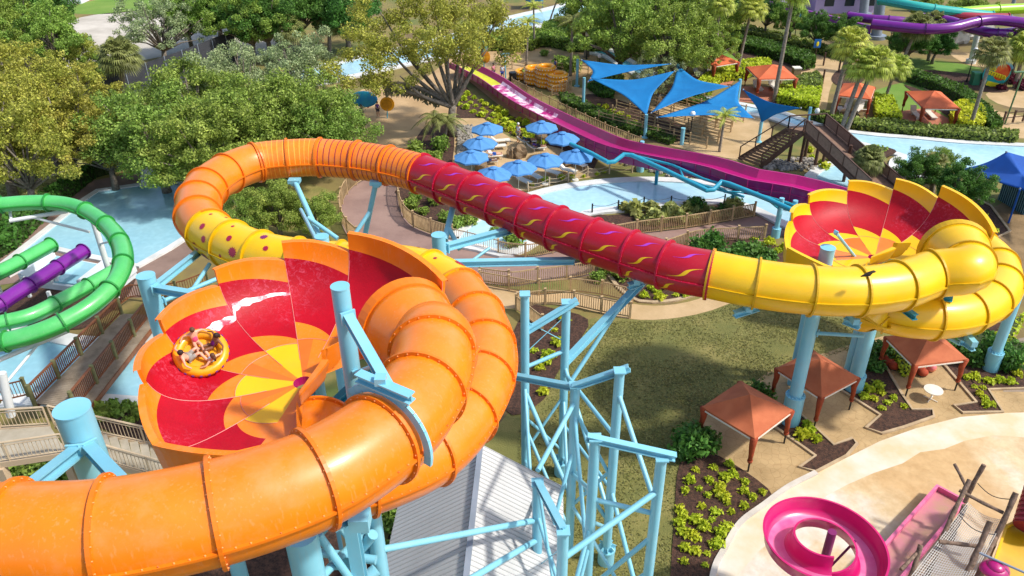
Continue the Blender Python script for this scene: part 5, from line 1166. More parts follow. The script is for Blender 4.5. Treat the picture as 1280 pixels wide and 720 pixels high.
def person(label, loc, J, rz=0, scale=1.0, skin='l', top=None, bottom=None, hair=HAIR, longhair=False, onepiece=False, group=None, M=None):
    """J: joints pelvis chest neck head shL elL haL shR elR haR hipL knL ftL hipR knR ftR (local metres)"""
    root = thing('person', label, 'person', (0, 0, 0), group)
    P = {k: V(v) for k, v in J.items()}
    order = ['pelvis', 'waist', 'chest', 'neck', 'shL', 'elL', 'wrL', 'haL', 'shR', 'elR', 'wrR', 'haR', 'hipL', 'knL', 'anL', 'toL', 'hipR', 'knR', 'anR', 'toR', 'headb', 'head', 'crown']
    P['waist'] = P['pelvis'].lerp(P['chest'], .45); P['wrL'] = P['elL'].lerp(P['haL'], .82); P['wrR'] = P['elR'].lerp(P['haR'], .82)
    hd = (P['head']-P['neck']).normalized(); P['headb'] = P['head']-hd*.06; P['crown'] = P['head']+hd*.07
    for s in 'LR':
        P['an'+s] = P['ft'+s]; kd = (P['ft'+s]-P['kn'+s]).normalized(); fw = V(J.get('fwd', (1, 0, 0))); P['to'+s] = P['ft'+s]+(fw-kd*fw.dot(kd)*.7).normalized()*.17
    rad = dict(pelvis=.145, waist=.125, chest=.15, neck=.055, shL=.065, shR=.065, elL=.042, elR=.042, wrL=.03, wrR=.03, haL=.035, haR=.035, hipL=.09, hipR=.09, knL=.062, knR=.062, anL=.042, anR=.042, toL=.035, toR=.035, headb=.075, head=.1, crown=.07)
    E_ = [('pelvis', 'waist'), ('waist', 'chest'), ('chest', 'neck'), ('neck', 'headb'), ('headb', 'head'), ('head', 'crown'), ('chest', 'shL'), ('shL', 'elL'), ('elL', 'wrL'), ('wrL', 'haL'), ('chest', 'shR'), ('shR', 'elR'), ('elR', 'wrR'), ('wrR', 'haR'), ('pelvis', 'hipL'), ('hipL', 'knL'), ('knL', 'anL'), ('anL', 'toL'), ('pelvis', 'hipR'), ('hipR', 'knR'), ('knR', 'anR'), ('anR', 'toR')]
    ix = {k: i for i, k in enumerate(order)}
    skin_mesh('body', [P[k] for k in order], [(ix[a], ix[b_]) for a, b_ in E_], [rad[k] for k in order], SKIN[skin], root, 1)
    if top:
        if onepiece: vs = ['pelvis', 'waist', 'chest']; skin_mesh('swimsuit', [P[k] for k in vs], [(0, 1), (1, 2)], [.165, .145, .168], top, root)
        else:
            vs = [P['chest'], P['waist'], P['shL'], P['shR'], P['shL'].lerp(P['elL'], .5), P['shR'].lerp(P['elR'], .5), P['pelvis'].lerp(P['waist'], .3)]
            skin_mesh('shirt', vs, [(0, 1), (0, 2), (0, 3), (2, 4), (3, 5), (1, 6)], [.17, .155, .085, .085, .07, .07, .16], top, root)
    if bottom:
        vs = [P['pelvis'], P['hipL'], P['hipR'], P['hipL'].lerp(P['knL'], .85), P['hipR'].lerp(P['knR'], .85)]; skin_mesh('shorts', vs, [(0, 1), (0, 2), (1, 3), (2, 4)], [.165, .115, .115, .085, .085], bottom, root)
    hb = MB(); up = hd; bk = V(J.get('back', (-.6, 0, 0)))
    hb.blob(P['head']+up*.035+bk.normalized()*.025, .118, 12, 8, sc_=(1, .95, 1.0)); 
    if longhair: hb.tube([P['head']+bk.normalized()*.06, P['head']+bk.normalized()*.12-V((0, 0, .12)), P['neck']+bk.normalized()*.12-V((0, 0, .12))], .08, n=8, radii=[.1, .085, .05])
    hb.build('hair', hair, root, smooth=True)
    fb = MB(); f = -bk.normalized(); e2 = up.cross(f).normalized()
    for sg in (-1, 1): fb.blob(P['head']+f*.095+e2*.035*sg+up*.01, .014, 6, 4)
    fb.build('eyes', HAIR, root); nb = MB(); nb.blob(P['head']+f*.108-up*.02, .018, 6, 4); nb.build('nose', SKIN[skin], root)
    root.scale = (scale,)*3
    if M is not None: root.matrix_world = M
    else: root.location = loc; root.rotation_euler = (0, 0, rz)
    return root
STAND = dict(pelvis=(0, 0, .93), chest=(0, 0, 1.28), neck=(0, 0, 1.47), head=(.03, 0, 1.62), shL=(0, .17, 1.38), elL=(-.02, .24, 1.1), haL=(.1, .25, .86), shR=(0, -.17, 1.38), elR=(-.02, -.24, 1.1), haR=(.1, -.24, .86), hipL=(0, .09, .86), knL=(.03, .11, .48), ftL=(0, .12, .06), hipR=(0, -.09, .86), knR=(.06, -.1, .48), ftR=(-.03, -.11, .06), fwd=(1, 0, 0), back=(-1, 0, 0))
RECL = dict(pelvis=(0, 0, .5), chest=(-.33, 0, .68), neck=(-.48, 0, .8), head=(-.55, 0, .93), shL=(-.4, .17, .74), elL=(-.25, .28, .55), haL=(0, .24, .52), shR=(-.4, -.17, .74), elR=(-.25, -.28, .55), haR=(0, -.24, .52), hipL=(.03, .09, .48), knL=(.42, .1, .58), ftL=(.8, .1, .46), hipR=(.03, -.09, .48), knR=(.42, -.1, .5), ftR=(.82, -.1, .46), fwd=(0, 0, 1), back=(-.7, 0, .1))
def gp(x, y, z=.03): p = pt(x, y); return (p.x, p.y, z)
person('person standing on the upper plaza in a pink top and dark shorts', gp(617, 98), STAND, R(-60), 1.1, 'm', cloth('pink', 'd88a98'), cloth('dark', '2c2c38'))
person('person standing on the upper plaza in white shirt and blue shorts beside the butterfly sign', gp(628, 100), STAND, R(-100), 1.15, 'm', cloth('white', 'e4e6ea'), cloth('blue', '1c4c9c'))
person('person in white shirt and light trousers standing by the umbrellas', gp(648, 178), STAND, R(-140), 1.2, 'm', cloth('white', 'e4e6ea'), cloth('grey', '9a958c'), hair=mat('white_hat_cloth', 'dcdcd8', .8))
person('person in purple top walking near the round yellow sign', gp(473, 146), STAND, R(-90), 1.0, 'm', cloth('purple', '5c3a8c'), cloth('dark', '2c2c38'))
person('person in black standing with strollers at the left of the plaza', gp(453, 152), STAND, R(-30), 1.1, 'm', cloth('black', '202024'), cloth('dark', '2c2c38'))
person('person in blue leaning by the queue entrance near the raft stacks', gp(694, 92), STAND, R(200), 1.1, 'd', cloth('blue', '1c4c9c'), cloth('dark', '2c2c38'))
person('person lying on a lounger under the far umbrella in dark clothes', gp(659, 181, .0), RECL, R(10), 1.1, 'm', cloth('teal', '1c5060'), cloth('dark', '2c2c38'))
person('person lying on a lounger in a purple top by the boulder', gp(671, 189, 0), RECL, R(10), 1.1, 'm', cloth('purple', '5c3a8c'), cloth('dark', '2c2c38'))
person('person lying on the lounger by the third left umbrella with a white towel', gp(616, 199, 0), RECL, R(8), 1.1, 'l', cloth('white', 'e4e6ea'), cloth('blue', '1c4c9c'))
person('person reclining in red under the centre umbrella', gp(645, 222, 0), RECL, R(-60), 1.1, 'm', cloth('red', '8c2028'), cloth('dark', '2c2c38'))
person('person in blue swimwear reclining under the third umbrella', gp(610, 207, 0), RECL, R(8), 1.1, 'd', cloth('navy', '1c2850'), cloth('navy', '1c2850'))
# ---- raft with four riders in the bowl
def raft_mesh(root, r=1.0, tr=.24, riders=True):
    b = MB(); n = 32; k = 12
    for i in range(n):
        a = 2*math.pi*i/n; d = V((math.cos(a), math.sin(a), 0))
        for j in range(k): t = 2*math.pi*j/k; b.v.append(tuple(d*(r-tr+math.cos(t)*tr)+V((0, 0, tr+math.sin(t)*tr))))
    for i in range(n):
        for j in range(k): b.f.append((i*k+j, ((i+1) % n)*k+j, ((i+1) % n)*k+(j+1) % k, i*k+(j+1) % k)); b.m.append(0)
    b.build('tube', RAFTY, root, smooth=True)
    f = MB(); f.cyl((0, 0, .08), (0, 0, .14), r-tr, n=32); f.build('floor', RAFTY, root)
    h = MB()
    for i in range(22):
        a = 2*math.pi*(i+.5)/22; d = V((math.cos(a), math.sin(a), 0)); s = V((-d.y, d.x, 0))
        h.box(d*(r+.005)+V((0, 0, tr*1.05)), (.04, r*.09, tr*.45), a)
    h.build('grip_tabs', PURPLE if riders else WHITEP, root); return root
RAFTY = mat('raft_yellow_vinyl', 'f0a818', .35, 'e89c10', 2, coat=.2)
RD = 1.13
bp = bowl_point(BC, 0, 4, .38, .60); t1 = (bowl_point(BC, 0, 4, .38, .66)-bowl_point(BC, 0, 4, .38, .54)).normalized(); t2 = (bowl_point(BC, 0, 4, .5, .60)-bowl_point(BC, 0, 4, .26, .60)).normalized()
nz_ = t1.cross(t2).normalized(); nz_ = nz_ if nz_.z > 0 else -nz_
def find_raft():
    best = None
    for si in range(2, 6):
        for f in [i/10 for i in range(11)]:
            for t in [.45+.02*i for i in range(22)]:
                w = bowl_point(BC, 0, si, f, t)-V((0, 0, H)); d = w.dot(Fv); x = 640+FPX*w.dot(Rv)/d; y = 360-FPX*w.dot(Uv)/d; e = (x-251)**2+(y-449)**2
                if best is None or e < best[0]: best = (e, si, f, t)
    return best[1:]
si, f_, t_ = find_raft(); print('RAFT', si, f_, t_)
P0 = bowl_point(BC, 0, si, f_, t_); ta = (bowl_point(BC, 0, si, f_, min(1, t_+.08))-bowl_point(BC, 0, si, f_, t_-.12)).normalized()
rad_ = V((P0.x-BC.x, P0.y-BC.y, 0)).normalized(); tg = V((-rad_.y, rad_.x, 0)); nr = tg.cross(ta).normalized(); nr = nr if nr.z > 0 else -nr
nr = (nr*.6+V((.1, -.75, .8))*.6).normalized(); ex = (ta-nr*ta.dot(nr)).normalized(); ey = nr.cross(ex)
RS = .78
RM = Matrix(((ex.x, ey.x, nr.x, 0), (ex.y, ey.y, nr.y, 0), (ex.z, ey.z, nr.z, 0), (0, 0, 0, 1)))
RM = Matrix.Translation(P0+nr*.22) @ RM @ Matrix.Diagonal((RS, RS, RS, 1))
rf = thing('raft', 'round yellow raft with purple grip tabs carrying four riders round the crimson bowl wall', 'raft', (0, 0, 0)); raft_mesh(rf, 1.06, .21); rf.matrix_world = RM
SITR = dict(pelvis=(-.52, 0, .28), chest=(-.72, 0, .6), neck=(-.76, 0, .78), head=(-.72, 0, .93), shL=(-.74, .17, .7), elL=(-.78, .42, .6), haL=(-.62, .6, .5), shR=(-.74, -.17, .7), elR=(-.78, -.42, .6), haR=(-.62, -.6, .5), hipL=(-.46, .09, .27), knL=(-.14, .13, .5), ftL=(.1, .1, .22), hipR=(-.46, -.09, .27), knR=(-.12, -.1, .46), ftR=(.12, -.12, .22), fwd=(1, 0, .2), back=(-1, 0, .1))
up0 = math.degrees(math.atan2(*( (lambda w: (w.dot(ey), w.dot(ex)))(V((0, 1, 0)))) )) # raft-space bearing of world +Y
for dang, lb, sk, tp, bt, op, lh, hr, hs in [(40, 'person in a pink swimsuit sitting at the back left of the raft', 'l', cloth('pink_swim', 'e0507c'), None, True, True, HAIR2, .72), (-42, 'person in a purple swimsuit sitting at the back right of the raft', 'd', cloth('purple_swim', '6c1478'), None, True, True, HAIR, .72),
        (135, 'shirtless dark haired person sitting at the front left of the raft', 'l', None, cloth('grey', '6a6e78'), False, False, HAIR, .78), (-120, 'person in a pale blue swimsuit sitting at the front right of the raft', 'l', cloth('paleblue_swim', 'a8c4dc'), None, True, True, HAIR2, .7)]:
    m = RM @ Matrix.Rotation(R(up0+dang+180), 4, 'Z') @ Matrix.Translation((-.02, 0, .02)) @ Matrix.Scale(hs*1.3, 4)
    person(lb, (0, 0, 0), SITR, 0, 1, sk, tp, bt, hr, lh, op, M=m)
# ---- stacks of yellow rafts
def make_raft_stacked():
    root = thing('raft', 'raft', 'raft'); raft_mesh(root, 1.15, .26, False); return Proto(root)
RP = make_raft_stacked()
pos = ['bottom', 'second from the bottom', 'third from the bottom', 'fourth from the bottom', 'fifth from the bottom']
for (x, y), n, lb in [((655, 98), 2, 'far left short stack'), ((668, 104), 4, 'second stack from the left'), ((682, 108), 5, 'tall middle stack'), ((697, 112), 4, 'right hand stack by the wooden gate')]:
    p = pt(x, y)
    for k in range(n): RP.place((p.x, p.y, .03+k*.5), rnd.random(), f'yellow raft, {pos[k] if k < n-1 else "topmost"} in the {lb}', 'yellow rafts stacked on the plaza', 1.12)
# ---- fences
def fence(label, px, h=1.1, m=None, picket=.16, postd=2.2, pw=.14, smooth=4, z=.02, tilt=None, world=None, pm=None, pr=.045, rails=(.12, .95), thick=.03, hw=0, group=None, rw=.08):
    pts = world or ([V((p.x, p.y, z)) for p in (catmull(g(px), smooth) if smooth else g(px))]); m = m or FENCEW
    root = thing('fence', label, 'fence', pts[0], group); L_ = resample(pts, .05)
    n = len(L_)-1; tot = n*.05; k = max(1, round(tot/postd))
    for i in range(k+1):
        p = L_[round(i*n/k)]; b = MB(); b.box(p+V((0, 0, (h+.1)/2)), (pw, pw, h+.1), 0); b.box(p+V((0, 0, h+.12)), (pw*1.3, pw*1.3, .05), 0); b.build('post', pm or m, root)
    b = MB(); rp = resample(pts, .6)
    for a, q in zip(rp, rp[1:]):
        pass
    for f in rails:
        b = MB()
        for a, q in zip(rp, rp[1:]): b.beam(a+V((0, 0, h*f)), q+V((0, 0, h*f)), thick*1.6, rw)
        b.build('rail', m, root)
    b = MB(); st = max(1, round(picket/.05)) if picket else 0
    if picket:
        step = resample(pts, picket)
        for a, q in zip(step, step[1:]):
            d = (q-a); d.z = 0
            b.box(a+V((0, 0, h*.53)), (thick, pr, h*.8), math.atan2(d.y, d.x)+math.pi/2 if False else math.atan2(d.y, d.x))
        b.build('pickets', m, root)
    return root
fence('tan picket fence curving round the left of the pinkish walkway', [(463, 222), (445, 232), (431, 248), (426, 270), (434, 292), (448, 306)], 1.5, pr=.1)
fence('tan picket fence round the planting bed under the crimson tube', [(498, 234), (499, 256), (510, 279), (535, 292), (566, 302)], 1.4, pr=.1)
fence('thin metal railing along the end of the lazy river', [(566, 302), (595, 309), (623, 317)], 1.2, TAUPE, .2, 1.6, .06, pr=.025)
fence('tan picket fence left of centre above the pinkish walkway', [(623, 318), (640, 321), (663, 322), (690, 317), (720, 308)], 1.2, pr=.1)
fence('tan picket fence on the far side of the right hand walkway', [(765, 299), (800, 293), (857, 286), (905, 278), (942, 271)], 1.25, pr=.1)
fence('tan picket fence on the near side of the right hand walkway', [(955, 300), (912, 302), (870, 305), (830, 318), (790, 329), (733, 345), (690, 352), (663, 355), (640, 358), (600, 353)], 1.25, pr=.1)
fence('tan picket fence on the upper edge of the curved tan path', [(790, 379), (750, 370), (713, 366), (673, 369), (640, 364), (600, 357)], 1.2, pr=.1)
fence('tan picket fence on the lower edge of the curved tan path', [(787, 398), (750, 391), (713, 383), (677, 381), (647, 386)], 1.2, pr=.1)
fence('short tan fence section by the lattice tower', [(645, 388), (660, 400), (678, 414)], 1.2, pr=.1)
for i in range(7):
    x0 = 748+i*3+(i % 2)*6; y0 = 141+i*-4.4+10
    fence('wooden queue rail number row '+['nearest the magenta slide', 'second from the slide', 'third from the slide', 'in the middle of the queue', 'fifth from the slide', 'second from the river', 'nearest the river'][i], [(x0+8*i, 152-i*6.5), (x0+60+8*i, 168-i*6.5), (x0+135+5*i, 186-i*6.8)], 1.15, FENCEW, 0, 2.0, .12, 0, rails=(.3, .6, .92), group='queue rails under the blue sails')
fence('long tan railing along the upper side of the magenta slide', [(640, 110), (680, 131), (720, 151), (760, 170), (800, 186)], 1.2, FENCEW, .3, 1.8, .1, 0, pr=.05)
fence('low wooden gate fence by the raft stacks', [(690, 120), (704, 117), (714, 112)], 1.2, FENCEW, .3, 1.2, .12, 0, pr=.08)
fence('tan railing on the upper plaza behind the raft stacks', [(640, 86), (660, 90), (690, 88), (735, 92)], 1.1, FENCEW, 0, 2.2, .12, 0, rails=(.5, .9))
def ropefence(label, px, h=1.0, n=2):
    pts = resample(catmull(g(px), 6), 2.2); root = thing('rope_fence', label, 'rope fence', pts[0])
    for p in pts: b = MB(); b.cyl((p.x, p.y, 0), (p.x, p.y, h), .07, n=8); b.build('post', BLACK if 'dark' in label else TAUPE, root)
    for f in ([.85, .5] if n == 2 else [.85]):
        for a, q in zip(pts, pts[1:]):
            c = [a.lerp(q, t)+V((0, 0, h*f-.22*math.sin(math.pi*t))) for t in [i/6 for i in range(7)]]; b = MB(); b.tube(c, .025, n=5); b.build('rope', TAUPE if 'dark' not in label else mat('grey_rope', '5c6068', .8), root)
ropefence('rope fence with pale posts between the umbrella patio and the lazy river', [(660, 240), (695, 232), (728, 222), (765, 217), (790, 216)])
ropefence('dark rope fence along the near bank of the lazy river', [(740, 268), (770, 264), (806, 259), (845, 258), (882, 259), (905, 256)], 1.0, 1)
# dark privacy fence at upper left
pts = g([(108, 146), (150, 134), (200, 116), (250, 96), (298, 74)]); df = thing('privacy_fence', 'long black fabric privacy fence behind the trees at upper left', 'fence', pts[0]); FAB = mat('black_fabric', '2c2e34', .9, '3a3c42', .5, .4, 3)
b = MB(); q = resample(catmull(pts, 5), .6)
for a, c in zip(q, q[1:]): b.beam(a+V((0, 0, 2)), c+V((0, 0, 2)), .05, 3.9)
b.build('fabric', FAB, df)
for a in q[::5]: b = MB(); b.cyl(a+V((0, -.1, 0)), a+V((0, -.1, 4.05)), .06, n=8); b.build('post', GREYST, df)
# ---- lamp posts
def lamp(label, base, top, h=None, col=BLACK):
    B = pt(*base); T = onY(*top, B.y); root = thing('lamp_post', label, 'lamp post', B); b = MB(); b.cyl(B, (B.x, B.y, T.z-.3), .07, .05, n=8); b.cyl(B, (B.x, B.y, .5), .14, .1, n=8); b.build('pole', col, root)
    q = MB(); q.blob((B.x, B.y, T.z-.05), .28, 12, 8, sc_=(1, 1, 1.15)); q.build('globe', mat('lamp_globe', 'e6e6e2', .3), root, smooth=True); c = MB(); c.cyl((B.x, B.y, T.z-.42), (B.x, B.y, T.z-.28), .1, .16, n=8); c.cyl((B.x, B.y, T.z+.22), (B.x, B.y, T.z+.34), .08, .02, n=8); c.build('fitting', col, root); return root
lamp('black lamp post with white globe in front of the queue rails', (862, 178), (865, 142)); lamp('black lamp post with white globe under the first blue sail', (748, 110), (751, 69)); lamp('black lamp post with white globe beside the stair bridge top', (1019, 152), (1021, 138))
lamp('black lamp post with white globe left of the green bin', (1208, 103), (1219, 62)); lamp('black lamp post at the upper path with a hanging banner', (993, 48), (1000, 12)); lamp('black lamp post behind the leaning palm', (1110, 62), (1113, 38))
lamp('black lamp post behind the raft stacks', (733, 74), (735, 42))
bn = onY(998, 25, pt(993, 48).y); b = MB(); b.box(bn+V((.4, 0, 0)), (.7, .05, 2.2), 0); o = b.build('banner', mat('blue_yellow_banner', '2c8cc0', .7, 'e8e0a0', .9, lo=.45, hi=.55), base=(bn.x, bn.y, bn.z-1.1), label='narrow blue and yellow banner hanging on the upper lamp post', cat='banner')
# ---- shade sails
SP = {}
def spost(k, top, base=None, z=None, r=.16):
    if base: B = pt(*base); T = onY(*top, B.y); T = V((B.x, B.y, T.z))
    else: T = pt(*top, z)
    SP[k] = T; return T
sp = [('A', (722, 74), (721, 108), None, 'leftmost tall cyan sail post by the lamp'), ('B', (730, 97), (729, 133), None, 'cyan sail post in front of the queue entrance'), ('C', (847, 80), (843, 128), None, 'tall cyan sail post between the middle sails'), ('D', (808, 143), (806, 172), None, 'cyan sail post low in front of the queue'), ('E', (924, 99), (920, 140), None, 'cyan sail post at the tip of the fourth sail'), ('F', (951, 152), (948, 178), None, 'cyan sail post beside the stair bridge'), ('G', (1012, 134), (1010, 152), None, 'cyan sail post at the stair bridge landing')]
for k, top, base, z, lb in sp:
    T = spost(k, top, base); root = thing('sail_post', lb, 'post', (T.x, T.y, 0)); b = MB(); b.cyl((T.x, T.y, 0), T, .17, n=14); b.build('post', CYAN, root, smooth=True, ang=40); b = MB(); b.cyl((T.x, T.y, 0), (T.x, T.y, .12), .34, n=14); b.build('base', CYAN, root); b = MB(); b.cyl(T-V((0, 0, .25)), T-V((.3, 0, .25)), .03, n=6); b.build('hook', GREYST, root)
p = pt(852, 181); b = MB(); b.cyl((p.x, p.y, 0), (p.x, p.y, 1.7), .2, n=14); b.cyl((p.x, p.y, 1.7), (p.x, p.y, 1.8), .24, n=14); b.build('short_post', CYAN, smooth=True, ang=40, base=(p.x, p.y, 0), label='short cyan post behind the magenta slide by the lamp', cat='post')
def sail(label, cs, m=SAIL, curve=.10, sagz=.25):
    cs = [V(c) for c in cs]; n = 14; b = MB(); c = sum(cs, V((0, 0, 0)))/len(cs); k = len(cs); ring = []
    for i in range(k):
        a = cs[i]; q = cs[(i+1) % k]
        for j in range(n):
            t = j/n; p = a.lerp(q, t); s = math.sin(math.pi*t); ring.append(p+(c-p)*curve*2.2*s-V((0, 0, .12*s)))
    N_ = len(ring); lev = 6
    for l in range(lev):
        f = l/lev
        for p in ring: q = p.lerp(c, f); q.z -= sagz*math.sin(math.pi*f*.5); b.v.append(tuple(q))
    b.v.append(tuple(c-V((0, 0, sagz))))
    for l in range(lev-1):
        for i in range(N_): b.f.append((l*N_+i, l*N_+(i+1) % N_, (l+1)*N_+(i+1) % N_, (l+1)*N_+i)); b.m.append(0)
    for i in range(N_): b.f.append(((lev-1)*N_+i, (lev-1)*N_+(i+1) % N_, lev*N_)); b.m.append(0)
    root = thing('shade_sail', label, 'shade sail', (c.x, c.y, c.z)); o = b.build('cloth', m, root, smooth=True); md = o.modifiers.new('t', 'SOLIDIFY'); md.thickness = .03
    h = MB()
    for q in cs: h.blob(q, .1, 8, 5)
    h.build('corner_rings', GREYST, root)
def sz(k, dz): return SP[k]-V((0, 0, dz))
sail('blue triangular shade sail furthest left, narrow and flat', [pt(727, 75, 5.6), pt(838, 80, 5.8), pt(735, 102, 4.2)], curve=.13); sail('large blue triangular shade sail second from left pointing down to a post', [pt(738, 98, 4.6), pt(843, 89, 5.6), sz('D', .1)], curve=.13)
sail('blue triangular shade sail in the centre hung from the tallest post', [sz('C', .2), pt(912, 108, 5.0), pt(814, 141, 3.4)], curve=.13); sail('wide blue triangular shade sail low over the queue', [sz('E', .2), pt(942, 148, 3.2), pt(821, 147, 3.0)], curve=.13); sail('blue shade sail furthest right reaching the stair bridge', [pt(929, 112, 4.8), pt(1001, 135, 4.4), sz('F', .1)], curve=.13)
# royal blue canopy and striped hut at the right edge
cz = 4.2; sail('royal blue shade canopy cut by the right edge', [pt(1198, 212, 3.4), pt(1258, 190, 5.2), pt(1330, 200, 3.6), pt(1330, 262, 3.2), pt(1275, 236, 3.0)], SAIL2, .03, .0)
for x, y, z in ((1200, 213, 3.4), (1275, 237, 3.0)):
    q = pt(x, y, z); b = MB(); b.cyl((q.x, q.y, 0), q, .08, n=10); b.build('canopy_post', SAIL2, base=(q.x, q.y, 0), smooth=True, ang=40, label='blue canopy post, '+('left corner one' if x == 1200 else 'front one by the hut'), cat='post')
h0 = pt(1255, 258); hr_ = bearing(pt(1228, 241), h0); hut = thing('striped_hut', 'small dark teal hut with vertical stripes under the royal blue canopy', 'hut', h0); b = MB(); hc = h0+V((math.cos(hr_+1.57), math.sin(hr_+1.57), 0))*1.9+V((math.cos(hr_), math.sin(hr_), 0))*.2; b.box(hc+V((0, 0, 1.3)), (3.2, 3.0, 2.6), hr_); b.build('wall', mat('dark_teal_board', '1e4658', .7, '1a3c4c', 2), hut)
b = MB(); Mz = Matrix.Rotation(hr_, 3, 'Z')
for i in range(14):
    b.box(hc+Mz@V((-1.5+i*.23, -1.52, 1.3)), (.06, .03, 2.55), hr_); b.box(hc+Mz@V((-1.62, -1.4+i*.21, 1.3)), (.03, .06, 2.55), hr_)
b.build('battens', mat('pale_teal_batten', '6f98a4', .7), hut); b = MB(); b.box(hc+V((0, 0, 2.65)), (3.4, 3.2, .12), hr_); b.build('roof', SAIL2, hut)
# ---- magenta slide
ml = thing('open_slide', 'long wide magenta open water slide running diagonally past the umbrellas', 'water slide', pt(780, 215))
MC = [(575, 82, 1.3), (612, 101, 1.4), (650, 124, 1.5), (690, 145, 1.7), (730, 164, 2.0), (770, 176, 2.5), (820, 187, 3.0), (860, 194, 3.3), (900, 203, 3.6), (940, 216, 3.7), (985, 223, 3.6), (1030, 234, 3.5), (1075, 248, 3.4), (1120, 262, 3.3)]
mp = resample(catmull([pt(q[0], q[1]+(-3 if q[0] < 640 else (0 if q[0] < 740 else 5)), q[2]) for q in MC], 8), 1.6); mf = frames(mp); foam = mat('slide_foam', 'b8187a', .4, 'fdf4fa', .7, .6, 8, detail=8, lo=.44, hi=.56); LIMEF = mat('lime_lane', 'd4dc3c', .5, 'c8c830', 2)
prof = [(-1.42, .8), (-1.3, .8), (-1.12, .35), (-.9, .06), (-.45, 0), (0, .03), (.45, 0), (.9, .06), (1.12, .35), (1.3, .7), (1.42, .7)]
for q in range(0, len(mf)-1, 1):
    b = MB(); F2 = mf[q:q+2]
    for (p, d, sd, u) in F2:
        sd = V((sd.x, sd.y, 0)).normalized(); b.v += [tuple(p-sd*x+V((0, 0, z-.5))) for x, z in reversed(prof)]+[tuple(p-sd*x+V((0, 0, z-.62))) for x, z in prof]
    n = len(prof)*2
    for j in range(n): b.f.append((j, n+j, n+(j+1) % n, (j+1) % n)); b.m.append(1 if (q < 6 and 3 <= j <= 6) else (2 if (6 <= q < 15 and 2 <= j <= 7) else 0))
    o = b.build('trough_section', [MAGENTA, LIMEF, foam], ml, smooth=True, ang=45)
    r = MB(); p, d, sd, u = F2[0]; sd = V((sd.x, sd.y, 0)).normalized(); pp = [p-sd*x*1.03+V((0, 0, z-.66)) for x, z in prof]; p_ = p+sd*1.5; r.beam(p_+V((0, 0, .25)), p_-V((0, 0, .95 if q > 14 else .45)), .07, .05); r2_ = MB(); r2_.beam(p+sd*1.49-V((0, 0, .3)), F2[1][0]+V((F2[1][2].x, F2[1][2].y, 0)).normalized()*1.49-V((0, 0, .3)), .04, .05); r2_.build('seam_strip', MAGENTA, o); r.build('rib', MAGENTA, o)
sb = MB()
for qi, ((p, d, sd, u), (p2, d2, s2, u2)) in enumerate(zip(mf, mf[1:])):
    dr = .95 if qi > 14 else .45
    sd = V((sd.x, sd.y, 0)).normalized(); s2 = V((s2.x, s2.y, 0)).normalized()
    a = p+sd*1.46; c = p2+s2*1.46; sb.quad(a+V((0, 0, .26)), c+V((0, 0, .26)), c-V((0, 0, dr)), a-V((0, 0, dr)))
sb.build('side_skirt', MAGDARK, ml)
for q in range(6, len(mf), 5):
    p = mf[q][0]; b = MB(); b.cyl((p.x, p.y, 0), (p.x, p.y, p.z-.7), .16, n=10); b.build('post', TEALP, ml, smooth=True, ang=40)
# ---- turquoise pipe run in front of it
def pipe(label, px, r, m=TEALP, name='pipe_run'):
    b = MB(); b.tube([pt(*q) for q in px], r, n=12); p0 = pt(*px[0]); return b.build(name, m, smooth=True, ang=40, base=(p0.x, p0.y, 0), label=label, cat='pipe')
pr1 = thing('pipe_truss', 'turquoise pipe truss on posts zigzagging in front of the magenta slide', 'truss', pt(880, 262))
for nm, px, r in [('pipe', [(713, 180, 3.0), (740, 192, 3.0), (760, 203, 3.0), (768, 202, 3.0), (780, 193, 3.4), (790, 194, 3.4), (830, 212, 3.3), (884, 238, 3.2), (892, 237, 3.2), (902, 227, 3.6), (912, 230, 3.6), (960, 249, 3.5), (1002, 268, 3.4)], .2), ('pipe', [(790, 194, 3.2), (840, 206, 3.1), (880, 224, 3.0), (930, 238, 3.0), (985, 254, 2.9), (1005, 262, 2.9)], .12), ('pipe', [(820, 209, 2.6), (880, 232, 2.6), (930, 246, 2.6)], .1)]:
    b = MB(); b.tube([pt(*q) for q in px], r, n=12); b.build(nm, TEALP, pr1, smooth=True, ang=40)
for (x, y), z in (((917, 258), 3.2), ((969, 296), 3.4), ((986, 296), 3.2), ((800, 214), 3.0)):
    p = pt(x, y); b = MB(); b.cyl((p.x, p.y, 0), (p.x, p.y, z), .2, n=14); o = b.build('post', CYAN, pr1, smooth=True, ang=40); q = MB(); q.cyl((p.x, p.y, 0), (p.x, p.y, .8), .36, n=14); q.build('pedestal', CYAN, o, smooth=True, ang=40)
for a, c in (((905, 228, 3.5), (918, 236, 2.0)), ((895, 232, 3.2), (914, 242, 2.0)), ((905, 240, 2.8), (930, 240, 3.0)), ((960, 250, 3.4), (975, 262, 2.4)), ((855, 224, 3.2), (850, 212, 3.0)), ((940, 243, 3.4), (948, 240, 3.0))):
    b = MB(); b.cyl(pt(*a), pt(*c), .09, n=8); b.build('brace', TEALP, pr1, smooth=True)
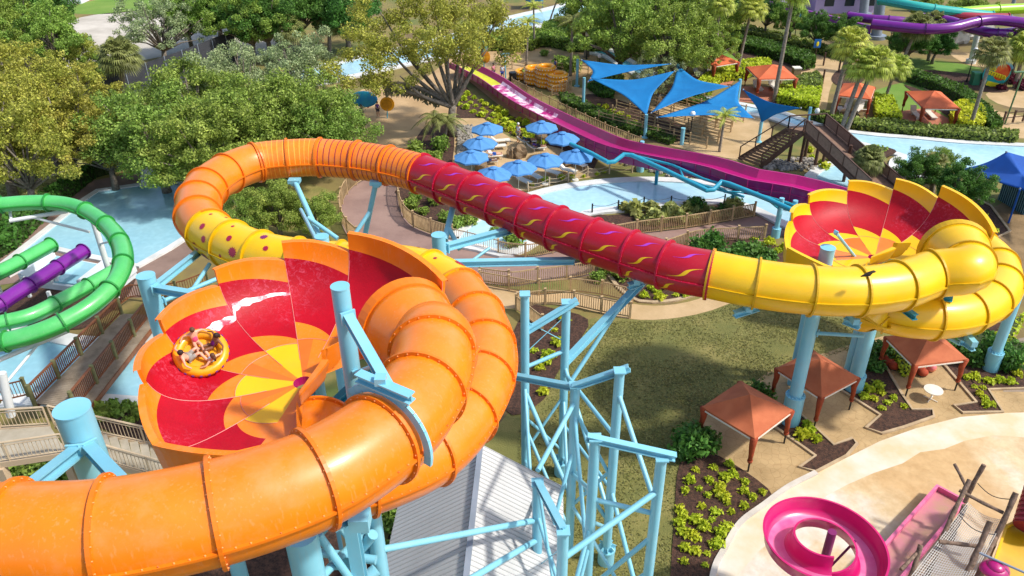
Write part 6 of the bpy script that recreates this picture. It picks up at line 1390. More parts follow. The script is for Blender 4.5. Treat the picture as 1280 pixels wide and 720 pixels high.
# ---- brown stair bridge
sbr = thing('stair_bridge', 'dark brown footbridge with stairs on its left and a long ramp on its right', 'footbridge', pt(985, 210)); zt_ = 4.0
A = pt(924, 197, .2); Bq = pt(951, 207, .2); Cq = pt(985, 160, zt_); Dq = pt(1004, 164, zt_); n = 14
for i in range(n):
    t = (i+.5)/n; l = A.lerp(Cq, t); r = Bq.lerp(Dq, t); d = (Cq-A); d.z = 0; d.normalize(); b = MB(); b.quad(l-d*.2, r-d*.2, r+d*.2, l+d*.2); b.quad(l-d*.2, r-d*.2, r-d*.2-V((0, 0, .22)), l-d*.2-V((0, 0, .22))); b.build('step', mat('tread_wood', '8a6c58', .8, '745846', 3), sbr)
def sidewall(a, c, name='railing', hh=1.15, fill=True):
    b = MB(); b.beam(a-V((0, 0, .18)), c-V((0, 0, .18)), .12, .42); o = b.build('stringer', BROWNR, sbr)
    b = MB(); b.beam(a+V((0, 0, hh)), c+V((0, 0, hh)), .12, .1); b.beam(a+V((0, 0, .12)), c+V((0, 0, .12)), .08, .06); k = max(2, round((c-a).length/1.7))
    for i in range(k+1): p = a.lerp(c, i/k); b.beam(p, p+V((0, 0, hh)), .1, .1)
    o = b.build(name, BROWNR, sbr)
    if fill: q = MB(); q.beam(a+V((0, 0, hh*.55)), c+V((0, 0, hh*.55)), .02, hh*.75); q.build('mesh_panel', mat('brown_mesh', '8c7464', .8, '7c6656', 4), o)
sidewall(A, Cq, fill=False); sidewall(Bq, Dq, fill=False)
E1 = pt(1006, 165, zt_); E2 = pt(1030, 157, zt_); G1 = pt(1086, 240, 1.2); G2 = pt(1126, 240, 1.2)
b = MB(); b.quad(Cq, Dq, E1, E2); b.quad(E1, G1, G2, E2); o = b.build('deck', mat('tread_wood', '8a6c58', .8), sbr); md = o.modifiers.new('t', 'SOLIDIFY'); md.thickness = .18
sidewall(E1, G1); sidewall(E2, G2); sidewall(Cq, E2, fill=False)
for q in (pt(985, 205), pt(1000, 205), pt(1018, 210), pt(1028, 206), pt(1054, 228), pt(1006, 196)):
    zz = 3.6; b = MB(); b.cyl((q.x, q.y, 0), (q.x, q.y, zz if q.x < pt(1040, 210).x else 2.2), .16, n=8); b.build('leg', BROWNR, sbr)
# ---- boardwalk on the left
bw = thing('boardwalk', 'grey plank boardwalk bridge with brown railings crossing the left river', 'boardwalk', pt(110, 450)); zd = 1.1
l0 = pt(152, 392, zd); l1 = pt(43, 504, zd); r0 = pt(200, 394, zd); r1 = pt(108, 512, zd); dl = (l1-l0); nn = 62
b = MB()
for i in range(nn):
    t = i/nn; t2 = (i+.8)/nn; b.quad(l0.lerp(l1, t), l0.lerp(l1, t2), r0.lerp(r1, t2), r0.lerp(r1, t))
    q = [l0.lerp(l1, t), l0.lerp(l1, t2), r0.lerp(r1, t2), r0.lerp(r1, t)]; b.quad(*[w-V((0, 0, .06)) for w in reversed(q)])
b.build('planks', mat('deck_plank', 'aa9a84', .85, '85755f', 1.6, .3, 15, lo=.3, hi=.7), bw)
b = MB(); b.beam(l0-V((0, 0, .22)), l1-V((0, 0, .22)), .12, .3); b.beam(r0-V((0, 0, .22)), r1-V((0, 0, .22)), .12, .3); b.build('beams', REDWOOD, bw)
OLIVE = mat('treated_post', '7c7a50', .85, '646240', 3); GREYR = mat('slate_pickets', '4e4c50', .7)
for a, c in ((l0, l1), (r0.lerp(r1, .0)-V((.6, 0, 0)), r1-V((.6, 0, 0)))):
    k = 4
    for i in range(k+1): p = a.lerp(c, i/k); b = MB(); b.cyl(p-V((0, 0, .9)), p+V((0, 0, 1.3)), .13, n=10); b.build('post', OLIVE, bw, smooth=True, ang=40)
    b = MB(); b.beam(a+V((0, 0, 1.2)), c+V((0, 0, 1.2)), .14, .07); b.beam(a+V((0, 0, .15)), c+V((0, 0, .15)), .07, .1); b.build('handrail', REDWOOD, bw)
    b = MB(); q = resample([a, c], .16)
    for w in q: b.box(w+V((0, 0, .66)), (.045, .045, 1.0), 0)
    b.build('pickets', REDWOOD if a is not l0 else REDWOOD, bw)
fence('brown railing at the far end of the boardwalk by the pool deck', [(150, 388), (166, 376), (200, 378), (232, 372), (262, 360)], 1.1, REDWOOD, .18, 2.0, .16, 0, z=.3, pm=OLIVE, pr=.045)
fence('brown railing at the near end of the boardwalk turning left', [(43, 512), (10, 520), (-30, 528)], 1.2, REDWOOD, .18, 1.8, .16, 0, z=1.0, pm=OLIVE, pr=.045)
# ---- concrete stair at lower left
st = thing('concrete_stair', 'beige concrete landing and stair with tan railings behind the thick blue column', 'stairs', pt(100, 640)); zl = 5.5
CONC = mat('beige_concrete', 'b4ab98', .85, '9c927e', .8, .2, 6)
la = pt(-60, 540, zl); lb_ = pt(62, 532, zl); lc = pt(84, 566, zl); ld = pt(-60, 588, zl); b = MB(); b.prism([la, ld, lc, lb_], zl-.22, zl); b.build('landing', CONC, st)
ea = pt(68, 530, zl); eb = pt(90, 566, zl); fa = pt(236, 566, 3.2); fb_ = pt(236, 606, 3.2); n = 13
for i in range(n):
    t = (i+.5)/n; l = ea.lerp(fa, t); r = eb.lerp(fb_, t); d = (fa-ea); d.z = 0; d.normalize(); dz = (fa.z-ea.z)/n; w = (fa-ea).length/n*.42
    b = MB(); q = [l-d*w, r-d*w, r+d*w, l+d*w]; zz = l.z; b.prism([V((v.x, v.y, zz)) for v in q], zz-.16, zz); b.build('step', CONC, st)
def rail(a, c, h=1.1, up=0):
    b = MB(); b.beam(a-V((0, 0, .1)), c-V((0, 0, .1)), .1, .3); b.build('stringer', mat('tan_stringer', 'bfa88a', .7), st)
    b = MB(); b.tube([a+V((0, 0, h)), c+V((0, 0, h))], .05, n=6); b.tube([a+V((0, 0, h*.86)), c+V((0, 0, h*.86))], .03, n=6); b.tube([a+V((0, 0, .15)), c+V((0, 0, .15))], .035, n=6)
    for i in range(max(2, round((c-a).length/.17))+1): p = a.lerp(c, i/max(2, round((c-a).length/.17))); b.cyl(p+V((0, 0, .12)), p+V((0, 0, h*.88)), .016, n=5)
    for i in range(max(1, round((c-a).length/2))+1): p = a.lerp(c, i/max(1, round((c-a).length/2))); b.cyl(p, p+V((0, 0, h)), .045, n=6)
    b.build('railing', TAUPE, st)
rail(la, lb_); rail(ld, lc); rail(ea, fa); rail(eb, fb_)
for q in (la.lerp(ld, .5), lb_.lerp(lc, .6), ld.lerp(lc, .4)): b = MB(); b.box((q.x, q.y, q.z/2-.12), (.35, .35, q.z-.25)); b.build('column', mat('tan_stringer', 'bfa88a', .7), st)
# ---- grey metal roofed building
gb = thing('metal_roof_building', 'low building with a pale grey ribbed metal gable roof, bottom centre', 'building', pt(590, 760)); ra = pt(601, 556, 6.3); rb = pt(571, 830, 6.3)
rc = pt(672, 606, 4.2); rd = V((rc.x-.1+(rb.x-ra.x), rc.y+(rb.y-ra.y), 4.2)); dd = (rb-ra).normalized(); sd = V((dd.y, -dd.x, 0)); sd = sd if sd.x < 0 else -sd; wl = 3.6
le = V((ra.x, ra.y, 3.9))+sd*wl; lf = V((rb.x, rb.y, 3.9))+sd*wl; rc = V((ra.x, ra.y, 3.9))-sd*wl*1.0; rd = V((rb.x, rb.y, 3.9))-sd*wl*1.0
ROOF = mat('pale_metal_roof', 'cacac8', .55, 'b4b4b2', .4, .1, 10, lo=.3, hi=.7)
for a, c, e, f in ((ra, rb, lf, le), (ra, rb, rd, rc)):
    b = MB(); b.quad(a, c, e, f); nrm = (c-a).cross(f-a).normalized(); nrm = nrm if nrm.z > 0 else -nrm; k = 44
    b.quad(a-nrm*.08, c-nrm*.08, e-nrm*.08, f-nrm*.08)
    for i in range(k+1): t = i/k; b.beam(a.lerp(c, t)+nrm*.012, f.lerp(e, t)+nrm*.012, .05, .025, mi=1, up=nrm)
    b.build('roof', [ROOF, mat('roof_seams', 'b0b0ae', .6)], gb)
b = MB(); b.beam(ra+V((0, 0, .05)), rb+V((0, 0, .05)), .22, .1); b.build('ridge_cap', GREYST, gb)
b = MB(); w1 = [le.lerp(rc, .05), rc.lerp(le, .05), rd.lerp(lf, .05), lf.lerp(rd, .05)]; b.prism([V((p.x, p.y, 0)) for p in w1], 0, 3.85); b.add([V((ra.x, ra.y, 6.2))+dd*.05, w1[0]+dd*.01, w1[1]+dd*.01], [(0, 1, 2)]); b.build('wall', CREAM, gb)
# ---- green and violet slides at left
def tubeslide(label, px, m, r=.5, cat='tube slide', open_=False):
    root = thing('tube_slide', label, cat, (pt(*px[0]).x, pt(*px[0]).y, 0)); path = catmull([pt(*q) for q in px], 8)
    dm = mat(m.name+'_flange', {'green_fibreglass': '2c8c3c', 'violet_fibreglass': '641876'}.get(m.name, '5c1468'), .4)
    slide_tube(root, path, m, dm, step=2.6, rad=r, seg=18); return root
gr = tubeslide('large green tube slide looping at the left edge above the river', [(-60, 262, 9.6), (0, 256, 9.5), (50, 253, 9.4), (90, 257, 9.3), (122, 272, 9.2), (146, 296, 9.1), (154, 322, 9.0), (146, 350, 8.9), (122, 376, 8.7), (90, 397, 8.5), (50, 415, 8.3), (0, 428, 8.1), (-60, 432, 8.0)], GREEN, .46)
g2_ = tubeslide('green tube slide ending at the splash trough, upper one', [(-60, 372, 3.6), (-20, 350, 3.4), (20, 330, 3.2), (64, 306, 3.0)], GREEN, .5)
tubeslide('violet tube slide between the two straight green ones', [(-60, 392, 3.4), (-10, 384, 3.2), (15, 370, 3.1), (50, 348, 3.0), (104, 314, 2.8)], VIOLET, .5)
tubeslide('green tube slide passing under the large loop, lower one', [(-60, 418, 3.0), (0, 404, 2.9), (40, 394, 2.8), (80, 374, 2.7), (120, 352, 2.6), (152, 334, 2.5)], GREEN, .5)
B = pt(147, 373); T = onY(115, 272, B.y); wp = thing('slide_support', 'white steel column with arms carrying the large green loop', 'column', B); b = MB(); b.cyl((B.x, B.y, 0), (B.x, B.y, T.z), .2, n=16); b.build('post', WHITEP, wp, smooth=True, ang=40)
for a, c, r in ((V((B.x, B.y, T.z-.2)), pt(140, 293, 9.2), .1), (V((B.x, B.y, T.z-2.0)), pt(146, 300, 8.8), .07)):
    b = MB(); b.cyl(a, c, r, n=8); b.build('arm', WHITEP, wp)
w2 = thing('slide_support', 'white steel beams under the upper left of the green loop', 'beam', pt(12, 276)); 
for a, c, r in (((12, 276, 8.6), (84, 264, 8.6), .13), ((14, 274, 8.6), (12, 262, 9.0), .09), ((42, 272, 8.5), (112, 290, 7.6), .08)): b = MB(); b.cyl(pt(*a), pt(*c), r, n=10); b.build('beam', WHITEP, w2, smooth=True, ang=40)
w3 = thing('slide_support', 'white steel arm reaching under the lower left of the green loop', 'beam', pt(0, 470))
for a, c, r in (((-20, 458, 7.2), (86, 413, 7.4), .12), ((8, 478, 6.6), (46, 432, 7.3), .07), ((2, 466, 7.6), (14, 520, 5.2), .2)): b = MB(); b.cyl(pt(*a), pt(*c), r, n=12); b.build('beam', WHITEP, w3, smooth=True, ang=40)
tr = thing('splash_trough', 'white splash troughs where the green and violet slides end by the left pool', 'trough', pt(100, 340)); b = MB(); q = [pt(30, 358), pt(70, 326), pt(172, 346), pt(140, 372)]
b.prism(q, 0, .5); b.build('slab', WHITE, tr)
for i in range(4):
    t = i/3; b = MB(); b.beam(q[1].lerp(q[2], t)+V((0, 0, .8)), q[0].lerp(q[3], t)+V((0, 0, .8)), .25, .6); b.build('divider', WHITE, tr)
b = MB(); b.prism([q[0].lerp(q[2], .08), q[1].lerp(q[3], .06), q[2].lerp(q[0], .08), q[3].lerp(q[1], .06)], .51, .62); b.build('water', W_POOL, tr)
for x, y in ((38, 372), (75, 360), (8, 384), (70, 392)): p = pt(x, y); b = MB(); b.box((p.x, p.y, .9), (.2, .2, 1.8)); b.build('stand', WHITE, tr)
w4 = thing('pool_steps', 'white moulded entry steps at the far end of the left pool', 'steps', pt(190, 226))
for i in range(4): a = pt(178, 221+i*3); c = pt(202, 219+i*3); b = MB(); b.beam(a+V((0, 0, .9-i*.2)), c+V((0, 0, .9-i*.2)), .5, .25); b.build('step', WHITE, w4)
# ---- pink spiral slide and play structure at the lower right
ps = thing('spiral_slide', 'pink spiral slide curling round a plum post in the bottom right', 'slide', pt(1028, 760)); cc = pt(1028, 691, 4.6); path = []
for i in range(-26, 150): a = R(200-i*2.4); path.append(V((cc.x+math.cos(a)*1.78, cc.y+math.sin(a)*1.72, cc.z+.2-i*.006)))
pf = frames(path); prof = [(-.62, .75), (-.54, .75), (-.5, .25), (-.3, .03), (0, 0), (.3, .03), (.5, .25), (.54, .75), (.62, .75)]
for q in range(0, len(pf)-11, 11):
    b = MB()
    for (p, d, sd, u) in pf[q:q+12]: b.v += [tuple(p+sd*x+V((0, 0, z))) for x, z in prof]+[tuple(p+sd*x*.98+V((0, 0, z-.07))) for x, z in reversed(prof)]
    n = len(prof)*2
    for i in range(11):
        for j in range(n): b.f.append((i*n+j, (i+1)*n+j, (i+1)*n+(j+1) % n, i*n+(j+1) % n)); b.m.append(1 if 3 <= j <= 4 else 0)
    b.build('trough_section', [PINK, mat('pale_slide_bed', 'd4548e', .35, 'dc78a4', 1.4)], ps, smooth=True, ang=45)
PLUM = mat('plum_paint', '7c1c5c', .45); b = MB(); b.cyl((cc.x+.1, cc.y-.1, 0), (cc.x+.1, cc.y-.1, cc.z+1.3), .17, n=16); b.build('post', PLUM, ps, smooth=True, ang=40)
for a, z0 in ((150, 3.4), (200, 3.6), (60, 3.8), (20, 3.2), (300, 3.4)): b = MB(); b.cyl((cc.x+.1, cc.y-.1, z0), (cc.x+math.cos(R(a))*1.6, cc.y+math.sin(R(a))*1.6, cc.z+.05), .05, n=8); b.build('brace', PLUM, ps)
fl = thing('flume', 'worn pale pink straight flume ending on the splash pad', 'slide', pt(1188, 620)); fp = [pt(1187, 621, .5), pt(1097, 722, 1.0), pt(1060, 770, 1.2)]; d = (fp[1]-fp[0]).normalized(); sd = d.cross(V((0, 0, 1))).normalized(); b = MB(); b.quad(fp[0]-sd*.6, fp[2]-sd*.6, fp[2]+sd*.6, fp[0]+sd*.6); b.build('bed', mat('worn_flume_bed', 'bc7c84', .4, 'b08c70', .6, .2, 3, lo=.4, hi=.6), fl)
for sg in (-1, 1): b = MB(); b.beam(fp[0]+sd*.66*sg+V((0, 0, .12)), fp[2]+sd*.66*sg+V((0, 0, .12)), .14, .36); b.build('side_rim', mat('pink_rim', 'd8608e', .45, 'e07ca0', 2), fl)
b = MB(); b.beam(fp[0]-sd*.72+V((0, 0, .12)), fp[0]+sd*.72+V((0, 0, .12)), .12, .36); b.build('end_rim', mat('pink_rim', 'd8608e', .45), fl)
b = MB(); b.beam(fp[0]+sd*-1.5, fp[2]+sd*-1.5, .35, .5); b.beam(fp[0]-sd*1.1, fp[2]-sd*1.1, .1, .5); tag(b.build('low_curb', CREAM), 'cream curb beside the pale pink flume', 'curb') if False else None
nb_ = thing('net_bridge', 'rope net bridge slung between crooked weathered logs, bottom right', 'rope bridge', pt(1200, 690))
zN = 2.6; n0 = pt(1210, 628, zN); n1 = pt(1254, 650, zN); n2 = pt(1206, 740, zN+.4); n3 = pt(1128, 735, zN+.4); b = MB(); k1, k2 = 40, 22
for i in range(k1+1):
    t = i/k1; a = n0.lerp(n3, t); c = n1.lerp(n2, t); pts = [a.lerp(c, s/6)-V((0, 0, .25*math.sin(math.pi*s/6))) for s in range(7)]; b.tube(pts, .012, n=4, caps=False)
for j in range(k2+1):
    s = j/k2; pts = [n0.lerp(n3, t/6).lerp(n1.lerp(n2, t/6), s)-V((0, 0, .25*math.sin(math.pi*s))) for t in range(7)]; b.tube(pts, .012, n=4, caps=False)
NETM = mat('white_rope', 'd0ccc4', .85); b.build('net', NETM, nb_)
def log(a, c, r=.1, nm='log'):
    a = V(a); c = V(c); b = MB(); m_ = a.lerp(c, .5)+V((rnd.uniform(-.05, .05), rnd.uniform(-.05, .05), 0)); b.tube(catmull([a, m_, c], 4), r, n=9, radii=[r*(1+.1*math.sin(i*1.7)) for i in range(9)]); b.build(nm, LOG, nb_, smooth=True, ang=50)
log(pt(1212, 600, 4.2), pt(1176, 676, 2.4), .1); log(pt(1230, 581, 4.4), pt(1206, 628, 2.4), .1); log(pt(1193, 580, 4.3), pt(1208, 610, 3.4), .07); log(pt(1199, 613, 3.6), pt(1254, 641, 3.3), .08); log(pt(1270, 616, 4.2), pt(1240, 682, 2.2), .12); log(pt(1238, 652, 4.4), pt(1204, 726, 2.4), .12); log(pt(1174, 677, 3.2), pt(1222, 683, 3.2), .09); log(pt(1151, 681, 3.6), pt(1138, 722, 2.6), .1); log(pt(1126, 712, 3.4), pt(1150, 686, 3.3), .07); log(pt(1204, 640, 2.5), pt(1140, 728, 2.6), .1); log(pt(1254, 652, 2.5), pt(1212, 740, 2.6), .1)
for q in (pt(1178, 672, 2.6), pt(1242, 680, 2.4), pt(1206, 632, 2.4), pt(1207, 724, 2.6), pt(1140, 725, 2.6)): log((q.x, q.y, 0), q, .12)
for a, c in (((1222, 604, 4.0), (1266, 624, 4.0)), ((1200, 645, 3.4), (1244, 668, 3.4))):
    pa, pc = pt(*a), pt(*c); pts = [pa.lerp(pc, t/8)-V((0, 0, .3*math.sin(math.pi*t/8))) for t in range(9)]; b = MB(); b.tube(pts, .02, n=5); b.build('rope', BLACK, nb_)
ys = thing('play_slide', 'broad yellow slide in the bottom right corner', 'slide', pt(1262, 700)); yp = [pt(1256, 662, 2.4), pt(1300, 640, 2.2), pt(1330, 730, 1.8), pt(1230, 742, 1.8)]; b = MB(); b.quad(*yp); o = b.build('bed', mat('mustard_plastic', 'd0a400', .4, 'c09404', .8, coat=.2), ys); md = o.modifiers.new('t', 'SOLIDIFY'); md.thickness = .1
for a, c in ((yp[0], yp[3]), (yp[0], yp[1])): b = MB(); b.beam(a+V((0, 0, .12)), c+V((0, 0, .12)), .1, .3); b.build('side_rim', YELLOW, ys)
b = MB(); b.cyl(pt(1222, 690, 3.4), pt(1295, 722, 3.4), .05, n=8); b.build('handrail', GREYST, ys)
b = MB(); q = pt(1243, 712, 3.0); b.blob(q, .55, 16, 8, sc_=(1.1, .9, .5), z0=-.2); b.blob(q+V((0, 0, .2)), .35, 14, 6, sc_=(1, 1, .5)); b.build('spout_cap', MAGENTA, smooth=True, base=(q.x, q.y, q.z-.3), label='magenta rounded spout top at the bottom right edge', cat='spout')
br = thing('ribbed_barrel', 'dark red ribbed barrel roof at the right edge above the yellow slide', 'barrel', pt(1280, 660)); a = pt(1290, 662, 3.0); c = pt(1312, 590, 4.4); b = MB(); b.tube([a, a.lerp(c, .5), c], .72, n=20); b.build('body', mat('dark_red_plastic', '8c2034', .5), br, smooth=True, ang=40)
for i in range(12):
    p = a.lerp(c, (i+.5)/12); dd2 = (c-a).normalized(); b = MB(); b.cyl(p-dd2*.05, p+dd2*.05, .76, n=20); b.build('rib', mat('bright_red_rib', 'a83848', .5), br)
# ---- patio table, chairs and beach balls by the third cabana
tp = pt(1167, 487, .75); tb_ = thing('patio_table', 'round white patio table on the stamped concrete terrace', 'table', (tp.x, tp.y, 0)); b = MB(); b.cyl((tp.x, tp.y, .72), (tp.x, tp.y, .76), .52, n=32); b.build('tabletop', CREAM, tb_, smooth=True, ang=40); b = MB(); b.cyl((tp.x, tp.y, .03), (tp.x, tp.y, .72), .035, n=8); b.build('pedestal', CREAM, tb_)
for k in range(4): a = R(45+90*k); b = MB(); b.beam((tp.x, tp.y, .1), (tp.x+math.cos(a)*.4, tp.y+math.sin(a)*.4, .05), .04, .03); b.build('foot', CREAM, tb_)
p = pt(1163, 464); b = MB(); b.blob((p.x, p.y, .3), .3, 16, 10); b.build('beach_ball', mat('pink_ball', 'd86878', .4, 'e89c60', 2.0), smooth=True, base=(p.x, p.y, 0), label='pink and orange ball beside the third terracotta cabana', cat='ball')
for i, (x, y) in enumerate([(1144, 460), (1148, 465), (1152, 469), (1106, 452), (1111, 457), (1116, 461)]):
    p = pt(x, y); ch = thing('cushion_seat', 'low rust red cushioned seat, '+['first', 'middle', 'last'][i % 3]+' in the row '+('under' if i < 3 else 'left of')+' the third cabana', 'seat', p, 'rust red cushioned seats'); b = MB(); b.blob((p.x, p.y, .25), .34, 12, 8, sc_=(1, 1, .7)); b.build('cushion', mat('rust_cushion', 'a8401c', .8, '943414', 3), ch, smooth=True); b = MB(); b.cyl((p.x, p.y, .02), (p.x, p.y, .14), .26, n=12); b.build('base', BROWNR, ch)
hedge('narrow lime hedge strip left of the third terracotta cabana', [(1108, 440), (1118, 438), (1138, 468), (1128, 472)], .6, L_LIME, 70, .16)
hedge('lime ground plants along the right grey path', [(1225, 440), (1262, 408), (1278, 398), (1266, 425), (1244, 448)], .5, L_LIME, 40, .18)
hedge('leafy green bushes in the bed right of the short column', [(1180, 432), (1230, 420), (1262, 428), (1285, 440), (1270, 462), (1220, 462), (1190, 455)], .5, L_HEDGE, 30, .2)
# ---- signs and bits round the plaza
def discsign(label, x, y, ybase, r, m, m2, fish=False):
    B = pt(x, ybase); T = onY(x, y, B.y); root = thing('sign', label, 'sign', B); b = MB(); b.cyl(B, T, .06, n=8); b.build('pole', TEALP, root)
    b = MB(); b.cyl(T-V((0, .05, 0)), T+V((0, .05, 0)), r, n=28); b.build('board', m, root, smooth=True, ang=40); b = MB(); b.cyl(T-V((0, .09, 0)), T-V((0, .05, 0)), r*.72, n=24); b.build('emblem', m2, root); return root
B = pt(606, 92); T = onY(604, 71, B.y); bf = thing('butterfly_sign', 'tall teal and orange butterfly wing shaped sign on the upper plaza', 'sign', B); b = MB()
b.blob(T+V((-.1, 0, .7)), 1.0, 18, 10, sc_=(.75, .08, 1.5)); b.build('wing', mat('teal_sign_paint', '38a09a', .5, 'd8c040', 1.5, lo=.5, hi=.56), bf, smooth=True); b = MB(); b.blob(T+V((.35, -.12, 0)), .7, 18, 10, sc_=(.8, .1, 1.1)); b.build('wing', mat('orange_sign_paint', 'e0a018', .5, 'b87010', 2), bf, smooth=True); b = MB(); b.cyl(B, T, .08, n=8); b.build('pole', TEALP, bf)
B = pt(632, 98); T = onY(631, 68, B.y); b = MB(); b.cyl(B, T, .1, n=10); b.box(T, (1.1, .1, .3)); b.build('signpost', CYAN, base=tuple(B), label='light blue signpost beside the butterfly shaped sign', cat='signpost')
p = pt(641, 101); b = MB(); b.cyl((p.x, p.y, .0), (p.x, p.y, 1.1), .42, .5, n=14); b.build('bin', BLACK, smooth=True, ang=40, base=tuple(p), label='dark round bin on the upper plaza by the signpost', cat='bin')
discsign('round golden yellow sign on the sandy plaza under the oak', 484, 130, 148, .8, mat('gold_sign', 'e8a010', .5), mat('dark_gold_sign', 'b87808', .5, 'd89410', 3))
B = pt(452, 140); T = onY(455, 124, B.y); sb2 = thing('wave_sign', 'blue curved wave shaped sign with red edge beside the green grove', 'sign', B); b = MB(); b.blob(T, 1.2, 16, 8, sc_=(1.3, .1, .8)); b.build('board', mat('wave_blue', '1c84c8', .5, '2ca0b8', 1), sb2, smooth=True); b = MB(); b.tube([T+V((.3, .05, -1.0)), T+V((1.3, .05, -.1)), T+V((1.5, .05, .9))], .08, n=6); b.build('edge', RED, sb2); b = MB(); b.cyl(B, T, .07, n=8); b.build('pole', GREYST, sb2)
for i, (x, y) in enumerate([(447, 160), (452, 163)]):
    p = pt(x, y); s0 = thing('stroller', 'dark stroller parked at the left of the sandy plaza, '+['left', 'right'][i]+' one', 'stroller', p); b = MB(); b.blob((p.x, p.y, .75), .42, 12, 8, sc_=(1, .7, .8), nz=.1); b.build('seat', BLACK, s0, smooth=True); b = MB(); b.tube([(p.x-.4, p.y, .3), (p.x+.1, p.y, .8), (p.x+.55, p.y, 1.1)], .03, n=6); b.build('handle', GREYST, s0)
    for dx in (-.35, .35): b = MB(); b.cyl((p.x+dx, p.y-.25, .17), (p.x+dx, p.y-.2, .17), .17, n=12); b.build('wheel', BLACK, s0)
# rainbow sign at right: glossy shapes with loose yellow lettering
B = pt(1249, 108); T = onY(1246, 92, B.y); rs_ = thing('rainbow_sign', 'colourful rainbow and sunset sign with looping yellow script at the right edge path', 'sign', B)
def shp(name, c, r, sc3, m, off=0): b = MB(); b.blob(T+V((c[0], -off, c[1])), r, 20, 10, sc_=sc3); b.build(name, m, rs_, smooth=True)
shp('board', (0, 0), 1.7, (1.0, .06, 1.0), mat('sign_teal', '10a0a0', .5)); shp('sunset', (.5, .15), 1.0, (1, .08, 1), mat('sign_orange', 'e87818', .5, 'd83818', 1.2), .08)
b = MB(); b.tube([T+V((.5+1.15*math.cos(R(a)), -.1, .2+1.15*math.sin(R(a)))) for a in range(20, 170, 10)], .17, n=8); b.build('arc', mat('sign_lightblue', '6cb4e4', .5), rs_, smooth=True)
b = MB(); b.tube([T+V((.5+.92*math.cos(R(a)), -.14, .2+.92*math.sin(R(a)))) for a in range(10, 120, 10)], .09, n=8); b.build('arc', mat('sign_red', 'd02828', .5), rs_, smooth=True)
def script(z0, x0, n, s):
    pts = []
    for i in range(n*10): t = i/10; pts.append(T+V((x0+t*.32*s+.16*math.sin(t*6.28), -.24, z0+.22*math.cos(t*6.28)-t*.11)))
    b = MB(); b.tube(pts, .07, n=6); b.build('script', mat('sign_yellow', 'f4e020', .5), rs_, smooth=True)
script(.9, -1.3, 3, 1.0); script(.25, -1.2, 7, 1.05)
b = MB(); b.box(T+V((.1, -.12, -1.35)), (2.2, .08, .55), M=Matrix.Rotation(R(14), 3, 'Y')); b.build('ribbon', mat('sign_yellow', 'f4e020', .5), rs_)
for dx in (-.8, .9): b = MB(); b.cyl((B.x+dx, B.y+.1, 0), (B.x+dx, B.y+.1, T.z), .07, n=8); b.build('post', BROWNR, rs_)
B = pt(1256, 155); T2_ = onY(1267, 90, B.y); b = MB(); b.cyl(B, (B.x+.2, B.y, T2_.z), .09, n=8); b.box((B.x-.2, B.y, T2_.z), (1.1, .3, .12)); b.build('green_pole', mat('green_pole_paint', '5c7c54', .5), base=tuple(B), label='green leaning pole with a small lamp head before the rainbow sign', cat='pole')
p = pt(1217, 106); bn2 = thing('trash_bin', 'dark green square bin beside the path by the lamp post', 'bin', p); b = MB(); b.box((p.x, p.y, .7), (.85, .85, 1.4)); b.build('body', mat('bin_green', '1c6c4c', .5), bn2); b = MB(); b.box((p.x, p.y, 1.5), (.95, .95, .16)); b.build('lid', mat('bin_lid', '2c8460', .5), bn2)
p = pt(994, 98); bx = thing('stone_bin', 'tan stone litter bin on the path behind the third cabana', 'bin', p); b = MB(); b.box((p.x, p.y, .65), (.9, .9, 1.3)); b.build('body', mat('tan_bin', 'a08860', .8, '8c7450', 4), bx); b = MB(); b.box((p.x, p.y, 1.36), (1.0, 1.0, .12)); b.build('lid', CREAM, bx)
p = pt(1018, 76); sg = thing('map_sign', 'blue map sign with yellow mark at the path junction', 'sign', p); b = MB(); b.cyl(p, p+V((0, 0, 1.8)), .05, n=6); b.build('post', BROWNR, sg); b = MB(); b.box(p+V((0, 0, 2.3)), (.9, .08, 1.1)); b.build('board', mat('map_blue', '1c64a8', .5), sg); b = MB(); b.blob(p+V((0, -.08, 2.25)), .25, 10, 6, sc_=(.7, .15, 1.3)); b.build('mark', mat('sign_yellow', 'f4e020', .5), sg)
for x, y, lb in ((1029, 82, 'right of the map sign'), (1048, 90, 'on the bed right of the junction'), (1028, 104, 'at the path edge above the third cabana')):
    p = pt(x, y); b = MB(); b.cyl(p, p+V((0, 0, 1.7)), .12, n=8); b.build('bollard', BROWNR, base=tuple(p), label='brown wooden bollard '+lb, cat='bollard')
fence('brown wooden railing at the right edge beside the far river', [(1252, 158), (1268, 156), (1290, 154)], 1.2, BROWNR, 0, 1.4, .16, 0, rails=(.5, .95), z=.3)
# white loungers in the far cabana
for x, y, lb in ((1051, 142, 'left white lounger inside the cabana behind the palm trunks'), (1074, 143, 'right white lounger inside the cabana behind the palm trunks')):
    p = pt(x, y); LG.place((p.x, p.y, .04), R(90), lb, 'white loungers in the far cabana', 1.2)
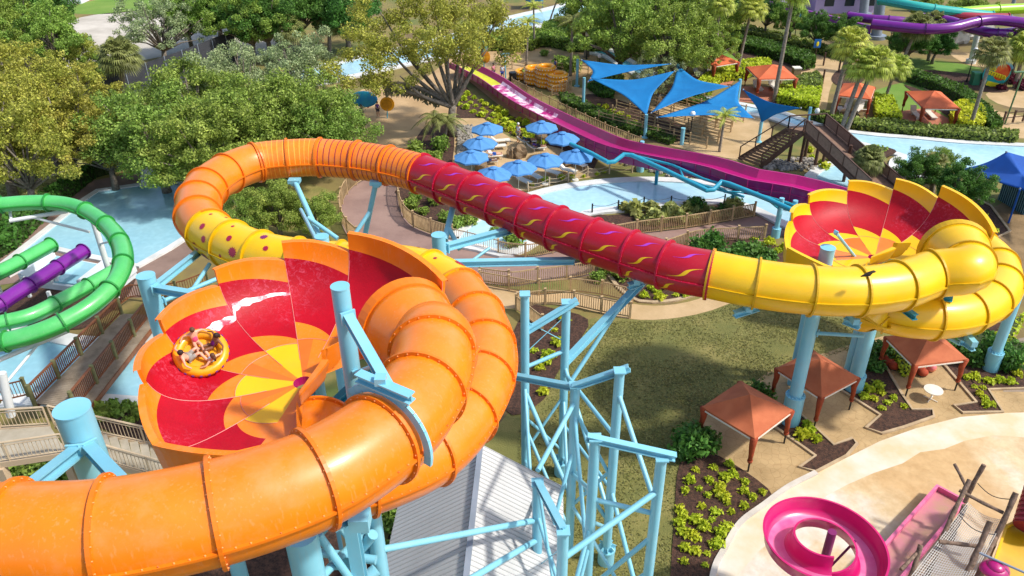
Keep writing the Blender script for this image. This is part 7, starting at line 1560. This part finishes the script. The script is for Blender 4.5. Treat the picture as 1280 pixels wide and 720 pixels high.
# ---- far slides and buildings at the top right
def fartube(label, px, m, r): 
    root = thing('tube_slide', label, 'tube slide', (pt(*px[0]).x, pt(*px[0]).y, 0)); path = catmull([pt(*q) for q in px], 8); dm = mat(m.name+'_flange2', '4c1058', .4) if 'urple' in m.name or 'violet' in m.name else m
    slide_tube(root, path, m, dm, step=6, rad=r, seg=14); return root
PUR = mat('deep_purple_fibreglass', '7a1c8c', .3, '6c1680', 1, coat=.4)
fartube('purple twisting tube slide at the top right, upper strand', [(1090, 30, 6), (1150, 36, 6), (1188, 35, 6.2), (1217, 28, 6.6), (1245, 25, 6.8), (1290, 30, 6.6)], PUR, .62); fartube('purple twisting tube slide at the top right, lower strand', [(1150, 22, 5.4), (1185, 26, 5.4), (1215, 36, 5.2), (1250, 42, 5.2), (1290, 36, 5.4)], PUR, .62)
fartube('purple tube slide dipping behind the palms', [(1060, 20, 4.6), (1090, 24, 4.6), (1120, 26, 4.6), (1160, 30, 4.2)], PUR, .6)
fartube('lime green open slide across the top right corner', [(1150, 14, 5), (1190, 16, 5), (1230, 13, 5), (1290, 10, 5)], mat('lime_fibreglass', '9cc828', .35), .7); fartube('teal tube slide near the top edge', [(1100, 0, 6), (1140, 7, 6), (1180, 13, 5.6), (1240, 20, 5)], mat('teal_fibreglass', '38b0a4', .35), .6); fartube('dull red tube slide behind the purple ones', [(1180, 18, 5), (1215, 21, 5), (1260, 22, 5)], mat('dull_red_fibreglass', 'a83444', .35), .55)
def farcol(label, base, top, r, m=GREYST):
    B = pt(*base); T = onY(*top, B.y); root = thing('steel_column', label, 'column', B); b = MB(); b.cyl(B, T, r, n=14); b.build('post', m, root, smooth=True, ang=40); b = MB(); b.cyl(B, (B.x, B.y, .5), r*1.8, n=14); b.build('base', m, root, smooth=True, ang=40)
farcol('thick leaning grey steel column at the top behind the palms', (1095, 48), (1103, -20), .75); farcol('grey steel column near the red roofed hut', (1079, 20), (1083, -20), .7); farcol('white steel column carrying the purple tubes', (1213, 79), (1224, 34), .35, WHITEP); farcol('grey steel column at the top right corner', (1262, 24), (1270, -10), .3); farcol('grey steel post between the teal slide and palms', (1146, 14), (1150, -16), .7)
def fbox(label, c, size, m, roofm=None, rh=2.0, rz=0, name='building'):
    root = thing(name, label, 'building', c); b = MB(); b.box(V(c)+V((0, 0, size[2]/2)), size, rz); b.build('wall', m, root)
    if roofm:
        b = MB(); Mz = Matrix.Rotation(rz, 3, 'Z'); x, y = size[0]/2+.7, size[1]/2+.7; z = size[2]; q = [V(c)+Mz@V((i*x, j*y, z)) for i, j in ((-1, -1), (1, -1), (1, 1), (-1, 1))]; t = [V(c)+Mz@V((i*x*.35, 0, z+rh)) for i in (-1, 1)]
        b.quad(q[0], q[1], t[1], t[0]); b.quad(q[2], q[3], t[0], t[1]); b.add([q[1], q[2], t[1]], [(0, 1, 2)]); b.add([q[3], q[0], t[0]], [(0, 1, 2)]); b.build('roof', roofm, root); b = MB()
        for i in range(4): b.beam(q[i]-V((0, 0, .1)), q[(i+1) % 4]-V((0, 0, .1)), .2, .2)
        b.build('fascia', WHITEP, root)
    b = MB(); Mz = Matrix.Rotation(rz, 3, 'Z')
    for i in (-.3, 0, .3): w = MB(); w.box(V(c)+Mz@V((i*size[0], -size[1]/2-.02, size[2]*.55)), (size[0]*.14, .06, size[2]*.4), rz); w.build('window', mat('dark_glass', '2c3840', .15), root)
RR = mat('dull_red_roof', 'a84c40', .7, '984438', 1)
c = pt(1058, 16); fbox('lilac building with a dull red hipped roof at the top right', (c.x, c.y+3, 0), (11, 7, 3.4), mat('lilac_wall', 'b8a8cc', .7), RR, 1.4)
c = pt(1003, 14); fbox('long pale lilac wall building at the top behind the tree row', (c.x, c.y+4, 0), (20, 5, 3.2), mat('pale_lilac_wall', 'c8c0d4', .7), None)
b = MB(); q = [pt(955, 14), pt(1000, 26), pt(1050, 38), pt(1085, 48)]
for a, c in zip(q, q[1:]): b.beam(a+V((0, 0, .9)), c+V((0, 0, .9)), .5, 1.8)
b.build('purple_wall', mat('purple_wall_paint', '8c3c9c', .6, '783088', 1), base=tuple(q[0]), label='low bright purple wall behind the tree row at the top', cat='wall')
c = pt(1210, 48); b = MB()
for i in range(7): p = pt(1172+i*9, 58-i*3.2); b.blob((p.x, p.y, 1), rnd.uniform(1.6, 2.4), 10, 7, nz=.5, sd=i)
b.build('rockwork', mat('white_rockwork', 'b8b4ac', .9, '96928c', .8, .5, 3), base=(c.x, c.y, 0), label='pale sculpted rockwork under the purple tubes', cat='rockwork')
c = pt(50, 4); fbox('distant building with a dull red roof at the top left', (c.x, c.y+2, 0), (16, 6, 3.4), WHITE, RR, 1.6)
c = pt(668, 10); b = MB(); b.box((c.x, c.y, 1.2), (3, 2, .1)); b.box((c.x, c.y, 2.4), (4, 3, .12)); 
for dx in (-1.4, 1.4): b.cyl((c.x+dx, c.y, 0), (c.x+dx, c.y, 2.4), .06, n=6)
b.build('kiosk', mat('kiosk_blue', '3c84a8', .6), base=(c.x, c.y, 0), label='small blue roofed kiosk beside the upper river', cat='kiosk')
# white railing posts of the upper river slide
for i, x in enumerate(range(596, 640, 11)):
    p = pt(x, 56-i*2); b = MB(); b.cyl(p, p+V((0, 0, 3.4)), .14, n=8); b.build('white_post', WHITEP, base=tuple(p), label='white post at the upper river edge, '+['first', 'second', 'third', 'fourth'][i % 4]+' from the left', cat='post', group='white posts by the upper river')
# bird on the yellow tube
q = pt(1084, 345, 12.5); bd_ = thing('bird', 'small dark bird perched on top of the yellow tube', 'bird', q)
b = MB(); b.tube([q+V((-.28, 0, -.02)), q+V((-.12, 0, .03)), q+V((.06, 0, .1)), q+V((.17, 0, .2)), q+V((.24, 0, .22)), q+V((.33, 0, .2))], .06, n=8, radii=[.02, .06, .1, .06, .06, .012]); b.build('body', mat('dark_feathers', '2e241c', .8), bd_, smooth=True)
for sg in (-1, 1): b = MB(); b.cyl(q+V((.02, sg*.03, -.16)), q+V((.04, sg*.03, .04)), .012, n=5); b.build('leg', BLACK, bd_)
